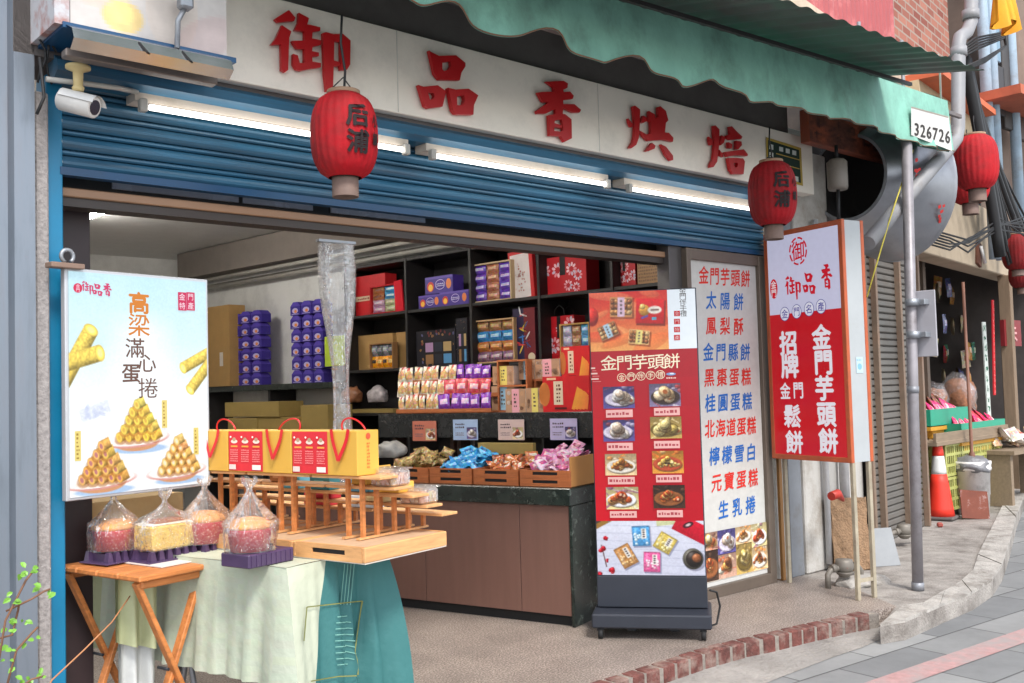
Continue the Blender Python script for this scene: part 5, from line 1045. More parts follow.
i0, i1 = -lw / 2 + fw, lw / 2 - fw; vz = (Lq(768, 316)[1] + Lq(843, 307.5)[1]) / 2
a.rect(i0, vz, i1, lz1 - fw, (206, 206, 232)); a.grad(i0, lz0 + fw, i1, vz, (204, 8, 26), (196, 8, 26), 4)
u, v = Lq(798, 251); a.ring(u, v, .078, .092, .012, (206, 20, 44), 32, 4); a.char("御", u, v, .115, .135, (206, 20, 44), .012); a.L += 1
def bch(polys, box, u, v, w_, h, col):
    ox, oy, s_ = box; a.L += 1
    for pl_ in polys: a.poly([(u + (x - ox) / s_ * w_, v - (y - oy) / s_ * h) for x, y in pl_], col, False)
for polys, bx_, px, py, w_, h in ((YU, (335, 340, 600), 793, 288, .15, .17), (PIN, (340, 340, 600), 809, 282, .135, .16), (XIANG, (295, 355, 600), 827, 277, .13, .17)): u, v = Lq(px, py); bch(polys, bx_, u, v, w_, h, (206, 20, 44))
u, v = Lq(774, 289); a.ell(u, v, .034, .066, (206, 16, 40), 24); a.text("金門", u, v, .05, .055, .055, (240, 236, 240), .008, True)
for k, (px, py) in enumerate(((785, 314), (797, 311.5), (809.5, 309), (821.5, 306.5))): u, v = Lq(px, py); a.ell(u, v, .042, .047, (60, 56, 140), 22); a.ell(u, v, .038, .043, (226, 226, 240), 22); a.char("金門名產"[k], u, v, .058, .062, (60, 50, 150), .006); a.L += 1
WHT = (236, 232, 240)
for t_, pts_ in (("金門芋頭餅", ((822, 337), (824, 362), (825, 388), (827, 414), (829, 441))), ("招牌", ((789, 343), (790.5, 366)))):
    a.L += 1
    for ch_, (px, py) in zip(t_, pts_): u, v = Lq(px, py); a.char(ch_, u, v, .16, .165, WHT, .034)
a.L += 1
for ch_, px, py in (("金", 786, 391), ("門", 799, 390)): u, v = Lq(px, py); a.char(ch_, u, v, .095, .115, WHT, .02)
for ch_, px, py in (("鬆", 793, 416), ("餅", 795, 442)): u, v = Lq(px, py); a.char(ch_, u, v, .155, .155, WHT, .03)
a.build("printed_face", LIT, lbx)
# faded blue sticker on the casing's street side
a = Art(0); o_ = Fr(LB.at(ur, 0, 0), -11.735)
u, z = SB.uv(858, 365)[0], SB.uv(858, 365)[1]
a.rect(-.03, -.05, .03, .05, (176, 196, 208)); a.ell(.0, -.01, .02, .02, (120, 170, 200), 12); a.dashes(-.025, .02, .025, .045, 1, (140, 176, 200), g)
o = a.build("sticker", PRM, lbx); o.location = (lw / 2 + .0005, ldp * .55, z); o.rotation_euler = (0, 0, math.radians(90))

# ================================================================== BACKLIT POSTER ON THE DOOR POST
pq = PY(66, 380, YF - .10); PO = Fr(pq, 12.473)
pu0, pu1 = PO.uv(66, 380)[0], PO.uv(209.5, 380)[0]; pz0, pz1 = PO.uv(66, 499.5)[1], PO.uv(66, 266)[1]
pz0b, pz1b = PO.uv(209, 487.5)[1], PO.uv(209, 281)[1]; pz0, pz1 = (pz0 + pz0b) / 2, (pz1 + pz1b) / 2; pwid = pu1 - pu0
post = thing("poster_light_box", "bright backlit poster of egg rolls hanging beside the blue door post", "poster", PO.at(0, 0, pz0), PO.t); ph = pz1 - pz0
mb = MB(); mb.box((pwid / 2, .018, ph / 2), (pwid, .03, ph), None, None, .003); mb.build("frame", mat("silver_frame", (186, 188, 192), .35, .4, var=.05), post)
mb = MB(); mb.box((0, .0, ph + .005), (.13, .05, .02), None, None, .003); mb.build("clip_rail", mat("clip_brown", (136, 112, 98), .5, .2), post)
mb = MB(); mb.tube([(.02 - .024 * math.cos(t_), .02, ph + .045 + .024 * math.sin(t_)) for t_ in np.linspace(-1.2, 4.2, 16)], .008, 8); mb.build("hook", steel, post)
a = Art(.0); e_ = .012
def Q(x, y): u, v = PO.uv(x, y); return u, v - pz0
OR_, BR_ = (206, 122, 30), (104, 72, 60)
nW, nH = 168, 224; R = Ras(nW, nH, 21); R.vgrad((240, 242, 244), (184, 222, 234)); R.mixin(np.clip(1 - abs(R.Y / nH - .36) / .34, 0, 1) * .7, (244, 246, 247)); R.mixin(np.clip(1 - abs(R.X / nW - .5) / .28, 0, 1) * np.clip((R.Y / nH - .40) * 9, 0, 1) * np.clip((.86 - R.Y / nH) * 8, 0, 1) * .8, (246, 247, 247)); R.mixin(.16 * R.noise(30), (255, 255, 255))
def PR_(px, py): u, v = Q(px, py); return (u - e_) / (pwid - 2 * e_) * nW, (v - e_) / (ph - 2 * e_) * nH
YR_ = (236, 206, 92)
for x0, y0, x1, y1, r_ in ((60, 388, 91, 330, 8.5), (56, 366, 100, 353, 8.5), (214, 350, 183, 368, 6.5), (214, 357, 190, 390, 6.5)): R.roll(*PR_(x0, y0), *PR_(x1, y1), r_, YR_, (246, 226, 150), .16)
def pyramid(cx, cy, wpx, hpx, rows, c_in, seed, skin):
    x, y = PR_(cx, cy); kx_ = nW / 142; W_, H_ = wpx * kx_, hpx * kx_; gg = random.Random(seed)
    R.flat(x + W_ * .08, y - H_ * .16, W_ * .62, H_ * .09, 0, (150, 184, 224), .8); R.flat(x, y - H_ * .05, W_ * .50, H_ * .15, 0, (206, 150, 110)); R.flat(x, y + H_ * .04, W_ * .76, H_ * .17, .05, (210, 150, 142)); R.flat(x, y + H_ * .065, W_ * .745, H_ * .155, .05, (246, 240, 238)); R.flat(x, y + H_ * .03, W_ * .5, H_ * .09, .05, (222, 196, 170), .8)
    for r_ in range(rows):
        n_ = rows - r_
        for k in range(n_):
            px_ = x + (k - (n_ - 1) / 2) * W_ / rows + gg.uniform(-.6, .6); py_ = y + H_ * (.08 + .82 * r_ / rows) + gg.uniform(-.5, .5); rr = W_ / rows * .56
            R.flat(px_ + rr * .3, py_ - rr * .3, rr * 1.2, rr, 0, (150, 84, 30), .4); R.roll(px_ + rr * 1.7, py_ + rr * .7, px_, py_, rr * .92, tuple(v + gg.uniform(-14, 10) for v in skin), c_in, .14)
pyramid(137, 441, 44, 44, 5, (216, 176, 76), 1, (232, 198, 86)); pyramid(101, 483, 46, 42, 5, (186, 120, 120), 2, (228, 176, 92)); pyramid(177, 473, 42, 40, 5, (246, 226, 196), 3, (234, 190, 110))
x, y = PR_(95, 411); R.rect(x, y, 34, 13, .3, (214, 220, 234), .05, .8); [R.flat(x + R.g.uniform(-14, 14), y + R.g.uniform(-5, 5), R.g.uniform(1, 5), 2, R.g.uniform(0, 3), (190, 198, 222), .6) for _ in range(12)]
R.grain(.025); a.raster(R, e_, e_, pwid - e_, ph - e_)
for ch_, px, py, s_, c_, b_ in (("高", 139, 303, .115, OR_, .02), ("梁", 139, 325, .12, OR_, .006), ("滿", 135, 348, .105, BR_, .006), ("心", 147, 363, .1, BR_, .006), ("蛋", 131, 373, .1, BR_, .012), ("捲", 148, 388, .11, BR_, 0)): u, v = Q(px, py); a.char(ch_, u, v, s_ * .84, s_ * .78, c_, b_ * 1.5); a.L += 1
u, v = Q(77.5, 288); a.ell(u, v, .018, .018, (206, 36, 80), 16); a.text("金門", u, v, .016, .014, .015, (240, 220, 230), 0, True)
for polys, bx_, px, py in ((YU, (335, 340, 600), 87, 288), (PIN, (340, 340, 600), 97, 289), (XIANG, (295, 355, 600), 107, 290)): u, v = Q(px, py); bch(polys, bx_, u, v, .052, .052, (200, 50, 100))
for k in range(4): u, v = Q(181.5 + 8.5 * (k % 2 == 0), 297 + 9 * (k // 2)); a.rect(u - .02, v - .019, u + .02, v + .019, (196, 30, 84)); a.char("門金產特"[k], u, v, .03, .03, (236, 214, 224), .004); a.L += 1
for px, py in ((77, 446), (163.5, 414), (195, 441)): u, v = Q(px, py); a.rect(u - .012, v - .055, u + .012, v + .055, (226, 206, 120)); a.dashes(u - .006, v - .05, u + .006, v + .05, 7, (160, 130, 60), g)
a.build("printed_poster", LITP, post)

# ================================================================== WOODEN FOLDING TABLE WITH CAKES
TZ = .72; tq = PZ(140, 577, TZ); TB = Fr(tq, 13.5)
tu = (PZ(232, 557, TZ) - tq).dot(TB.ex); td = (PZ(67.5, 563.5, TZ) - tq).dot(TB.ey)
tab = thing("folding_table", "orange wooden folding table with crossed legs under the bagged cakes", "table", TB.at(tu / 2, td / 2, 0), TB.t)
mb = MB()
for k in range(4): mb.box((0, -td / 2 + td * (k + .5) / 4, TZ - .011), (tu, td / 4 - .004, .022), None, None, .005)
mb.build("tabletop", orange_wood, tab)
for sy in (-1, 1): mb = MB(); mb.box((-.02, sy * (td / 2 - .035), TZ - .037), (tu * .8, .022, .03), None, None, .006); mb.build("rail", orange_wood, tab)
for sy in (-1, 1):
    y = sy * (td / 2 - .03)
    mb = MB(); mb.bar((-tu * .46, y - .02 * sy, TZ - .03), (tu * .26, y - .02 * sy, -.0), .036, .018, None, .003); mb.build("leg", orange_wood, tab)
    mb = MB(); mb.bar((tu * .22, y - .042 * sy, TZ - .03), (-tu * .40, y - .042 * sy, -.0), .036, .018, None, .003); mb.build("leg", orange_wood, tab)
    mb = MB(); mb.tube([(-.085 * tu / .44, y + .0 * sy, TZ * .50), (-.085 * tu / .44, y - .06 * sy, TZ * .50)], .006, 8); mb.build("pivot_bolt", dark_metal, tab)
mb = MB(); mb.tube([(tu * .05, -td / 2 + .06, TZ * .22), (tu * .05, td / 2 - .06, TZ * .22)], .012, 8); mb.build("stretcher", orange_wood, tab)
# white sheet of paper under the trays and the carton behind
ps = PZ(170, 562, TZ + .002); mb = MB(); mb.box((tu * .14, -td * .1, TZ + .004), (tu * .62, td * .5, .004)); o = mb.build("paper_sheet", mat("white_paper", (214, 206, 200), .7, var=.03)); o.location = TB.at(tu / 2, td / 2, 0); o.rotation_euler = (0, 0, TB.t); tag(o, "white sheet of card under the purple trays on the folding table", "card sheet")
TBK = Fr(TB.at(0, .60, 0), 13.5)
carton("carton", "plain kraft carton standing behind the bagged cakes under the poster", "carton", TBK, (64, 184, 556, 499), 0, .2, None, mat("light_kraft", (214, 182, 132), .8, var=.07, scale=5, bump=.1), TZ + .006, None)
# purple moulded trays, cakes and bags
purple = mat("purple_plastic", (74, 56, 88), .4, var=.15, spec=.5)
def ptray(loc, rz, wd, dp, label, ht=.045):
    t = thing("plastic_tray", label, "tray", loc, rz, "purple moulded trays under the cakes"); mb = MB()
    mb.box((0, 0, .004), (wd + .02, dp + .02, .006), None, None, .002); n_ = max(4, int(wd / .034))
    for sy in (-1, 1):
        for k in range(n_):
            x = -wd / 2 + wd * (k + .5) / n_; c_ = wd / n_ * .36; o = len(mb.v); y0, y1 = sy * dp / 2, sy * (dp / 2 - .03)
            mb.v += [Vector(p) for p in ((x - c_, y0, .006), (x + c_, y0, .006), (x + c_, y1, .006), (x - c_, y1, .006), (x - c_ * .5, y0 - sy * .006, ht), (x + c_ * .5, y0 - sy * .006, ht), (x + c_ * .5, y1 + sy * .006, ht), (x - c_ * .5, y1 + sy * .006, ht))]
            for q_ in ((4, 5, 6, 7), (0, 1, 5, 4), (1, 2, 6, 5), (2, 3, 7, 6), (3, 0, 4, 7)): mb.face([o + i for i in q_])
    mb.box((0, 0, .022), (wd - .05, dp - .05, .03)); mb.build("tray", purple, t); return t
red_paper = bpy.data.materials.new("red_floral_paper"); red_paper.use_nodes = True; n = red_paper.node_tree; b = n.nodes["Principled BSDF"]; tc = n.nodes.new("ShaderNodeTexCoord")
vv = n.nodes.new("ShaderNodeTexVoronoi"); vv.inputs["Scale"].default_value = 95; n.links.new(tc.outputs["Object"], vv.inputs["Vector"]); rp = n.nodes.new("ShaderNodeValToRGB"); rp.color_ramp.elements[0].position = .16; rp.color_ramp.elements[0].color = (*lin((220, 150, 140)), 1); rp.color_ramp.elements[1].position = .3; rp.color_ramp.elements[1].color = (*lin((172, 26, 36)), 1); n.links.new(vv.outputs["Distance"], rp.inputs[0]); n.links.new(rp.outputs[0], b.inputs["Base Color"]); b.inputs["Roughness"].default_value = .6
crust = mat("golden_crust", (214, 150, 84), .7, var=.25, scale=30, bump=.4, bscale=60, stain=(176, 100, 48), sscale=14, samt=.6)
sponge = mat("yellow_sponge", (222, 186, 92), .8, var=.22, scale=40, bump=.5, bscale=120)
def gather_bag(t, base_r, z0, shoulder, top, sq=1.0, seed=0):
    g2 = random.Random(seed); mb = MB(); N = 40; prof = [(base_r * 1.05, z0), (base_r * 1.1, z0 + (shoulder - z0) * .6), (base_r * 1.04, shoulder), (base_r * .72, shoulder + (top - shoulder) * .3), (base_r * .36, shoulder + (top - shoulder) * .66), (base_r * .12, top), (base_r * .10, top + .012), (base_r * .24, top + .030), (base_r * .3, top + .042)]
    for i, (r, z) in enumerate(prof):
        for k in range(N):
            a_ = 2 * math.pi * k / N; f = min(1, i / 4); am = (.06 + .30 * f) if i >= 2 else .05
            rr = r * (1 + am * math.sin(k * 2.9 + seed) + .05 * math.sin(k * 1.3 + i * 2.1) + g2.uniform(-.035, .035)); ca, sa = math.cos(a_), math.sin(a_)
            if sq > 1 and i < 4: mm = max(abs(ca), abs(sa)) ** .8; rr = rr / mm
            mb.v.append(Vector((rr * ca * (sq if i < 4 else 1), rr * sa, z + (g2.uniform(-.012, .02) if i == 8 else 0))))
    for i in range(len(prof) - 1):
        for k in range(N): k2 = (k + 1) % N; mb.face((i * N + k, i * N + k2, (i + 1) * N + k2, (i + 1) * N + k), None, True)
    mb.build("plastic_bag", FILM, t)
def round_cake(q, rpx, label, hpx=21, seed=0, toppx=46):
    kx = dep(q) / FOC; r = rpx * kx; h = hpx * kx; t = thing("bagged_cake", label, "cake", q, .3 * seed, "round cakes in red paper cups")
    mb = MB(); mb.lathe([(r * .86, 0), (r * .98, h * .9), (r * 1.0, h), (r * .95, h)], 28, pleat=.012, npl=14); mb.build("paper_cup", red_paper, t)
    mb = MB(); g2 = random.Random(seed); mb.lathe([(r * .95, h * .98), (r * 1.04, h * 1.08), (r * 1.0, h * 1.2), (r * .82, h * 1.36), (r * .5, h * 1.46), (r * .22, h * 1.5), (0.0001, h * 1.51)], 36, pleat=.035, seed=seed); mb.build("cake_top", crust, t)
    gather_bag(t, r * 1.08, 0, h * 1.25, h * .9 + toppx * kx, 1, seed); return t
zt_ = TZ + .05
q1 = PZ(114, 549, zt_); q2 = PZ(165, 547, zt_); q3 = PZ(205, 542, zt_); 
round_cake(q1, 20.5, "round cake in a red paper cup at the left, next to the square yellow cake", 20, 1, 31)
kx = dep(q2) / FOC; sq = thing("bagged_cake", "square yellow sponge cake in a clear bag between two red paper cups", "cake", q2, TB.t)
mb = MB(); w_ = 25 * kx; mb.box((0, 0, 12 * kx), (w_ * 2, w_ * 1.3, 24 * kx), None, None, .008); mb.build("sponge", sponge, sq); mb = MB(); mb.box((0, 0, 26 * kx), (w_ * 1.3, w_ * .8, 5 * kx), None, None, .006); mb.build("topping", mat("brown_topping", (150, 86, 44), .7, var=.3, scale=40, bump=.5), sq); mb = MB(); mb.box((0, 0, 24.4 * kx), (w_ * 1.9, w_ * 1.22, 1.6 * kx), None, None, .003); mb.build("cream_layer", mat("cream", (226, 214, 196), .6, bump=.2), sq)
gather_bag(sq, w_ * .78, 0, 26 * kx, 44 * kx, 1.38, 4)
round_cake(q3, 20.5, "round cake in a red paper cup between the square yellow cake and the purple block", 21, 3, 33)
ZCL = .745
q4 = PZ(250, 550, ZCL + .052); round_cake(q4, 22, "round cake in a red paper cup on the corner of the pale tablecloth", 22, 5, 38)
dz = Vector((0, 0, -.05))
ptray(q1 + dz + Vector((0, 0, .004)), TB.t + .05, .17, .15, "purple tray under the leftmost red cake cup"); ptray(q2 + dz + Vector((0, 0, .004)), TB.t - .03, .22, .13, "purple tray under the square yellow cake"); ptray(q3 + dz + Vector((.01, 0, .004)), TB.t + .08, .15, .13, "purple tray under the red cake cup by the tablecloth")
t = thing("plastic_block", "purple ribbed plastic block under the cake on the tablecloth corner", "tray", q4 + Vector((.03, -.0, -.052)), TB.t); mb = MB(); mb.box((0, 0, .025), (.21, .15, .048), None, None, .004); 
for k in range(9): mb.box((-.09 + .0225 * k, -.0755, .025), (.007, .005, .04))
mb.build("block", purple, t)

# ================================================================== CLOTH-COVERED TABLE
cqn = PZ(286, 567, ZCL); CT = Fr(cqn, 13.0)
cw2 = (PZ(400, 548, ZCL) - cqn).dot(CT.ex); cl2 = 1.25
ctab = thing("display_table", "table with thin steel legs hidden under the pale green tablecloth", "table", CT.at(cw2 / 2, cl2 / 2, 0), CT.t)
mb = MB(); mb.box((0, 0, ZCL - .022), (cw2 - .01, cl2 - .01, .03)); mb.build("tabletop", pine, ctab)
for sy in (-.8, .8):
    for sx in (-1, 1):
        mb = MB(); mb.tube([(sx * .02, sy * cl2 / 2, ZCL - .04), (sx * (cw2 / 2 - .06), sy * cl2 / 2 + .05 * sx, .0)], .011, 8); mb.build("leg", steel, ctab)
for s_ in (-1, 1): mb = MB(); mb.tube([(-cw2 / 2 + .05, s_ * .1, .0), (-cw2 / 2 + .05, s_ * .02, .30), (-cw2 / 2 + .07, 0, ZCL - .04)], .011, 8); mb.build("leg", steel, ctab)
CTL = Fr(cqn, 13 - 90); zhem = max(.1, CTL.uv(215, 657)[1] - .05)
cloth = bpy.data.materials.new("pale_green_cloth"); cloth.use_nodes = True; n = cloth.node_tree; b = n.nodes["Principled BSDF"]; va = n.nodes.new("ShaderNodeVertexColor"); va.layer_name = "Col"; n.links.new(va.outputs[0], b.inputs["Base Color"]); b.inputs["Roughness"].default_value = .55; b.inputs["Specular IOR Level"].default_value = .3
tc = n.nodes.new("ShaderNodeTexCoord"); nz = n.nodes.new("ShaderNodeTexNoise"); nz.inputs["Scale"].default_value = 9; nz.inputs["Detail"].default_value = 5; n.links.new(tc.outputs["Object"], nz.inputs["Vector"]); bp = n.nodes.new("ShaderNodeBump"); bp.inputs["Strength"].default_value = .35; bp.inputs["Distance"].default_value = .03; n.links.new(nz.outputs["Fac"], bp.inputs["Height"]); n.links.new(bp.outputs[0], b.inputs["Normal"])
PALE, TEAL, YG = (190, 195, 174), (58, 110, 110), (174, 178, 140)
ctop = thing("tablecloth", "pale green tablecloth with teal end and olive square outline draped over the street table", "tablecloth", CT.at(0, 0, 0), CT.t)
mb = MB(); teal_u = (PZ(337, 560, ZCL) - cqn).dot(CT.ex)
mb.grid(lambda u, v: (-.0055 + (cw2 + .011) * u, -.0055 + (cl2 + .0055) * v, ZCL - .002 + .002 * math.sin(7 * u + 9 * v)), 12, 12, lambda u, v: TEAL if u * cw2 > teal_u else PALE)
# one continuous skirt: back left -> near left corner -> street side -> near right corner -> back right
Z_H = .15
def skirt(s_, v):
    """s_ in metres from the near left corner: negative along the left side, positive along the street side then the right side"""
    am_ = 1 + 1.9 * max(0, min(1, (s_ - .14) / .12)); rip = (.008 * math.sin(s_ * 29 + .6 + .8 * v) + .009 * math.sin(s_ * 66 + 1.2 * v) + .005 * math.sin(s_ * 117 - 2 * v)) * am_ * v ** .7
    if s_ < 0: base, nn, corner = Vector((0, -s_, 0)), Vector((-1, 0, 0)), max(0, 1 + s_ / .13)
    elif s_ <= cw2: base, nn, corner = Vector((s_, 0, 0)), Vector((0, -1, 0)), max(0, 1 - s_ / .13)
    else: base, nn, corner = Vector((cw2, s_ - cw2, 0)), Vector((1, 0, 0)), 0
    cr = max(0, 1 - abs(s_ - cw2) / .14); c2 = corner ** 1.4; c3 = cr ** 1.4
    nn = (nn * (1 - .45 * (c2 + c3)) + Vector((-.32, -.32, 0)) * c2 + Vector((.32, -.32, 0)) * c3).normalized()
    zh = (zhem if s_ < 0 else Z_H); zh = zh + (Z_H - zh) * min(1, c2 * 1.6)
    off = .004 + .022 * v + rip * (1 - c2) + (.10 * c2 + .09 * c3) * v ** .8
    p = base + nn * off; return (p.x, p.y, ZCL - .002 - (ZCL - zh) * v - .001 * (1 - v))
def seg(sa_, sb_, n_, col, shift=0.0, shift_b=0.0):
    mb.grid(lambda u, v: skirt(sa_ + shift * v + (sb_ + shift_b * v - sa_ - shift * v) * u, v), n_, 22, col)
seg(-cl2, -cl2 * .88, 6, YG); seg(-cl2 * .88, 0, 40, lambda u, v: jit((180, 187, 167), 2, g)); seg(0, teal_u, 24, PALE, 0, -.11); seg(teal_u, cw2, 24, TEAL, -.11, 0); seg(cw2, cw2 + cl2, 40, TEAL)
mb.build("cloth", cloth, ctop)
a = Art(0, .0004)
def CP(px, py, off=.012):  # point on the street side of the skirt
    uu, vv = .2, .5; r_ = ray(px, py)
    for _ in range(12):
        q = CT.at(*skirt(uu, vv)); f_ = Fr(CT.at(0, skirt(uu, vv)[1], 0), 13.0); u, z = f_.uv(px, py); uu += (u - skirt(uu, vv)[0]) * .8; vv = (ZCL - z) / (ZCL - Z_H); uu = min(cw2, max(0.0, uu))
    x, y, zz = skirt(uu, vv); return Vector((x, y - off, zz))
def stripq(pa, pb, wpx, col, off=.010, seg=10):
    for k in range(seg):
        p0 = (pa[0] + (pb[0] - pa[0]) * k / seg, pa[1] + (pb[1] - pa[1]) * k / seg); p1 = (pa[0] + (pb[0] - pa[0]) * (k + 1) / seg, pa[1] + (pb[1] - pa[1]) * (k + 1) / seg)
        dx, dy = p1[0] - p0[0], p1[1] - p0[1]; L_ = math.hypot(dx, dy); nx, ny = -dy / L_ * wpx / 2, dx / L_ * wpx / 2; o = len(a.v)
        a.v += [CP(p0[0] - nx, p0[1] - ny, off), CP(p1[0] - nx, p1[1] - ny, off), CP(p1[0] + nx, p1[1] + ny, off), CP(p0[0] + nx, p0[1] + ny, off)]; a.face((o, o + 1, o + 2, o + 3), col)
OL = (124, 126, 70)
stripq((305, 606), (360, 600), 1.2, OL); stripq((360, 600), (350, 672), 1.2, OL); stripq((305, 606), (302, 640), 1.2, OL); stripq((308, 680), (349, 673), 1.2, OL, .014, 3)
for k in range(9):
    y = 616 + k * 6; hw = 14 * math.sqrt(max(.1, 1 - ((k - 4) / 5) ** 2)); stripq((337 - hw * .4 + 2, y), (340 + hw * .7, y - 1), .9, (120, 172, 160), .009, 6)
for k in range(4): stripq((343 + 3.2 * k, 563), (339 + 3.2 * k, 604), .8, (110, 160, 150), .009, 6)
a.build("woven_pattern", PRM, ctop)
lf = MB()
def hang(px0, px1, y0, y1, col, dep_, name, label, amp=.02):
    f_ = Fr(CT.at(0, dep_, 0), 0); p0, p1 = f_.hit(px0, y0), f_.hit(px1, y0); zb = f_.hit(px0, y1).z
    mb = MB(); mb.grid(lambda u, v: (p0.x + (p1.x - p0.x) * u, p0.y + amp * math.sin(u * 13) * (.4 + v), p0.z + (zb - p0.z) * v - .04 * u * v), 20, 8, col); mb.grid(lambda u, v: (p0.x + (p1.x - p0.x) * u, p0.y + .03 + amp * math.sin(u * 13) * (.4 + v), p0.z + (zb - p0.z) * v - .04 * u * v), 20, 8, col)
    return tag(mb.build(name, cloth), label, "cloth")
hang(118, 157, 575, 645, YG, .62, "cloth_end", "yellow green cloth end hanging behind the folding table")
hang(121, 155, 640, 700, (196, 198, 196), .66, "white_cloth", "white cloth hanging below the yellow green one behind the folding table")

# ================================================================== WOODEN TRAYS AND STEPPED STANDS ON THE CLOTH
TRZ = ZCL + .004; trq = PZ(365.2, 563.9, TRZ); TR = Fr(trq, 12.8)
tw = (PZ(444.9, 545.1, TRZ) - trq).dot(TR.ex); tl = (PZ(306.9, 553.3, TRZ) - trq).dot(TR.ey); th = TR.uv(365.2, 548)[1] - TRZ
def wtray(d0, label):
    t = thing("wooden_tray", label, "tray", TR.at(tw / 2, d0 + tl / 2, TRZ), TR.t, "wooden trays on the street table"); T = .016
    mb = MB(); mb.box((0, 0, th - .008), (tw - .034, tl - .034, .012)); mb.build("board", mat("tray_floor", (196, 164, 132), .6, var=.12, stretch=(2, 12, 1)), t)
    for sy in (-1, 1): mb = MB(); mb.box((0, sy * (tl / 2 - T / 2), th / 2), (tw, T, th), None, None, .003); mb.build("side", pine_x, t)
    for sx in (-1, 1):
        mb = MB(); s_ = .085; mb.box((sx * (tw / 2 - T / 2), 0, th * .2), (T, tl - 2 * T, th * .4)); mb.box((sx * (tw / 2 - T / 2), 0, th * .86), (T, tl - 2 * T, th * .28))
        for k in (-1, 1): mb.box((sx * (tw / 2 - T / 2), k * (tl / 2 - T + s_ * .0 - (tl / 2 - T - s_) / 2), th * .56), (T, tl / 2 - T - s_, th * .32))
        mb.build("handle_side", pine, t)
        mb = MB(); mb.box((sx * (tw / 2 - T / 2 - .003), 0, th * .56), (.008, s_ * 2, th * .32)); mb.build("handle_slot", black_rubber, t)
    mb = MB(); mb.box((0, 0, -.002), (tw - .004, tl - .004, .004)); mb.build("underside", mat("pale_ply", (206, 196, 184), .6), t)
    return t
wtray(0, "pine tray with a slotted handle, nearest the street under the stepped stand"); wtray(tl + .004, "pine tray behind the front one, beside the cake on the tablecloth corner"); wtray(2 * tl + .008, "pine tray farthest from the street under the gift bags")
ZT2 = TRZ + th;  pk_px = ((360, 475), (377, 485), (394, 492.5), (410.5, 502), (425.5, 510))
post_u = []; 
for (x, y), yb in zip(pk_px, (539.5, 537, 533.5, 531, 528)):
    q = PZ(x, yb, ZT2); post_u.append((q - trq).dot(TR.ex))
post_d = (PZ(394, 533.5, ZT2) - trq).dot(TR.ey)
zs_ = [Fr(TR.at(0, post_d, 0), 12.8).uv(x, y)[1] for x, y in pk_px]
for i in range(1, 5): zs_[i] = min(zs_[i], zs_[i - 1] - .02)
sw_ = (post_u[-1] - post_u[0]) / 4
def sstand(d0, label):
    t = thing("stepped_stand", label, "display stand", TR.at(0, d0, ZT2 + .001), TR.t, "stepped wooden stands on the trays"); z0 = ZT2 + .001
    for u, z in zip(post_u, zs_):
        mb = MB(); mb.box((u, tl / 2, z - z0 - .006), (sw_ * 1.12, tl - .012, .011), None, None, .002); mb.build("step", pine, t)
        for d_ in (post_d, tl - post_d): mb = MB(); mb.box((u + .004, d_, (z - z0 - .012) / 2 + .004), (.015, .015, z - z0 - .02)); mb.build("post", orange_wood if d_ > .1 else pine, t)
    for d_ in (post_d, tl - post_d): mb = MB(); mb.box(((post_u[0] + post_u[-1]) / 2, d_, .004), (post_u[-1] - post_u[0] + .05, .018, .008)); mb.build("foot_rail", pine, t)
    return t
sstand(0, "stepped pine stand on the front tray with five falling shelves"); sstand(tl + .004, "stepped pine stand on the middle tray under the second gift bag"); sstand(2 * tl + .008, "stepped pine stand on the rear tray, mostly behind the poster")
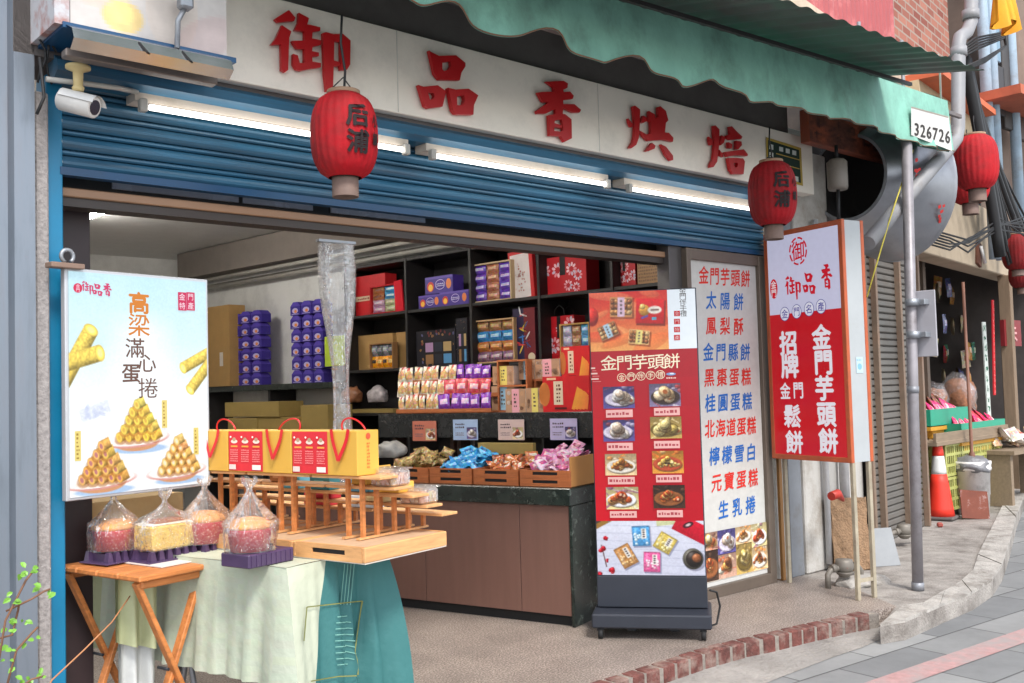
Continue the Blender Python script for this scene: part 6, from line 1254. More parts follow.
# gift bags in a row on the top shelf
BG = Fr(TR.at(post_u[0] - .06, 0, 0), 12.8 - 90)
gb0 = zs_[0] + .001; yel_card = mat("yellow_card", (212, 164, 66), .55, var=.05); ribbon = mat("red_ribbon", (206, 22, 34), .35, spec=.6)
def gbag(x0, x1, label, seed, full=True):
    uA_, uB_ = BG.uv(x0, 450)[0], BG.uv(x1, 450)[0]; w_ = uB_ - uA_; h = .165; dp = .115; h = BG.uv(340, 431)[1] - gb0
    t = thing("gift_bag", label, "gift bag", BG.at((uA_ + uB_) / 2, 0, gb0), BG.t, "yellow gift bags with red panels on the stepped stand"); mb = MB(); mb.box((0, dp / 2, h / 2), (w_ - .004, dp, h), None, None, .002); mb.build("bag", yel_card, t)
    g2 = random.Random(seed); a = Art(-.0012); rx0, rx1 = -w_ / 2 + .004, w_ * .06
    a.rect(rx0, .004, rx1, h - .002, (212, 46, 56)); n3 = (rx1 - rx0) / 3
    for k in range(3):
        x = rx0 + n3 * (k + .5); a.ell(x, h * .74, n3 * .3, h * .05, (236, 214, 200), 10); a.ell(x, h * .79, n3 * .16, h * .05, (180, 150, 120), 8); a.rect(x - n3 * .3, h * .6, x + n3 * .3, h * .64, (236, 160, 70)); a.ell(x - n3 * .3, h * .85, n3 * .08, h * .025, (250, 240, 230), 8); a.dashes(x - n3 * .34, h * .24, x + n3 * .34, h * .56, 6, (236, 140, 140), g2)
    a.rect(rx0 + n3 * .1, h * .06, rx0 + n3 * .7, h * .18, (224, 206, 200)); a.rect(rx1 - n3 * .85, h * .06, rx1 - n3 * .1, h * .18, (236, 226, 220)); a.build("red_panel", PRM, t)
    a = Art(0); a.dashes(-.008, -.05, .008, .05, 8, (206, 110, 50), g2); a.ell(0, .07, .012, .012, (206, 80, 50), 12); o = a.build("side_print", PRM, t); o.location = (w_ / 2 - .0005, dp * .5, h * .45); o.rotation_euler = (0, 0, math.radians(90))
    mb = MB(); xr = w_ * .26
    for k in range(1):
        pts = []
        for i in range(25): s_ = i / 24; pts.append(Vector((xr - .045 + .09 * s_ + .012 * math.sin(3.1 * s_ * 2), -.006 - .012 * math.sin(math.pi * s_), h + .006 - .115 * math.sin(math.pi * s_) ** .6)))
        for i in range(24):
            o = len(mb.v); d_ = (pts[i + 1] - pts[i]).normalized(); n_ = Vector((-d_.z, 0, d_.x)) * .008; mb.v += [pts[i] - n_, pts[i + 1] - n_, pts[i + 1] + n_, pts[i] + n_]; mb.face((o, o + 1, o + 2, o + 3), None, True)
    sd_ = random.Random(seed).uniform(-.03, .03); pts = [Vector((xr - .06 * math.cos(math.pi * i / 12) + sd_ * math.sin(math.pi * i / 12), dp * .6, h + .045 * math.sin(math.pi * i / 12))) for i in range(13)]
    mb.tube(pts, .0035, 6); mb.build("ribbon_handle", ribbon, t)
gbag(292, 357.5, "yellow gift bag with a red panel at the street end of the row", 1); gbag(228.5, 291.5, "yellow gift bag with a red panel in the middle of the row", 2); gbag(168, 228, "yellow gift bag partly hidden behind the backlit poster", 3)
# clear tubs, yellow carrier and coloured boxes on the lower steps
tubm = film("tub_film", .25, .35)
def tub(u, d_, z, label, wd=.10, dp=.12, ht=.06):
    t = thing("plastic_tub", label, "tub", TR.at(u, d_, z + .001), TR.t, "clear plastic tubs of cookies on the stepped stand"); mb = MB(); mb.lathe([(.70, 0), (.72, .01), (.78, ht / 1)], 4, cap=False); mb.v = [Vector((v.x * wd * .9 * 1 if False else (math.cos(math.radians(45)) * 0 + v.x) * wd, v.y * dp, v.z)) for v in mb.v]
    mb2 = MB(); mb2.box((0, 0, ht / 2), (wd, dp, ht), None, None, .008); mb2.build("tub", tubm, t); mb3 = MB(); mb3.box((0, 0, ht + .004), (wd + .012, dp + .012, .007), None, None, .003); mb3.build("lid", FILM2, t)
    cz = MB(); g2 = random.Random(int(u * 1000))
    for i in range(4):
        for j in range(5): cz.lathe([(.0001, 0), (.014, 0), (.015, ht * .6), (.0001, ht * .75)], 8, (-wd / 2 + .018 + i * (wd - .036) / 3, -dp / 2 + .018 + j * (dp - .036) / 4, .004), jit((206, 150, 86), 20, g2))
    cz.build("cookies", PRM, t)
tub(post_u[1] + .01, .08, zs_[1], "clear tub of cookies on the second step beside the gift bag"); tub(post_u[3] + .005, .09, zs_[3], "clear tub of cookies on the fourth step in front of the yellow carrier")
yc = thing("carrier_box", "small yellow card carrier box with a cut-out handle on the third step", "carrier box", TR.at(post_u[2] + .03, .17, zs_[2] + .001), TR.t); mb = MB(); mb.box((0, 0, .02), (.09, .13, .04), None, None, .002); mb.build("box", yel_card, yc)
mb = MB(); mb.prism([(-.055, .04), (.055, .04), (.045, .10), (-.045, .10)], .058, .062); mb.build("handle_panel", yel_card, yc); mb = MB(); mb.prism([(-.03, .065), (.03, .065), (.027, .083), (-.027, .083)], .0565, .0575); mb.build("handle_slot", mat("slot_brown", (110, 70, 30), .7), yc)
t = thing("carrier_box", "small yellow card with a dark dot showing behind the front gift bag", "carrier box", TR.at(post_u[1] + .02, .22, zs_[1] + .001), TR.t); mb = MB(); mb.box((0, 0, .055), (.07, .08, .11), None, None, .002); mb.build("box", yel_card, t); a = Art(-.0415); a.ell(.01, .08, .012, .014, (50, 40, 80), 14); a.build("dot", PRM, t)
for i, (k, d_, w_, c_, lab) in enumerate(((2, .52, .11, (58, 116, 124), "teal box on the third step under the middle gift bag"), (3, .60, .12, (176, 40, 50), "red box on the fourth step under the middle gift bag"), (2, .70, .12, (96, 160, 176), "pale teal box on the third step near the poster"), (4, .45, .14, (196, 206, 214), "white box on the lowest step under the middle gift bag"), (4, .72, .16, (180, 50, 56), "red box on the lowest step near the poster"), (1, .66, .1, (170, 110, 60), "brown box on the second step near the poster"), (2, .30, .12, (110, 180, 210), "light blue box on the third step under the front gift bag"), (3, .30, .12, (226, 206, 150), "cream box on the fourth step behind the tub"))):
    t = thing("small_box", lab, "box", TR.at(post_u[k], d_, zs_[k] + .001), TR.t, "coloured boxes on the stepped stands"); mb = MB(); mb.box((0, 0, .024), (.06, w_, .048), None, c_, .002); mb.build("box", PRM, t); a = Art(0); a.rect(-w_ * .3, -.012, w_ * .2, .012, tuple(min(255, v + 46) for v in c_)); o = a.build("label_print", PRM, t); o.location = (-.0308, 0, .026); o.rotation_euler = (0, 0, math.radians(-90))
# ================================================================== GREEN AWNING
YV = 3.11
canvas = mat("green_canvas", (128, 180, 163), .78, var=.16, scale=4, bump=.25, bscale=14, stretch=(1.3, 1, .9), stain=(82, 104, 96), sscale=2.4, samt=.6, pos=.5)
awn = thing("awning", "green canvas awning with wavy stained valance and a white number patch", "awning", (4.4, YV, 3.2))
hem_px = [(330, -14), (385, -2), (400, 5), (418, 10), (438, 4), (452, 6), (468, 26), (500, 42), (520, 38), (535, 30), (550, 34), (564, 52), (600, 67), (618, 58), (632, 58), (646, 75), (690, 90), (706, 78), (724, 92), (745, 104), (770, 104), (795, 112), (824, 120), (838, 118), (850, 125), (895, 138), (915, 147), (952, 153)]
def hemz(x):
    for (xa, ya), (xb, yb) in zip(hem_px[:-1], hem_px[1:]):
        if xa <= x <= xb: f = (x - xa) / (xb - xa); f = f * f * (3 - 2 * f); return ya + (yb - ya) * f
    return hem_px[-1][1]
mb = MB(); N = 190; xs_ = [340 + (948 - 340) * k / N for k in range(N + 1)]
XV1 = PY(946, 100, YV).x; zv = PY(945, 100, YV).z; zv0 = PY(640, 0, YV).z
_h = np.array([hemz(340 + 610 * k / 610) for k in range(611)]); _kr = np.exp(-np.linspace(-2.5, 2.5, 41) ** 2 / 2); _h = np.convolve(np.pad(_h, 20, mode='edge'), _kr / _kr.sum(), 'valid')
hem_s = lambda px: float(np.interp(px, np.arange(340, 951), _h))
def vfn(u, v):
    px = 340 + (950 - 340) * u; hp = PY(px, hem_s(px), YV); zt = zv0 + (zv - zv0) * ((px - 640) / 305); rip = .012 * math.sin(hp.x * 9) * v + .02 * math.sin(hp.x * 23 + 1) * v * v
    return (hp.x, YV - .03 * v - rip, zt + (hp.z - zt) * v)
mb.grid(vfn, N, 10); o = rel(mb.build("valance", canvas, awn), awn)
hm = MB(); hp_ = [Vector(vfn(k / 120, 1)) + Vector((0, -.004, .004)) for k in range(121)]; hm.tube(hp_, .0035, 6); rel(hm.build("hem", mat("brown_hem", (128, 92, 72), .8, stain=(60, 80, 70), sscale=9), awn), awn)
sd = MB(); zc_ = zv - .02
sd.grid(lambda u, v: (XV1 + .01, YV + (YF - .02 - YV) * u, (zv + .18 * u) - (zv - PY(952, 153, YV).z) * v * (1 - .35 * u)), 8, 4); rel(sd.build("side_flap", canvas, awn), awn)
cp = MB(); cp.grid(lambda u, v: (1.3 + (XV1 + .01 - 1.3) * u, YV + (YF - .02 - YV) * v, zv0 + (zv - zv0) * u + .22 * v - .015 * math.sin(math.pi * v) + .004 * math.sin(u * 60)), 60, 8); rel(cp.build("canopy", canvas, awn), awn)
grey_rail = mat("painted_rail", (112, 104, 102), .5, .3, var=.15, stain=(90, 70, 60), sscale=6)
for y, z, r in ((YV + .10, zv0 - .08, .035), (YV + .40, zv0 - .06, .03), (YV + .02, zv0 - .005, .018)):
    mb = MB(); mb.box((4.2, y, z), (5.9, r * 1.4, r * 1.6), None, None, .003); rel(mb.build("rail", grey_rail, awn), awn)
for k in range(5): mb = MB(); x = 2.2 + k * 1.05; mb.bar((x, YV + .06, zv0 - .06), (x, YF - .03, zv0 + .16), .03, .03); rel(mb.build("rafter", grey_rail, awn), awn)
a = Art(0, .0006)
def VP2(px, py, off=.012): q = PY(px, py, YV - .03); return Vector((q.x, YV - .045 - off, q.z))
def vquad(pts, col, off): o = len(a.v); a.v += [VP2(*p, off) for p in pts]; a.face(list(range(o, o + len(pts)))[::-1], col)
vquad([(909, 107), (946.5, 117), (950, 151.5), (909, 135.5)], (206, 204, 200), .0)
vquad([(909, 107), (946, 117), (946, 118.5), (909, 108.5)], (150, 140, 130), .001)
for k, ch_ in enumerate("326726"):
    vs, fs, adv, b0 = glyph(ch_, .0); o = len(a.v); cx = (b0[0] + b0[1]) / 2
    for c_, (dx, dy) in enumerate(((0, 0), (.6, .0), (.3, .5))):
        o = len(a.v)
        for x, y in vs: px = 914 + 6.2 * k + (x - cx) * 10.6 + dx; py = 129.5 + 1.5 * k - (y - .36) * 17.5 + (x - cx) * 2.2 + dy; a.v.append(VP2(px, py, .002 + .0004 * c_))
        for f in fs: a.face([o + i for i in f][::-1], (56, 52, 50))
a.face = a.face
pm = a.build("number_patch", PRM, awn); rel(pm, awn)
# corrugated sheet roof above the canvas
YR = 2.45; sa, sb_ = PY(985, 71, YR), PY(810, 9, YR)
cs = thing("corrugated_roof", "dark green corrugated sheet roof jutting out above the green canvas awning", "roof sheet", (4, YR, sa.z))
zr = lambda x: sa.z + (sb_.z - sa.z) * (sa.x - x) / (sa.x - sb_.x)
mb = MB(); n_ = 300; x0r = 2.2
mb.grid(lambda u, v: (x0r + (sa.x - x0r) * u, YR + (3.75 - YR) * v, zr(x0r + (sa.x - x0r) * u) + .26 * v + .007 * math.sin((x0r + (sa.x - x0r) * u) * 2 * math.pi / .155)), n_, 6)
gsheet = mat("green_sheet", (44, 104, 84), .5, .1, var=.12, scale=2, stain=(66, 64, 64), sscale=.9, samt=.9, pos=.42); rel(mb.build("sheet", gsheet, cs), cs)
mb = MB()
for y, dz in ((YR + .45, .062), (YR + .95, .09)): mb.box(((x0r + sa.x) / 2, y, (zr(x0r) + zr(sa.x)) / 2 + dz - .03), (sa.x - x0r, .02, .02), Matrix.Rotation(-math.atan2(zr(sa.x) - zr(x0r), sa.x - x0r), 3, 'Y'))
rel(mb.build("purlin", black_wood, cs), cs)
# pole that carries the awning, with the back of a road sign clamped on
pq = PZ(918, 590); pt = PY(906.5, 141, pq.y); pole = thing("steel_pole", "grey steel pole standing on the pavement under the awning's right end", "pole", (pq.x, pq.y, 0)); pr_ = 5.4 * dep(pq) / FOC
lean = Vector((pt.x - pq.x, 0, pt.z)); mb = MB(); mb.tube([(0, 0, 0), lean * .43, lean * 1.03], pr_, 14); mb.build("pole", mat("worn_galvanised", (146, 142, 146), .5, .35, var=.18, scale=6, stain=(104, 96, 96), sscale=5, samt=.7), pole)
for pts_, k_ in (([(0, 0, 0), (0, 0, .05)], 1.12), ([lean * .43, lean * .445], 1.1)): mb = MB(); mb.tube(pts_, pr_ * k_, 14); mb.build("collar", steel_dull, pole)
zl0, zl1 = PY(922, 357, pq.y).z, PY(922, 292, pq.y).z
rs = thing("road_sign", "plain grey back of a road sign clamped to the steel pole", "road sign", (pq.x + lean.x * zl0 / lean.z + .05, pq.y - .015, zl0)); mb = MB(); mb.box((.03, -.02, (zl1 - zl0) / 2), (.012, .19, zl1 - zl0), Matrix.Rotation(math.radians(6), 3, 'Z'), None, .004); mb.build("plate", mat("sign_back", (168, 166, 172), .45, .2, var=.06), rs)
for z in (.12, .33): 
    mb = MB(); mb.tube([(-.05, 0, z), (-.05, 0, z + .045)], pr_ * 1.25, 14); mb.box((-.005, -.03, z + .022), (.07, .10, .035), None, None, .003); mb.build("clamp", steel, rs)

# ================================================================== LANTERNS
lan_m = {}
def lantern(px, py, rpx, ytop, ybot, cap_px, Y, label, writing=True, tone=(206, 24, 36), cord_to=None, cap_h=19):
    q = PY(px, ytop, Y); kx = dep(q) / FOC; R = rpx * kx; Hh = (ybot - ytop) * kx; t = thing("paper_lantern", label, "lantern", q, 0, "red paper lanterns of the street")
    key = tone
    lm = mat("lantern_paper_%d_%d" % tone[:2], tone, .72, var=.2, scale=5, spec=.25, bump=.15, bscale=40, stain=(84, 40, 38), sscale=3, samt=.55, pos=.46)
    mb = MB(); prof = []
    for k in range(17):
        s_ = k / 16; a_ = -1 + 2 * s_; r = R * max(.5, (1 - abs(a_) ** 3.2) ** (1 / 2.6)); r = R * (.50 + .50 * (1 - abs(a_) ** 2.6) ** .62) if abs(a_) < 1 else R * .5
        prof.append((r, -Hh * s_))
    mb.lathe(prof[::-1], 96, pleat=.016, npl=24, cap=False); mb.build("paper_body", lm, t)
    mb = MB(); mb.lathe([(R * .46, -.004), (R * .50, -.004), (R * .50, .016), (R * .46, .016), (R * .46, -.004)], 24, cap=False); mb.build("top_ring", mat("aged_ring", (150, 120, 96), .7, var=.2), t)
    mb = MB(); ch = cap_h * kx; mb.lathe([(R * .40, -Hh - ch), (R * .40, -Hh + .006), (R * .37, -Hh + .006), (R * .37, -Hh - ch), (R * .40, -Hh - ch)], 24, cap=False); mb.build("bottom_collar", mat("collar_paper", (122, 100, 90), .7, var=.2, stain=(90, 70, 64), sscale=9), t)
    mb = MB(); tz = (cord_to - q.z) if cord_to else 30 * kx
    mb.tube([(0, 0, -.02), (.01, 0, tz * .3), (-.008, 0, tz * .65), (.0, 0, tz)], .005, 6); mb.tube([(-R * .46, 0, .01), (0, 0, tz * .22), (R * .46, 0, .01)], .003, 6); mb.build("cord", black_cable, t)
    if writing:
        va = math.atan2(q.y, q.x) + math.pi; tx = MB()
        def put(ch_, ang0, z0, wd, ht, b_):
            vs, fs, adv, b0 = glyph(ch_, 0)
            for c_, (dx, dy) in enumerate(((0, 0), (b_, 0), (-b_, 0), (0, b_), (0, -b_))):
                o = len(tx.v)
                for x, y in vs:
                    z = z0 + (y - .38 + dy) * ht; s_ = min(.999, max(.001, -z / Hh)); a_ = -1 + 2 * s_; r = R * (.50 + .50 * (1 - abs(a_) ** 2.6) ** .62) * 1.016 + .003 + .0004 * c_
                    an = va + ang0 + (x - .5 + dx) * wd / R; tx.v.append(Vector((r * math.cos(an), r * math.sin(an), z)))
                for f in fs: tx.face([o + i for i in f], (34, 22, 24))
        put("后", .42, -Hh * .33, R * .74, R * .72, .035); put("浦", .42, -Hh * .64, R * .74, R * .72, .035)
        put("小", 1.08, -Hh * .36, R * .3, R * .42, .03); put("鎮", 1.08, -Hh * .58, R * .3, R * .42, .03)
        tx.build("lettering", PRM, t)
    return t
lantern(343.5, 137, 33, 95, 179, 13, YF - .50, "red paper lantern with black lettering hanging before the first signboard character", True, (168, 16, 28), PY(337, 14, YF - .5).z)
lantern(771, 195, 23.5, 163, 226, 10, YF - .50, "darker red paper lantern with black lettering at the signboard's right end", True, (150, 16, 26), PY(765, 126, YF - .5).z, 14)
lantern(974.5, 167, 21, 136, 190, 8, 3.30, "bright red paper lantern hanging right of the bent grey drainpipe", False, (178, 28, 36), PY(974, 116, 3.3).z, 12)
lantern(968, 190, 19, 160, 204, 8, 3.75, "red paper lantern half hidden behind the bright one by the drainpipe", False, (190, 32, 38), PY(968, 130, 3.75).z, 11)
lantern(1016, 253, 14, 235, 270, 6, 3.9, "dark red paper lantern at the right edge of the street", False, (130, 22, 26), PY(1016, 215, 3.9).z, 6)
lantern(1021, 274, 12, 262, 288, 6, 4.1, "lowest dark red paper lantern at the right edge of the street", False, (120, 22, 26), None, 6)

# ================================================================== NEIGHBOUR: SHUTTER, WALLS, STEEL BARREL, PIPES
NF = Fr((7.442, 4.142), 9.5)
nb = thing("neighbour_building", "old brick house with grey roller shutter, red cladding and dark open stall", "house", NF.at(0, 0, 0), NF.t)
brickw = bpy.data.materials.new("old_brick_wall"); brickw.use_nodes = True; n = brickw.node_tree; b = n.nodes["Principled BSDF"]; tc = n.nodes.new("ShaderNodeTexCoord"); mp = n.nodes.new("ShaderNodeMapping"); mp.inputs["Rotation"].default_value = (math.pi / 2, 0, 0); n.links.new(tc.outputs["Object"], mp.inputs[0])
bk2 = n.nodes.new("ShaderNodeTexBrick"); bk2.inputs["Scale"].default_value = 1; bk2.inputs["Brick Width"].default_value = .24; bk2.inputs["Row Height"].default_value = .085; bk2.inputs["Mortar Size"].default_value = .010; bk2.inputs["Color1"].default_value = (*lin((126, 66, 54)), 1); bk2.inputs["Color2"].default_value = (*lin((164, 108, 90)), 1); bk2.inputs["Mortar"].default_value = (*lin((150, 136, 124)), 1); n.links.new(mp.outputs[0], bk2.inputs["Vector"]); n.links.new(bk2.outputs[0], b.inputs["Base Color"]); b.inputs["Roughness"].default_value = .85
def nbx(u, px0, px1, y, d=0): pass
un = lambda px, py, d=0: NF.uv(px, py, d)
s0, s1 = un(867, 430)[0], un(919, 430)[0]; ht_s = 2.75
shm = mat("grey_shutter", (112, 108, 103), .5, .3, var=.12, scale=4, stain=(96, 84, 74), sscale=4, samt=.6)
mb = MB(); prof = []; z = .0
while z < ht_s:
    prof += [(0, z), (-.009, z + .008), (-.009, z + .040), (0, z + .047), (.014, z + .052)]; z += .056
for i in range(len(prof) - 1):
    o = len(mb.v)
    for x in (s0, s1):
        for pz in (prof[i], prof[i + 1]): mb.v.append(Vector((x, pz[0], pz[1])))
    mb.face((o, o + 2, o + 3, o + 1))
nsh = mb.build("roller_shutter", shm, nb)
for px in (866, 876.5, 901, 920): mb = MB(); u = un(px, 430)[0]; mb.box((u, -.03, ht_s / 2), (.045, .05, ht_s), None, None, .003); mb.build("guide_rail", mat("rusty_rail", (132, 112, 96), .6, .2, var=.2, stain=(110, 70, 48), sscale=6), nb)
mb = MB(); uL = un(838, 520)[0]; mb.box(((uL + s0) / 2 - .15, .15, 1.6), (s0 - uL + .3, .2, 3.2)); mb.build("side_wall", old_white, nb)
mb = MB(); mb.box(((s0 + s1) / 2 - .3, .16, ht_s + .55), (s1 - s0 + 1.2, .25, 1.1)); mb.build("dark_band", mat("dark_recess_wall", (74, 66, 62), .8, stain=(110, 96, 86), sscale=2), nb)  # dark brown-grey for the recess over the shutter, with paler blotches
# upper storey: red sheet cladding, brickwork, tiled ledge
zu = un(860, 34)[1]
mb = MB(); ua, ub = un(700, 20)[0], un(905, 20)[0]
for k in range(40):
    x = ua + (ub - ua) * k / 40; w_ = (ub - ua) / 40; mb.v += [Vector((x, .12, zu)), Vector((x + w_ * .35, .09, zu)), Vector((x + w_ * .65, .09, zu)), Vector((x + w_, .12, zu))] + [Vector((x, .12, zu + 2.4)), Vector((x + w_ * .35, .09, zu + 2.4)), Vector((x + w_ * .65, .09, zu + 2.4)), Vector((x + w_, .12, zu + 2.4))]
    o = len(mb.v) - 8
    for i in range(3): mb.face((o + i, o + i + 1, o + 5 + i, o + 4 + i))
mb.build("red_cladding", mat("faded_red_sheet", (168, 80, 82), .6, var=.1, stain=(214, 150, 146), sscale=3, samt=.5), nb)
mb = MB(); uc = un(958, 20)[0]; mb.box(((ub + uc) / 2, .25, zu + 1.2), (uc - ub, .3, 2.6)); mb.build("brick_wall", brickw, nb)
mb = MB(); mb.box(((ua + uc) / 2, .22, zu - .14), (uc - ua, .36, .28)); mb.build("mortar_ledge", mat("pale_mortar", (196, 176, 156), .9, var=.15, stain=(150, 120, 100), sscale=4), nb)
mb = MB(); ud, ue = un(908, 42)[0], un(962, 34)[0]; mb.box(((ud + ue) / 2, -.10, zu - .08), (ue - ud, .4, .06)); mb.build("tiled_ledge", mat("terracotta", (206, 106, 70), .7, var=.15), nb)
mb = MB(); mb.box(((ud + ue) / 2, .02, zu - .45), (ue - ud, .2, .68)); mb.build("cream_wall", mat("cream_render", (202, 184, 150), .85, var=.1, stain=(150, 120, 90), sscale=3), nb)
# open stall: beam, posts, room whose unlit dark is put into its surface colours
zbm0, zbm1 = un(975, 268)[1], un(975, 222)[1]; ug, uh = s1 + .04, un(1012, 300)[0]
mb = MB(); mb.box(((ug + uh) / 2 + 1.1, .10, (zbm0 + zbm1) / 2 + .1), (uh - ug + 2.2, .25, zbm1 - zbm0 + .2), None, None, .01); mb.build("concrete_beam", mat("beige_concrete", (176, 160, 138), .85, var=.08, stain=(130, 116, 98), sscale=2.5), nb)
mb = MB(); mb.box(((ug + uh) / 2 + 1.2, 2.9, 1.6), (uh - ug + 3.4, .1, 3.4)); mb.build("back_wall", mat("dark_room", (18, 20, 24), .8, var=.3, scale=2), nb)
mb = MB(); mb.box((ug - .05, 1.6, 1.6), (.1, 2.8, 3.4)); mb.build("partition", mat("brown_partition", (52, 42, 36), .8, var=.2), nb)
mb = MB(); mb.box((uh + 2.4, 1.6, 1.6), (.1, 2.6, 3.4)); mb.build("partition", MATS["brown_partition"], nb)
mb = MB(); mb.box(((ug + uh) / 2 + 1.2, 1.5, zbm1 + .25), (uh - ug + 3.4, 3.0, .1)); mb.build("ceiling", mat("dark_room_ceiling", (40, 38, 36), .8), nb)
mb = MB(); up_ = un(1006.5, 350)[0]; mb.box((up_, -.02, zbm0 / 2), (.13, .13, zbm0), None, None, .006); mb.build("wooden_post", mat("weathered_post", (128, 108, 88), .8, var=.15, stretch=(8, 8, 1)), nb)
for px, c_ in ((933, (120, 84, 56)), (941, (70, 96, 84)), (949, (150, 110, 76)), (956, (96, 82, 70))): mb = MB(); u = un(px, 350)[0]; mb.box((u, .3, 1.3), (.09, .05, 2.6)); mb.build("wall_board", mat("board_%d" % px, c_, .7, var=.2), nb)
bf = thing("beam_lamp", "small brown lamp fitting on the beige concrete beam", "lamp fitting", NF.at(un(974, 240)[0], -.04, zbm0 + .05), NF.t); mb = MB(); mb.box((0, 0, .10), (.16, .03, .26), Matrix.Rotation(.25, 3, 'Y'), None, .004); mb.build("board", mat("lamp_brown", (104, 62, 44), .6), bf); mb = MB(); mb.tube([(-.02, -.03, .18), (.05, -.05, .0)], .018, 8); mb.build("bulb", white_paint, bf)
# rusty beam sign between the two houses
ra, rb_ = PY(810, 136, 3.62), PY(901, 137, 3.62); za_, zb2_ = PY(855, 153, 3.62).z, PY(855, 122, 3.62).z
rsn = thing("rusty_sign", "rusty brown sign beam with faded dark lettering under the awning's right end", "sign", ((ra.x + rb_.x) / 2, 3.62, za_)); mb = MB(); mb.box((0, .04, (zb2_ - za_) / 2), (rb_.x - ra.x, .07, zb2_ - za_), None, None, .004); mb.build("board", mat("rust_board", (146, 74, 52), .75, var=.3, scale=5, stain=(84, 60, 54), sscale=2.5, samt=.8, pos=.42), rsn)
a = Art(.003); R = Ras(66, 24, 4, (140, 74, 54)); R.mixin(.8 * np.clip(R.noise(9) * 2 - .7, 0, 1), (92, 56, 48)); R.mixin(.7 * np.clip(R.noise(4) * 2 - 1, 0, 1), (176, 92, 60))
for k in range(6):
    for _ in range(5): R.rect(7 + 10.5 * k + R.g.uniform(-3, 3), 12 + R.g.uniform(-6, 6), R.g.uniform(3, 8), 1.6, R.g.choice([0, 1.57, .7]), (74, 44, 40), .2, .75)
R.grain(.15); hw_ = (rb_.x - ra.x) / 2; a.raster(R, -hw_ + .004, .004, hw_ - .004, zb2_ - za_ - .004)
a.build("faded_print", PRM, rsn)
# big steel barrel with dark open near end
X1b, X2b = 6.60, 7.28; yb_ = PX(850, 221, X1b).y; Rb = yb_ - PX(887, 165, X1b).y; zbot = PX(850, 221, X1b).z; zcen = zbot + Rb * 1.05
brl = thing("steel_barrel", "large dull steel barrel with dark open end hanging over the grey roller shutter", "barrel", (X1b, yb_, zcen)); NB = 48
mb = MB()
def barrel(xa, xb, ra_, rb2, n1=10):
    o = len(mb.v)
    for j in range(n1 + 1):
        s_ = j / n1; r = ra_ + (rb2 - ra_) * math.sin(s_ * math.pi / 2)
        for k in range(NB): t_ = 2 * math.pi * k / NB; mb.v.append(Vector((xa + (xb - xa) * s_, r * math.cos(t_), r * (1.05 + (.12 * s_ if rb2 > ra_ else 0)) * math.sin(t_))))
    for j in range(n1):
        for k in range(NB): k2 = (k + 1) % NB; mb.face((o + j * NB + k, o + (j + 1) * NB + k, o + (j + 1) * NB + k2, o + j * NB + k2), None, True)
    return o
barrel(0, X2b - X1b, Rb, Rb * 1.62); o = len(mb.v) - NB; mb.face([o + k for k in range(NB)])
mb.build("drum", mat("brushed_steel", (148, 150, 156), .38, .75, var=.15, scale=3, stain=(110, 108, 110), sscale=2, samt=.5), brl)
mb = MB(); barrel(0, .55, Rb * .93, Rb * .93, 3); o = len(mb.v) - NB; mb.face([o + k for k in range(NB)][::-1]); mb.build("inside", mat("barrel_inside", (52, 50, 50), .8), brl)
mb = MB()
for k in range(NB):
    t0, t1 = 2 * math.pi * k / NB, 2 * math.pi * (k + 1) / NB; o = len(mb.v)
    for r, t_ in ((Rb * .93, t0), (Rb, t0), (Rb, t1), (Rb * .93, t1)): mb.v.append(Vector((-.004, r * math.cos(t_), r * 1.05 * math.sin(t_))))
    mb.face((o, o + 3, o + 2, o + 1))
mb.build("rim", MATS["galvanised_steel"], brl)
for x in (.25, .9): mb = MB(); mb.tube([(x, 0, Rb * 1.1), (x, 0, Rb + .9)], .015, 8); mb.build("hanger", steel_dull, brl)
a = Art(0); g = random.Random(8); tx = MB()
def barrelmark(px, py, wpx, hpx):
    for _ in range(9):
        x, y = px + g.uniform(-wpx, wpx) * .4, py + g.uniform(-hpx, hpx) * .4; c_ = []
        for dx, dy in ((-1.6, -1), (1.6, -2.4), (1.8, .8), (-1.2, 2.4)):
            r_ = ray(x + dx * .8, y + dy * .8); A = r_.y ** 2 + (r_.z / 1.05) ** 2; Rb_ = Rb * 1.5; dy0, dz0 = CAM.y - yb_, CAM.z - zcen; B = 2 * (r_.y * dy0 + r_.z * dz0 / 1.05 ** 2); C_ = dy0 ** 2 + (dz0 / 1.05) ** 2 - (Rb_ + .05) ** 2; D_ = B * B - 4 * A * C_
            if D_ < 0: break
            t_ = (-B - math.sqrt(D_)) / (2 * A); p = CAM + r_ * t_; c_.append(Vector((p.x - X1b, p.y - yb_, p.z - zcen)))
        if len(c_) == 4: o = len(tx.v); off = Vector((0, -.0006 * (_ + 1), 0)); tx.v += [p + off for p in c_]; tx.face((o, o + 1, o + 2, o + 3), (200, 50, 46))
barrelmark(941, 212, 6, 26); barrelmark(917, 168, 5, 24); tx.build("red_marking", PRM, brl)
wf = thing("water_filter", "grey cylindrical water filter hanging in front of the barrel's dark end", "water filter", PY(838, 190, 3.5)); kx = dep(PY(838, 190, 3.5)) / FOC
mb = MB(); mb.lathe([(9 * kx, 0), (10 * kx, 3 * kx), (10 * kx, 28 * kx), (7 * kx, 31 * kx), (0.0001, 31 * kx)], 18); mb.build("canister", mat("grey_canister", (120, 112, 104), .5, var=.12, stain=(70, 64, 60), sscale=6), wf); [(lambda m_: (m_.tube(pp_, .012, 8), m_.build("hose", black_cable, wf)))(MB()) for pp_ in ([(0, 0, 0), (-.01, 0, -30 * kx)], [(0, 0, 31 * kx), (0, 0, 45 * kx)])]
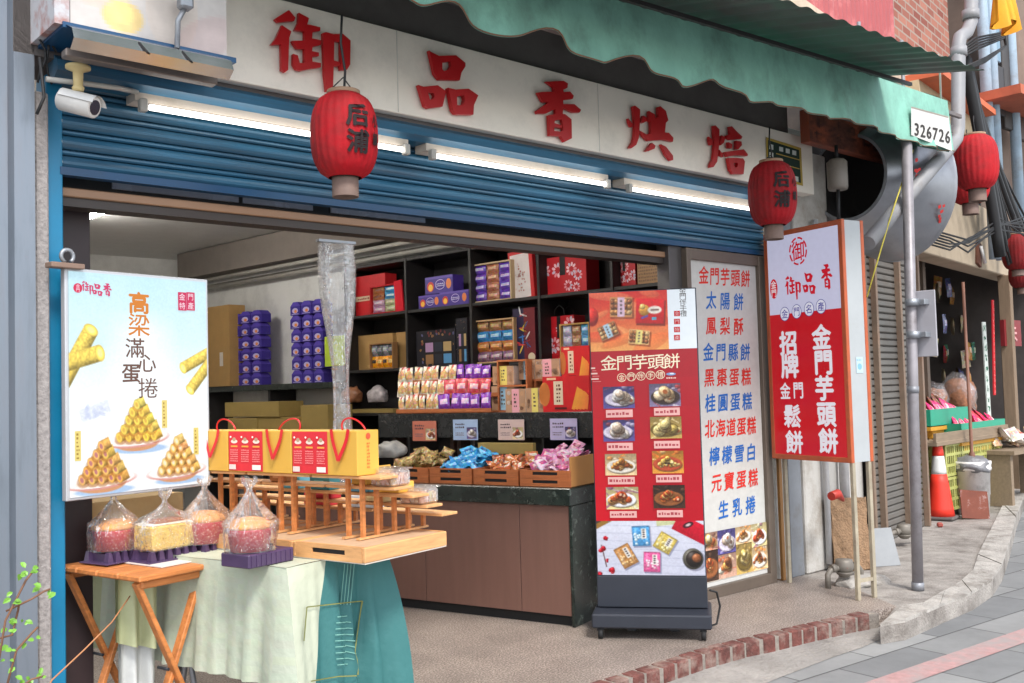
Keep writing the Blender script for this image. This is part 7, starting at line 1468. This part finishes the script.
# bent drainpipe
YD = 3.20; kx = dep(PY(958, 100, YD)) / FOC; pipe = thing("drainpipe", "thick grey drainpipe that bends down to the left beside the red lanterns", "drainpipe", PY(958, 100, YD)); o_ = PY(958, 100, YD)
pts = [PY(*p, YD) - o_ for p in ((972, -30), (971, 22), (967, 32), (960, 37), (958.5, 46), (958, 128), (956, 139), (950, 147), (868, 243))]
mb = MB(); mb.tube(pts, 6.6 * kx, 14); mb.build("pipe", mat("pvc_grey", (140, 140, 143), .5, var=.1, stain=(130, 122, 116), sscale=4, samt=.6), pipe); [(lambda m_: (m_.tube(pp_, r_ * kx, 14), m_.build("socket", MATS["pvc_grey"], pipe)))(MB()) for pp_, r_ in (([pts[4] + Vector((0, 0, -.01)), pts[4] + Vector((0, 0, -.08))], 7.8), ([pts[1] + Vector((0, 0, .02)), pts[1] + Vector((0, 0, .09))], 8.4))]
# cables
cb_ = MB(); g = random.Random(11)
for k in range(20):
    y = 3.7 + .04 * k; a_, b2 = PY(962 + 3 * g.random() + k, 55 + 4 * k, y), PY(1000 + 2.2 * k, 240 + 30 * g.random(), y); m_ = (a_ + b2) / 2 + Vector((g.uniform(-.1, .1), 0, g.uniform(-.25, .1))); pts = [a_ * (1 - t) ** 2 + m_ * 2 * t * (1 - t) + b2 * t ** 2 for t in np.linspace(0, 1, 10)]; cb_.tube(pts, g.choice([.008, .012, .012, .03, .05]), 7)
for k in range(5):
    y = 3.6; c_ = [PY(*p, y) for p in ((948, 66 - 2 * k), (975, 50 - 3 * k), (1004, 38 - 1.5 * k), (1006, 46), (985, 58 + k), (958, 70 + k))]; cb_.tube(c_, .010, 6)
for k in range(6): y = 3.7; c_ = [PY(*p, y) for p in ((915, 240 - k * 3), (950, 250 - k * 3), (968, 245 + g.uniform(-8, 8)), (1000, 222 + g.uniform(-6, 10)), (1030, 215 + k * 5))]; cb_.tube(c_, .008, 6)
tag(cb_.build("cable_bundle", black_cable), "tangled black cables drooping past the red lanterns at the right", "cables")
cy = MB(); cy.tube([PY(913, 150, 3.15), PY(889, 222, 3.15), PY(867, 297, 3.2)], .005, 6); tag(cy.build("rope", mat("yellow_rope", (190, 176, 70), .7)), "thin yellow rope slanting from the awning's corner behind the light box sign", "rope")
wc = MB(); wc.tube([PY(941, 98, 3.05), PY(940, 75, 2.9), PY(938, 55, 2.6)], .006, 6); wc.tube([PY(905, 120, 3.3), PY(905, 140, 3.3)], .004, 6); tag(wc.build("tie_string", mat("white_string", (206, 200, 190), .7)), "pale string tying the awning's right corner to the sheet roof", "string")
# upper right: distant house with blue pipes, windows and a yellow cloth
fh = thing("far_house", "tall weathered house farther down the street behind the cables", "house", (11.2, 4.7, 0)); 
mb = MB(); mb.box((3.5, 3.0, 5.4), (7.0, 5.8, 4.6)); mb.build("upper_wall", mat("weathered_wall", (122, 104, 92), .85, var=.25, scale=1.6, stain=(96, 78, 68), sscale=1.2, samt=.8), fh)
mb = MB(); mb.box((5.9, 3.2, 1.5), (6.6, 5.2, 3.2)); mb.build("lower_wall", mat("dim_shopfronts", (84, 78, 76), .8, var=.3, scale=2), fh)
for px, py0, py1, c_ in ((983, -20, 60, (120, 150, 170)), (1000, 40, 130, (60, 56, 54)), (990, 70, 115, (50, 48, 50)), (1012, 100, 140, (70, 52, 46))):
    p0, p1 = PY(px - 4, py1, 4.66), PY(px + 4, py0, 4.66); mb = MB(); mb.box(((p0.x + p1.x) / 2 - 11.2, -.12, (p0.z + p1.z) / 2), (abs(p1.x - p0.x), .06, abs(p1.z - p0.z)), None, None, .01); f_ = mb.build("window", mat("win_frame_%d" % px, c_, .5), fh)
for px in (980, 987, 1007): p = PY(px, 60, 4.6); mb = MB(); mb.tube([(p.x - 11.2, -.15, 2.6), (p.x - 11.2, -.15, 7.5)], .06, 10); mb.build("pipe", mat("pale_blue_pipe", (150, 170, 186), .5, stain=(120, 110, 100), sscale=5), fh)
mb = MB(); p0 = PY(985, 95, 4.5); mb.box((1.5, -.3, p0.z), (3.5, .5, .10)); mb.build("ledge", mat("terracotta_ledge", (176, 96, 70), .8, var=.2), fh)
p = PY(1005, 5, 3.4); yl = thing("yellow_cloth", "yellow cloth hung out at the top right corner", "cloth", p); kx = dep(p) / FOC
mb = MB(); 
for s_ in (0, 1): mb.grid(lambda u, v: ((-17 + 36 * u) * kx, .02 * s_ + .05 * math.sin(u * 17) * (.4 + v), (14 - 34 * v - 6 * math.sin(u * 9) * v) * kx), 22, 8)
mb.build("cloth", mat("amber_cloth", (222, 160, 34), .7, var=.15), yl)
bp_ = thing("blue_pole", "pale blue steel pole at the right edge of the street", "pole", PZ(1020, 470, 0)); mb = MB(); mb.tube([(0, 0, 0), (0, 0, 5)], .07, 10); mb.build("shaft", mat("pale_blue_steel", (150, 168, 186), .5, .2, stain=(120, 110, 104), sscale=5), bp_)
rs2 = thing("red_shop_sign", "dark red sign with one pale character behind the wooden post", "sign", PY(1014, 345, 4.9)); a = Art(0); kx = dep(PY(1014, 345, 4.9)) / FOC
mb = MB(); mb.box((0, .03, 12 * kx), (40 * kx, .05, 26 * kx)); mb.build("board", mat("sign_maroon", (124, 30, 36), .5), rs2); a.y = -.002; a.char("朱", -2 * kx, 12 * kx, 22 * kx, 20 * kx, (206, 150, 150), .02); a.build("character", PRM, rs2)

# ================================================================== THINGS ON THE RIGHT PAVEMENT
q = PZ(941, 519); kx = dep(q) / FOC; cone = thing("traffic_cone", "orange traffic cone with a white band beside the white bucket", "traffic cone", q, .2)
org = mat("cone_orange", (226, 52, 34), .5, var=.08, stain=(150, 60, 50), sscale=5, samt=.4); prof = [(13.5, 3), (12.8, 6), (9.6, 30), (7.4, 45), (5.6, 63), (4.2, 77), (3.2, 78)]
mb = MB(); mb.box((0, 0, 1.8 * kx), (30 * kx, 30 * kx, 3.6 * kx), None, None, .012); mb.build("base", mat("cone_base", (92, 86, 84), .7, var=.2), cone)
for nm, z0_, z1_, m_ in (("cone", 3, 45, org), ("white_band", 45, 63, white_paint), ("tip", 63, 78, org)):
    pr2 = []
    for z in np.linspace(z0_, z1_, 6): pr2.append((np.interp(z, [p[1] for p in prof[:-1]] + [78], [p[0] for p in prof[:-1]] + [3.9]) * kx, z * kx))
    mb = MB(); mb.lathe(pr2, 24); mb.build(nm, m_, cone)
q = PZ(974, 514); kx = dep(q) / FOC; bu = thing("bucket", "dirty white plastic bucket lined with a grey bag, a broom handle in it", "bucket", q)
mb = MB(); mb.lathe([(14.5 * kx, 0), (16.8 * kx, 44 * kx), (18 * kx, 44 * kx), (18.2 * kx, 47 * kx), (17.2 * kx, 47.5 * kx), (18.2 * kx, 50 * kx), (18.2 * kx, 53 * kx), (16.5 * kx, 53 * kx), (16 * kx, 20 * kx), (.001, 19 * kx)], 28); mb.build("pail", mat("dirty_white", (226, 222, 220), .5, var=.08, stain=(130, 120, 112), sscale=7, samt=.6), bu)
o = lump("bin_liner", "grey bin liner", "bag", (0, 0, 42 * kx), 18 * kx, mat("grey_liner", (120, 120, 124), .35, var=.2, bump=.4), 6, (1.05, 1.05, .6)); o.parent = bu; [o.pop(k_) if False else o.__delitem__(k_) for k_ in ("label", "category")]
bh = thing("broom_handle", "long brown broom handle standing in the white bucket", "broom handle", q + Vector((.02, 0, .25))); top = PY(963, 282, q.y - .1) - bh.location; mb = MB(); mb.tube([(0, 0, 0), top * .17, top * .18, top], .016, 8, radii=[.03, .03, .017, .015]); mb.build("handle", mat("broom_brown", (124, 84, 68), .6, var=.15), bh)
q = PZ(976, 519); rp_ = thing("rusty_plate", "rusty square plate leaning against the white bucket", "metal plate", q, math.radians(-25)); rp_.rotation_euler = (math.radians(-16), math.radians(6), math.radians(-38)); mb = MB(); mb.box((0, 0, .135), (.27, .012, .27), None, None, .002); mb.build("plate", mat("rust_plate", (116, 64, 50), .85, var=.25, stain=(190, 184, 182), sscale=6, samt=.95, pos=.54), rp_)
for i, (pa, pb) in enumerate((((935, 470), (926, 412)), ((937, 470), (942, 432)))):
    a_, b2 = PY(*pa, 4.55), PY(*pb, 4.7); t = thing("bamboo_stick", ("longer", "shorter")[i] + " bamboo stick sticking up behind the traffic cone", "bamboo stick", (a_.x, a_.y, 0)); mb = MB(); mb.tube([(0, -.0, .0), (0, 0, a_.z), b2 - Vector((a_.x, a_.y, 0))], .014, 8); mb.build("cane", mat("bamboo", (196, 160, 96), .6, var=.1), t)
# stall crates
lime = mat("lime_plastic", (176, 178, 104), .5, var=.12, stain=(120, 116, 80), sscale=5)
SF = Fr(PZ(976, 510), 4)
def lattice(x0, x1, y0, y1, label, d=0.0):
    loc, wd, ht = fit(SF, x0, x1, y1, y0, d); loc.z = max(0, loc.z); t = thing("plastic_crate", label, "crate", loc, SF.t, "yellow green plastic crates under the stall"); D = .36; mb = MB()
    for yy in (.006, D - .006):
        for z in (.012, ht * .33, ht * .66, ht - .014): mb.box((0, yy, z), (wd, .012, .026))
        nn = max(4, int(wd / .05))
        for k in range(nn + 1): mb.box((-wd / 2 + .008 + (wd - .016) * k / nn, yy + (.0005 if k % 2 else -.0005), ht / 2), (.012 if k % 4 else .03, .010, ht - .004))
    for xx in (-wd / 2 + .006, wd / 2 - .006):
        for z in (.012, ht * .33, ht * .66, ht - .014): mb.box((xx, D / 2, z), (.011, D - .03, .024))
        for k in range(6): mb.box((xx + .0004, .03 + (D - .06) * k / 5, ht / 2), (.009, .012, ht - .006))
    mb.box((0, D / 2, .02), (wd - .03, D - .03, .01)); mb.build("crate", lime, t); return t
lattice(947, 974, 475, 508, "yellow green crate at the bottom left behind the bucket"); lattice(974.5, 1003, 475, 510, "yellow green crate at the bottom right behind the bucket"); lattice(947, 974, 442, 474, "yellow green crate stacked at the upper left under the stall board"); lattice(974.5, 1003, 442, 474, "yellow green crate stacked at the upper right under the stall board")
zs1 = SF.uv(975, 441)[1]
sbn = thing("stall_bench", "weathered wooden stall bench on the crates carrying green trays", "stall", SF.at(0, 0, 0), SF.t); wood_old = mat("weathered_plank", (136, 118, 98), .8, var=.2, stretch=(2, 10, 10), stain=(90, 78, 66), sscale=3)
ua, ub = SF.uv(931, 430)[0], SF.uv(1004, 430)[0]
mb = MB(); mb.box(((ua + ub) / 2, .2, zs1 + .03), (ub - ua, .5, .04), None, None, .004); mb.build("plank", wood_old, sbn); mb = MB(); mb.box(((ua + ub) / 2, -.03, zs1 + .085), (ub - ua, .03, .09), None, None, .003); mb.build("front_board", wood_old, sbn)
for x in (ua + .03, ub - .03): mb = MB(); mb.box((x, .2, zs1 / 2), (.06, .06, zs1)); mb.build("leg", wood_old, sbn)
teal_p = mat("green_tray_plastic", (40, 150, 120), .45, var=.1)
def gtray(x0, x1, y0, y1, d, label, goods_, glab, seed):
    loc, wd, ht = fit(SF, x0, x1, y1, y0, d); t = thing("plastic_tray", label, "tray", loc, SF.t, "green trays on the stall"); D = .3; mb = MB()
    mb.box((0, D / 2, .008), (wd, D, .014)); 
    for yy in (.008, D - .008): mb.box((0, yy, ht / 2), (wd, .014, ht))
    for xx in (-1, 1): mb.box((xx * (wd / 2 - .007), D / 2, ht / 2), (.013, D - .03, ht))
    mb.build("tray", teal_p, t); sp_ = thing("tray_riser", "ochre board under the tray on the " + label.split(" on the ")[1], "board", loc - Vector((0, 0, .045)), SF.t); mb = MB(); mb.box((0, D / 2, .018), (wd + .02, D, .036)); mb.box((0, D / 2, -.04), (wd * .8, D * .8, .075)); mb.build("board", mat("ochre_board", (206, 150, 50), .6, var=.15), sp_)
    gg = random.Random(seed); 
    for k, (c_, c2) in enumerate(goods_):
        me = pack_mesh("snack_pack", .10, .22, .06, c_, c2, k)
        for j in range(10): 
            x = -wd / 2 + .03 + (wd - .06) * (j + .5) / 10; obj_of(me, "snack_pack", glab, "snack", "snack packs in the green stall trays", loc + SF.ex * x + SF.ey * (.05 + .1 * k) + Vector((0, 0, ht * .4 + .055 * k)), (-.75 + gg.uniform(-.2, .2), gg.uniform(.2, .5), SF.t + gg.uniform(-.2, .2)))
gtray(931, 970, 408, 424, .12, "green tray on the left half of the stall bench", [((214, 70, 120), (240, 190, 210)), ((150, 90, 66), (214, 170, 140)), ((140, 84, 60), (206, 160, 130))], "pink or brown snack pack in the left green stall tray", 1)
gtray(962, 1006, 421, 438, -.02, "green tray on the right half of the stall bench", [((214, 50, 100), (244, 200, 216)), ((200, 40, 60), (230, 120, 130))], "pink or red snack pack in the right green stall tray", 2)
brm = mat("brown_crackers", (150, 100, 70), .7, var=.45, scale=26, bump=.5, bscale=30)
for px, py, r, lab, sd in ((935, 402, .17, "clear bag of brown crackers left of the big one on the stall", 1), (958, 402, .26, "big clear bag of brown crackers behind the broom handle", 2)):
    q = SF.hit(px, py, .5); o = lump("cracker_bag", lab, "bag", (0, 0, 0), r * .9, brm, sd, (1, .8, 1.0)); 
    for k_ in ("label", "category"): del o[k_]
    o.name = "crackers"; t = thing("cracker_bag", lab, "bag", q - Vector((0, 0, r * .45))); o.parent = t; f_ = lump("film", lab, "bag", (0, 0, 0), r, FILM2, sd + 5, (1, .8, 1.1)); f_.parent = t
    for k_ in ("label", "category"): del f_[k_]
gw = random.Random(3); me1 = [pack_mesh("snack_pack", .12, .16, .06, c_, c2, k) for k, (c_, c2) in enumerate((((206, 196, 186), (226, 160, 150)), ((190, 150, 120), (226, 210, 196)), ((214, 206, 200), (196, 120, 90))))]
st3 = thing("stall_counter", "low stall counter heaped with pale packets at the right edge", "stall", PZ(1010, 505)); mb = MB(); mb.box((.45, .1, .55), (1.3, .5, .04)); mb.build("top", wood_old, st3)
for sx in (-.15, 1.05): mb = MB(); mb.box((sx, .1, .265), (.06, .4, .53)); mb.build("leg", wood_old, st3)
for k in range(34): obj_of(gw.choice(me1), "snack_pack", "pale packet heaped on the low stall counter at the right edge", "snack", "pale packets on the right stall counter", st3.location + Vector((gw.uniform(-.15, 1.05), gw.uniform(-.12, .3), .57 + .0035 * k)), (-.8 + gw.uniform(-.5, .3), gw.uniform(-.5, .5), gw.uniform(-1, 1)))
# banners inside the stall
def banner(px, y0, y1, wpx, Y, c_, ink, label, seed, lean=0):
    p0, p1 = PY(px, y1, Y), PY(px + lean, y0, Y); kx = dep(p0) / FOC; w_ = wpx * kx; h = p1.z - p0.z; t = thing("cloth_banner", label, "banner", p0); a = Art(0); dx = p1.x - p0.x
    a.poly([(-w_ / 2, 0), (w_ / 2, 0), (w_ / 2 + dx, h), (-w_ / 2 + dx, h)], c_); gg = random.Random(seed); n_ = int(h / w_ / 1.25)
    for k in range(n_):
        v = h * (k + .5) / n_; a.L += 1
        for _ in range(7): a.ell(dx * v / h + gg.uniform(-.25, .25) * w_, v + gg.uniform(-.35, .35) * w_, w_ * gg.uniform(.1, .3), w_ * .06, ink, 7, gg.choice([0, 1.4, .7, 2.2]), False)
    a.build("printed_cloth", PRM, t); mb = MB(); mb.prism([(-w_ / 2, 0), (w_ / 2, 0), (w_ / 2 + dx, h), (-w_ / 2 + dx, h)], .004, .012); mb.build("backing", mat("banner_back_%d" % px, c_, .8), t)
banner(990, 322, 425, 8, 5.0, (196, 202, 196), (40, 110, 80), "tall white banner with green writing inside the dark stall", 1, -6)
banner(995, 300, 395, 4.5, 4.75, (196, 30, 40), (230, 130, 120), "narrow red banner beside the white one in the dark stall", 2, -2)
# plant by the wooden post
def leafblob(mb, g, n, R, leaf, c0=(0, 0, 0)):
    for _ in range(n):
        d_ = Vector((g.gauss(0, 1), g.gauss(0, 1), g.gauss(0, 1))).normalized() * R * g.uniform(.35, 1); p = Vector(c0) + d_; u = Vector((g.uniform(-1, 1), g.uniform(-1, 1), g.uniform(-.6, .6))).normalized(); v = u.cross(Vector((g.uniform(-1, 1), g.uniform(-1, 1), g.uniform(-1, 1)))).normalized(); l = leaf * g.uniform(.6, 1.2); o = len(mb.v)
        mb.v += [p - u * l, p + v * l * .45 + Vector((0, 0, l * .1)), p + u * l, p - v * l * .45 + Vector((0, 0, l * .1))]; mb.face((o, o + 1, o + 2, o + 3))
leaf_m = mat("leaf_green", (76, 116, 52), .5, var=.35, scale=5)
q = PZ(1014, 470); pt_ = thing("potted_shrub", "small leafy shrub beyond the wooden stall post", "shrub", (q.x + 1.2, q.y + .55, 0)); mb = MB(); leafblob(mb, random.Random(2), 420, .45, .07, (0, 0, 1.0)); mb.build("foliage", leaf_m, pt_); mb = MB(); mb.tube([(0, 0, .25), (.02, 0, .9)], .025, 8); mb.build("stem", mat("stem_brown", (90, 70, 50), .8), pt_); mb = MB(); mb.lathe([(.16, 0), (.22, .3), (.20, .3), (.18, .26), (.001, .26)], 20); mb.build("pot", mat("clay_pot", (150, 90, 66), .8), pt_)
# stone slab, metal plate, water meters and pipes by the light box sign
q = PZ(852, 570); stn = thing("stone_slab", "rough brown granite slab leaning beside the light box sign's legs", "stone slab", q, math.radians(-30)); bm = bmesh.new(); bmesh.ops.create_cube(bm, size=1); bmesh.ops.scale(bm, vec=(.27, .07, .50), verts=bm.verts); bmesh.ops.subdivide_edges(bm, edges=bm.edges, cuts=5, use_grid_fill=True); gg = random.Random(1)
for v in bm.verts: v.co += Vector((gg.uniform(-1, 1), gg.uniform(-1, 1), gg.uniform(-1, 1))) * .008; v.co.z += .25
me = bpy.data.meshes.new("slab"); bm.to_mesh(me); bm.free(); me.materials.append(mat("brown_granite", (150, 120, 92), .9, var=.3, scale=30, bump=.6, bscale=80, stain=(104, 80, 60), sscale=5, samt=.6)); o = bpy.data.objects.new("slab", me); C.objects.link(o); o.parent = stn; stn.rotation_euler = (math.radians(-6), 0, math.radians(-32))
q = PZ(887, 566); mp_ = thing("metal_plate", "grey sheet metal plate leaning behind the steel pole", "metal plate", q, math.radians(-30)); mp_.rotation_euler = (math.radians(-12), 0, math.radians(-30)); mb = MB(); mb.prism([(-.11, 0), (.11, 0), (.08, .27), (-.10, .27)], 0, .012); mb.build("plate", mat("dull_zinc", (150, 152, 154), .5, .4, var=.1), mp_)
iron = mat("meter_iron", (128, 122, 114), .55, .3, var=.2, stain=(96, 84, 72), sscale=8)
def meter(px, py, label, rz=0, wide=.34):
    q = PZ(px, py); t = thing("water_meter", label, "water meter", q, rz); mb = MB(); mb.lathe([(.045, .09), (.058, .11), (.062, .14), (.055, .155), (.055, .172), (.001, .175)], 20); mb.lathe([(.03, .06), (.05, .08), (.06, .095)], 16); mb.build("meter", iron, t)
    mb = MB(); mb.tube([(-wide / 2, 0, 0), (-wide / 2, 0, .085), (-wide / 2 + .02, 0, .11), (-wide / 2 + .05, 0, .12), (.0, 0, .125), (wide / 2 - .05, 0, .12), (wide / 2 - .02, 0, .11), (wide / 2, 0, .085), (wide / 2, 0, 0)], .019, 10); mb.build("pipe", iron, t)
    for sx in (-1, 1): mb = MB(); mb.tube([(sx * .075, 0, .123), (sx * .11, 0, .123)], .027, 8); mb.build("nut", iron, t)
meter(845, 586, "water meter on bent pipes in front of the granite slab", -.3, .28); meter(905, 546, "water meter with bent pipe beside the steel pole", -.2, .36)
red_p = mat("red_plastic", (176, 52, 40), .5, var=.15); q = PY(836, 497, YF - .28); mb = MB(); mb.tube([q + Vector((-.06, 0, .01)), q + Vector((.02, 0, .02)), q + Vector((.09, 0, -.03))], .028, 10, radii=[.03, .032, .012]); tag(mb.build("red_hose_end", red_p), "red plastic hose end lying on the granite slab's top corner", "hose")
# small rubble mound under the slab and a stray bit of litter
o = lump("concrete_mound", "broken concrete mound under the granite slab and water meter", "mound", PZ(862, 583) - Vector((0, 0, .03)), .17, conc_light, 9, (1.3, .8, .35))
q = PZ(940, 527); mb = MB(); mb.box(q + Vector((0, 0, .02)), (.05, .05, .04), Matrix.Rotation(.6, 3, 'Z'), None, .01); tag(mb.build("litter", mat("litter_red", (150, 70, 60), .6)), "small reddish scrap of litter on the pavement before the traffic cone", "litter")

# ================================================================== CREEPER AND WIRE AT THE LOWER LEFT
vq = PY(10, 690, 3.45); vine = thing("creeper", "thin creeper with a few bright leaves climbing in front of the zinc wall", "plant", (vq.x, 3.45, SZ)); kx = dep(PY(20, 600, 3.45)) / FOC
def vp(x, y): q = PY(x, y, 3.45); return q - vine.location
stm = MB(); 
for pts in (((-8, 690), (4, 620), (24, 580), (30, 572)), ((4, 690), (16, 650), (30, 632), (36, 626)), ((-6, 640), (14, 636), (20, 610), (18, 600)), ((20, 690), (30, 678), (44, 676)), ((8, 612), (30, 598), (46, 592), (52, 590))): stm.tube([vp(*p) + Vector((0, .02 * math.sin(p[0]), 0)) for p in pts], .0035, 6)
stm.build("stem", mat("vine_stem", (120, 84, 62), .7), vine); g = random.Random(5)
for px, py, n_ in ((22, 573, 4), (34, 572, 4), (24, 625, 6), (6, 650, 5), (50, 590, 4), (27, 680, 5), (46, 677, 3), (8, 664, 3), (14, 600, 4), (2, 632, 4), (32, 640, 3), (38, 690, 4)):
    lf = MB()
    for k in range(n_):
        p = vp(px + g.uniform(-7, 7), py + g.uniform(-4, 4)) + Vector((0, g.uniform(-.05, .05), 0)); l = 7.0 * kx * g.uniform(.6, 1.3); an = g.uniform(0, 6.28); u = Vector((math.cos(an), g.uniform(-.4, .4), math.sin(an) * .5)).normalized(); v = u.cross(Vector((g.uniform(-.3, .3), -1, .5))).normalized(); o = len(lf.v)
        cup = Vector((0, -.3, .35)) * l * .25; lf.v += [p, p + u * l * .3 + v * l * .30 + cup, p + u * l * .68 + v * l * .26 + cup, p + u * l - cup * .6, p + u * l * .68 - v * l * .26 + cup, p + u * l * .3 - v * l * .30 + cup, p + u * l * .5]; [lf.face((o + i_, o + j_, o + 6)) for i_, j_ in ((0, 1), (1, 2), (2, 3), (3, 4), (4, 5), (5, 0))]
    lf.build("leaves", mat("bright_leaf", (116, 168, 60), .45, var=.25, scale=8), vine)
wq = MB(); wq.tube([PY(130, 596, 3.7), PY(112, 622, 3.6), PY(84, 650, 3.55), PY(52, 680, 3.5), PY(40, 700, 3.5)], .0026, 6); tag(wq.build("orange_cord", mat("cord_orange", (176, 120, 80), .6)), "thin orange cord running from the folding table down to the left", "cord")

# packets hanging and stacked in the dark stall
hk = random.Random(17); hcols = [((150, 60, 60), (226, 190, 170)), ((70, 110, 90), (200, 214, 190)), ((170, 120, 70), (226, 200, 160)), ((90, 90, 130), (190, 190, 214)), ((196, 180, 150), (150, 80, 60))]
hm_ = [pack_mesh("hanging_packet", .16, .24, .05, c_, c2, k) for k, (c_, c2) in enumerate(hcols)]
for k in range(40):
    px, py = hk.uniform(930, 1000), hk.choice([300, 330, 362, 388]) + hk.uniform(-6, 6); q = NF.hit(px, py, hk.uniform(.7, 1.3))
    obj_of(hk.choice(hm_), "hanging_packet", "small packet hanging on the racks in the dark stall", "packet", "packets hanging in the dark stall", q, (hk.uniform(-.1, .1), hk.uniform(-.15, .15), NF.t + hk.uniform(-.5, .5)))
for k in range(3):
    z_ = [NF.hit(965, y_, 1.0).z for y_ in (296, 328, 360)][k]; t = thing("hanging_rail", ("top", "middle", "lowest")[k] + " thin rail for packets across the dark stall", "rail", NF.at((ug + uh) / 2, 1.0, z_ + .26), NF.t); mb = MB(); mb.tube([(-(uh - ug) / 2, 0, 0), ((uh - ug) / 2, 0, 0)], .012, 8); mb.build("bar", steel_dull, t)
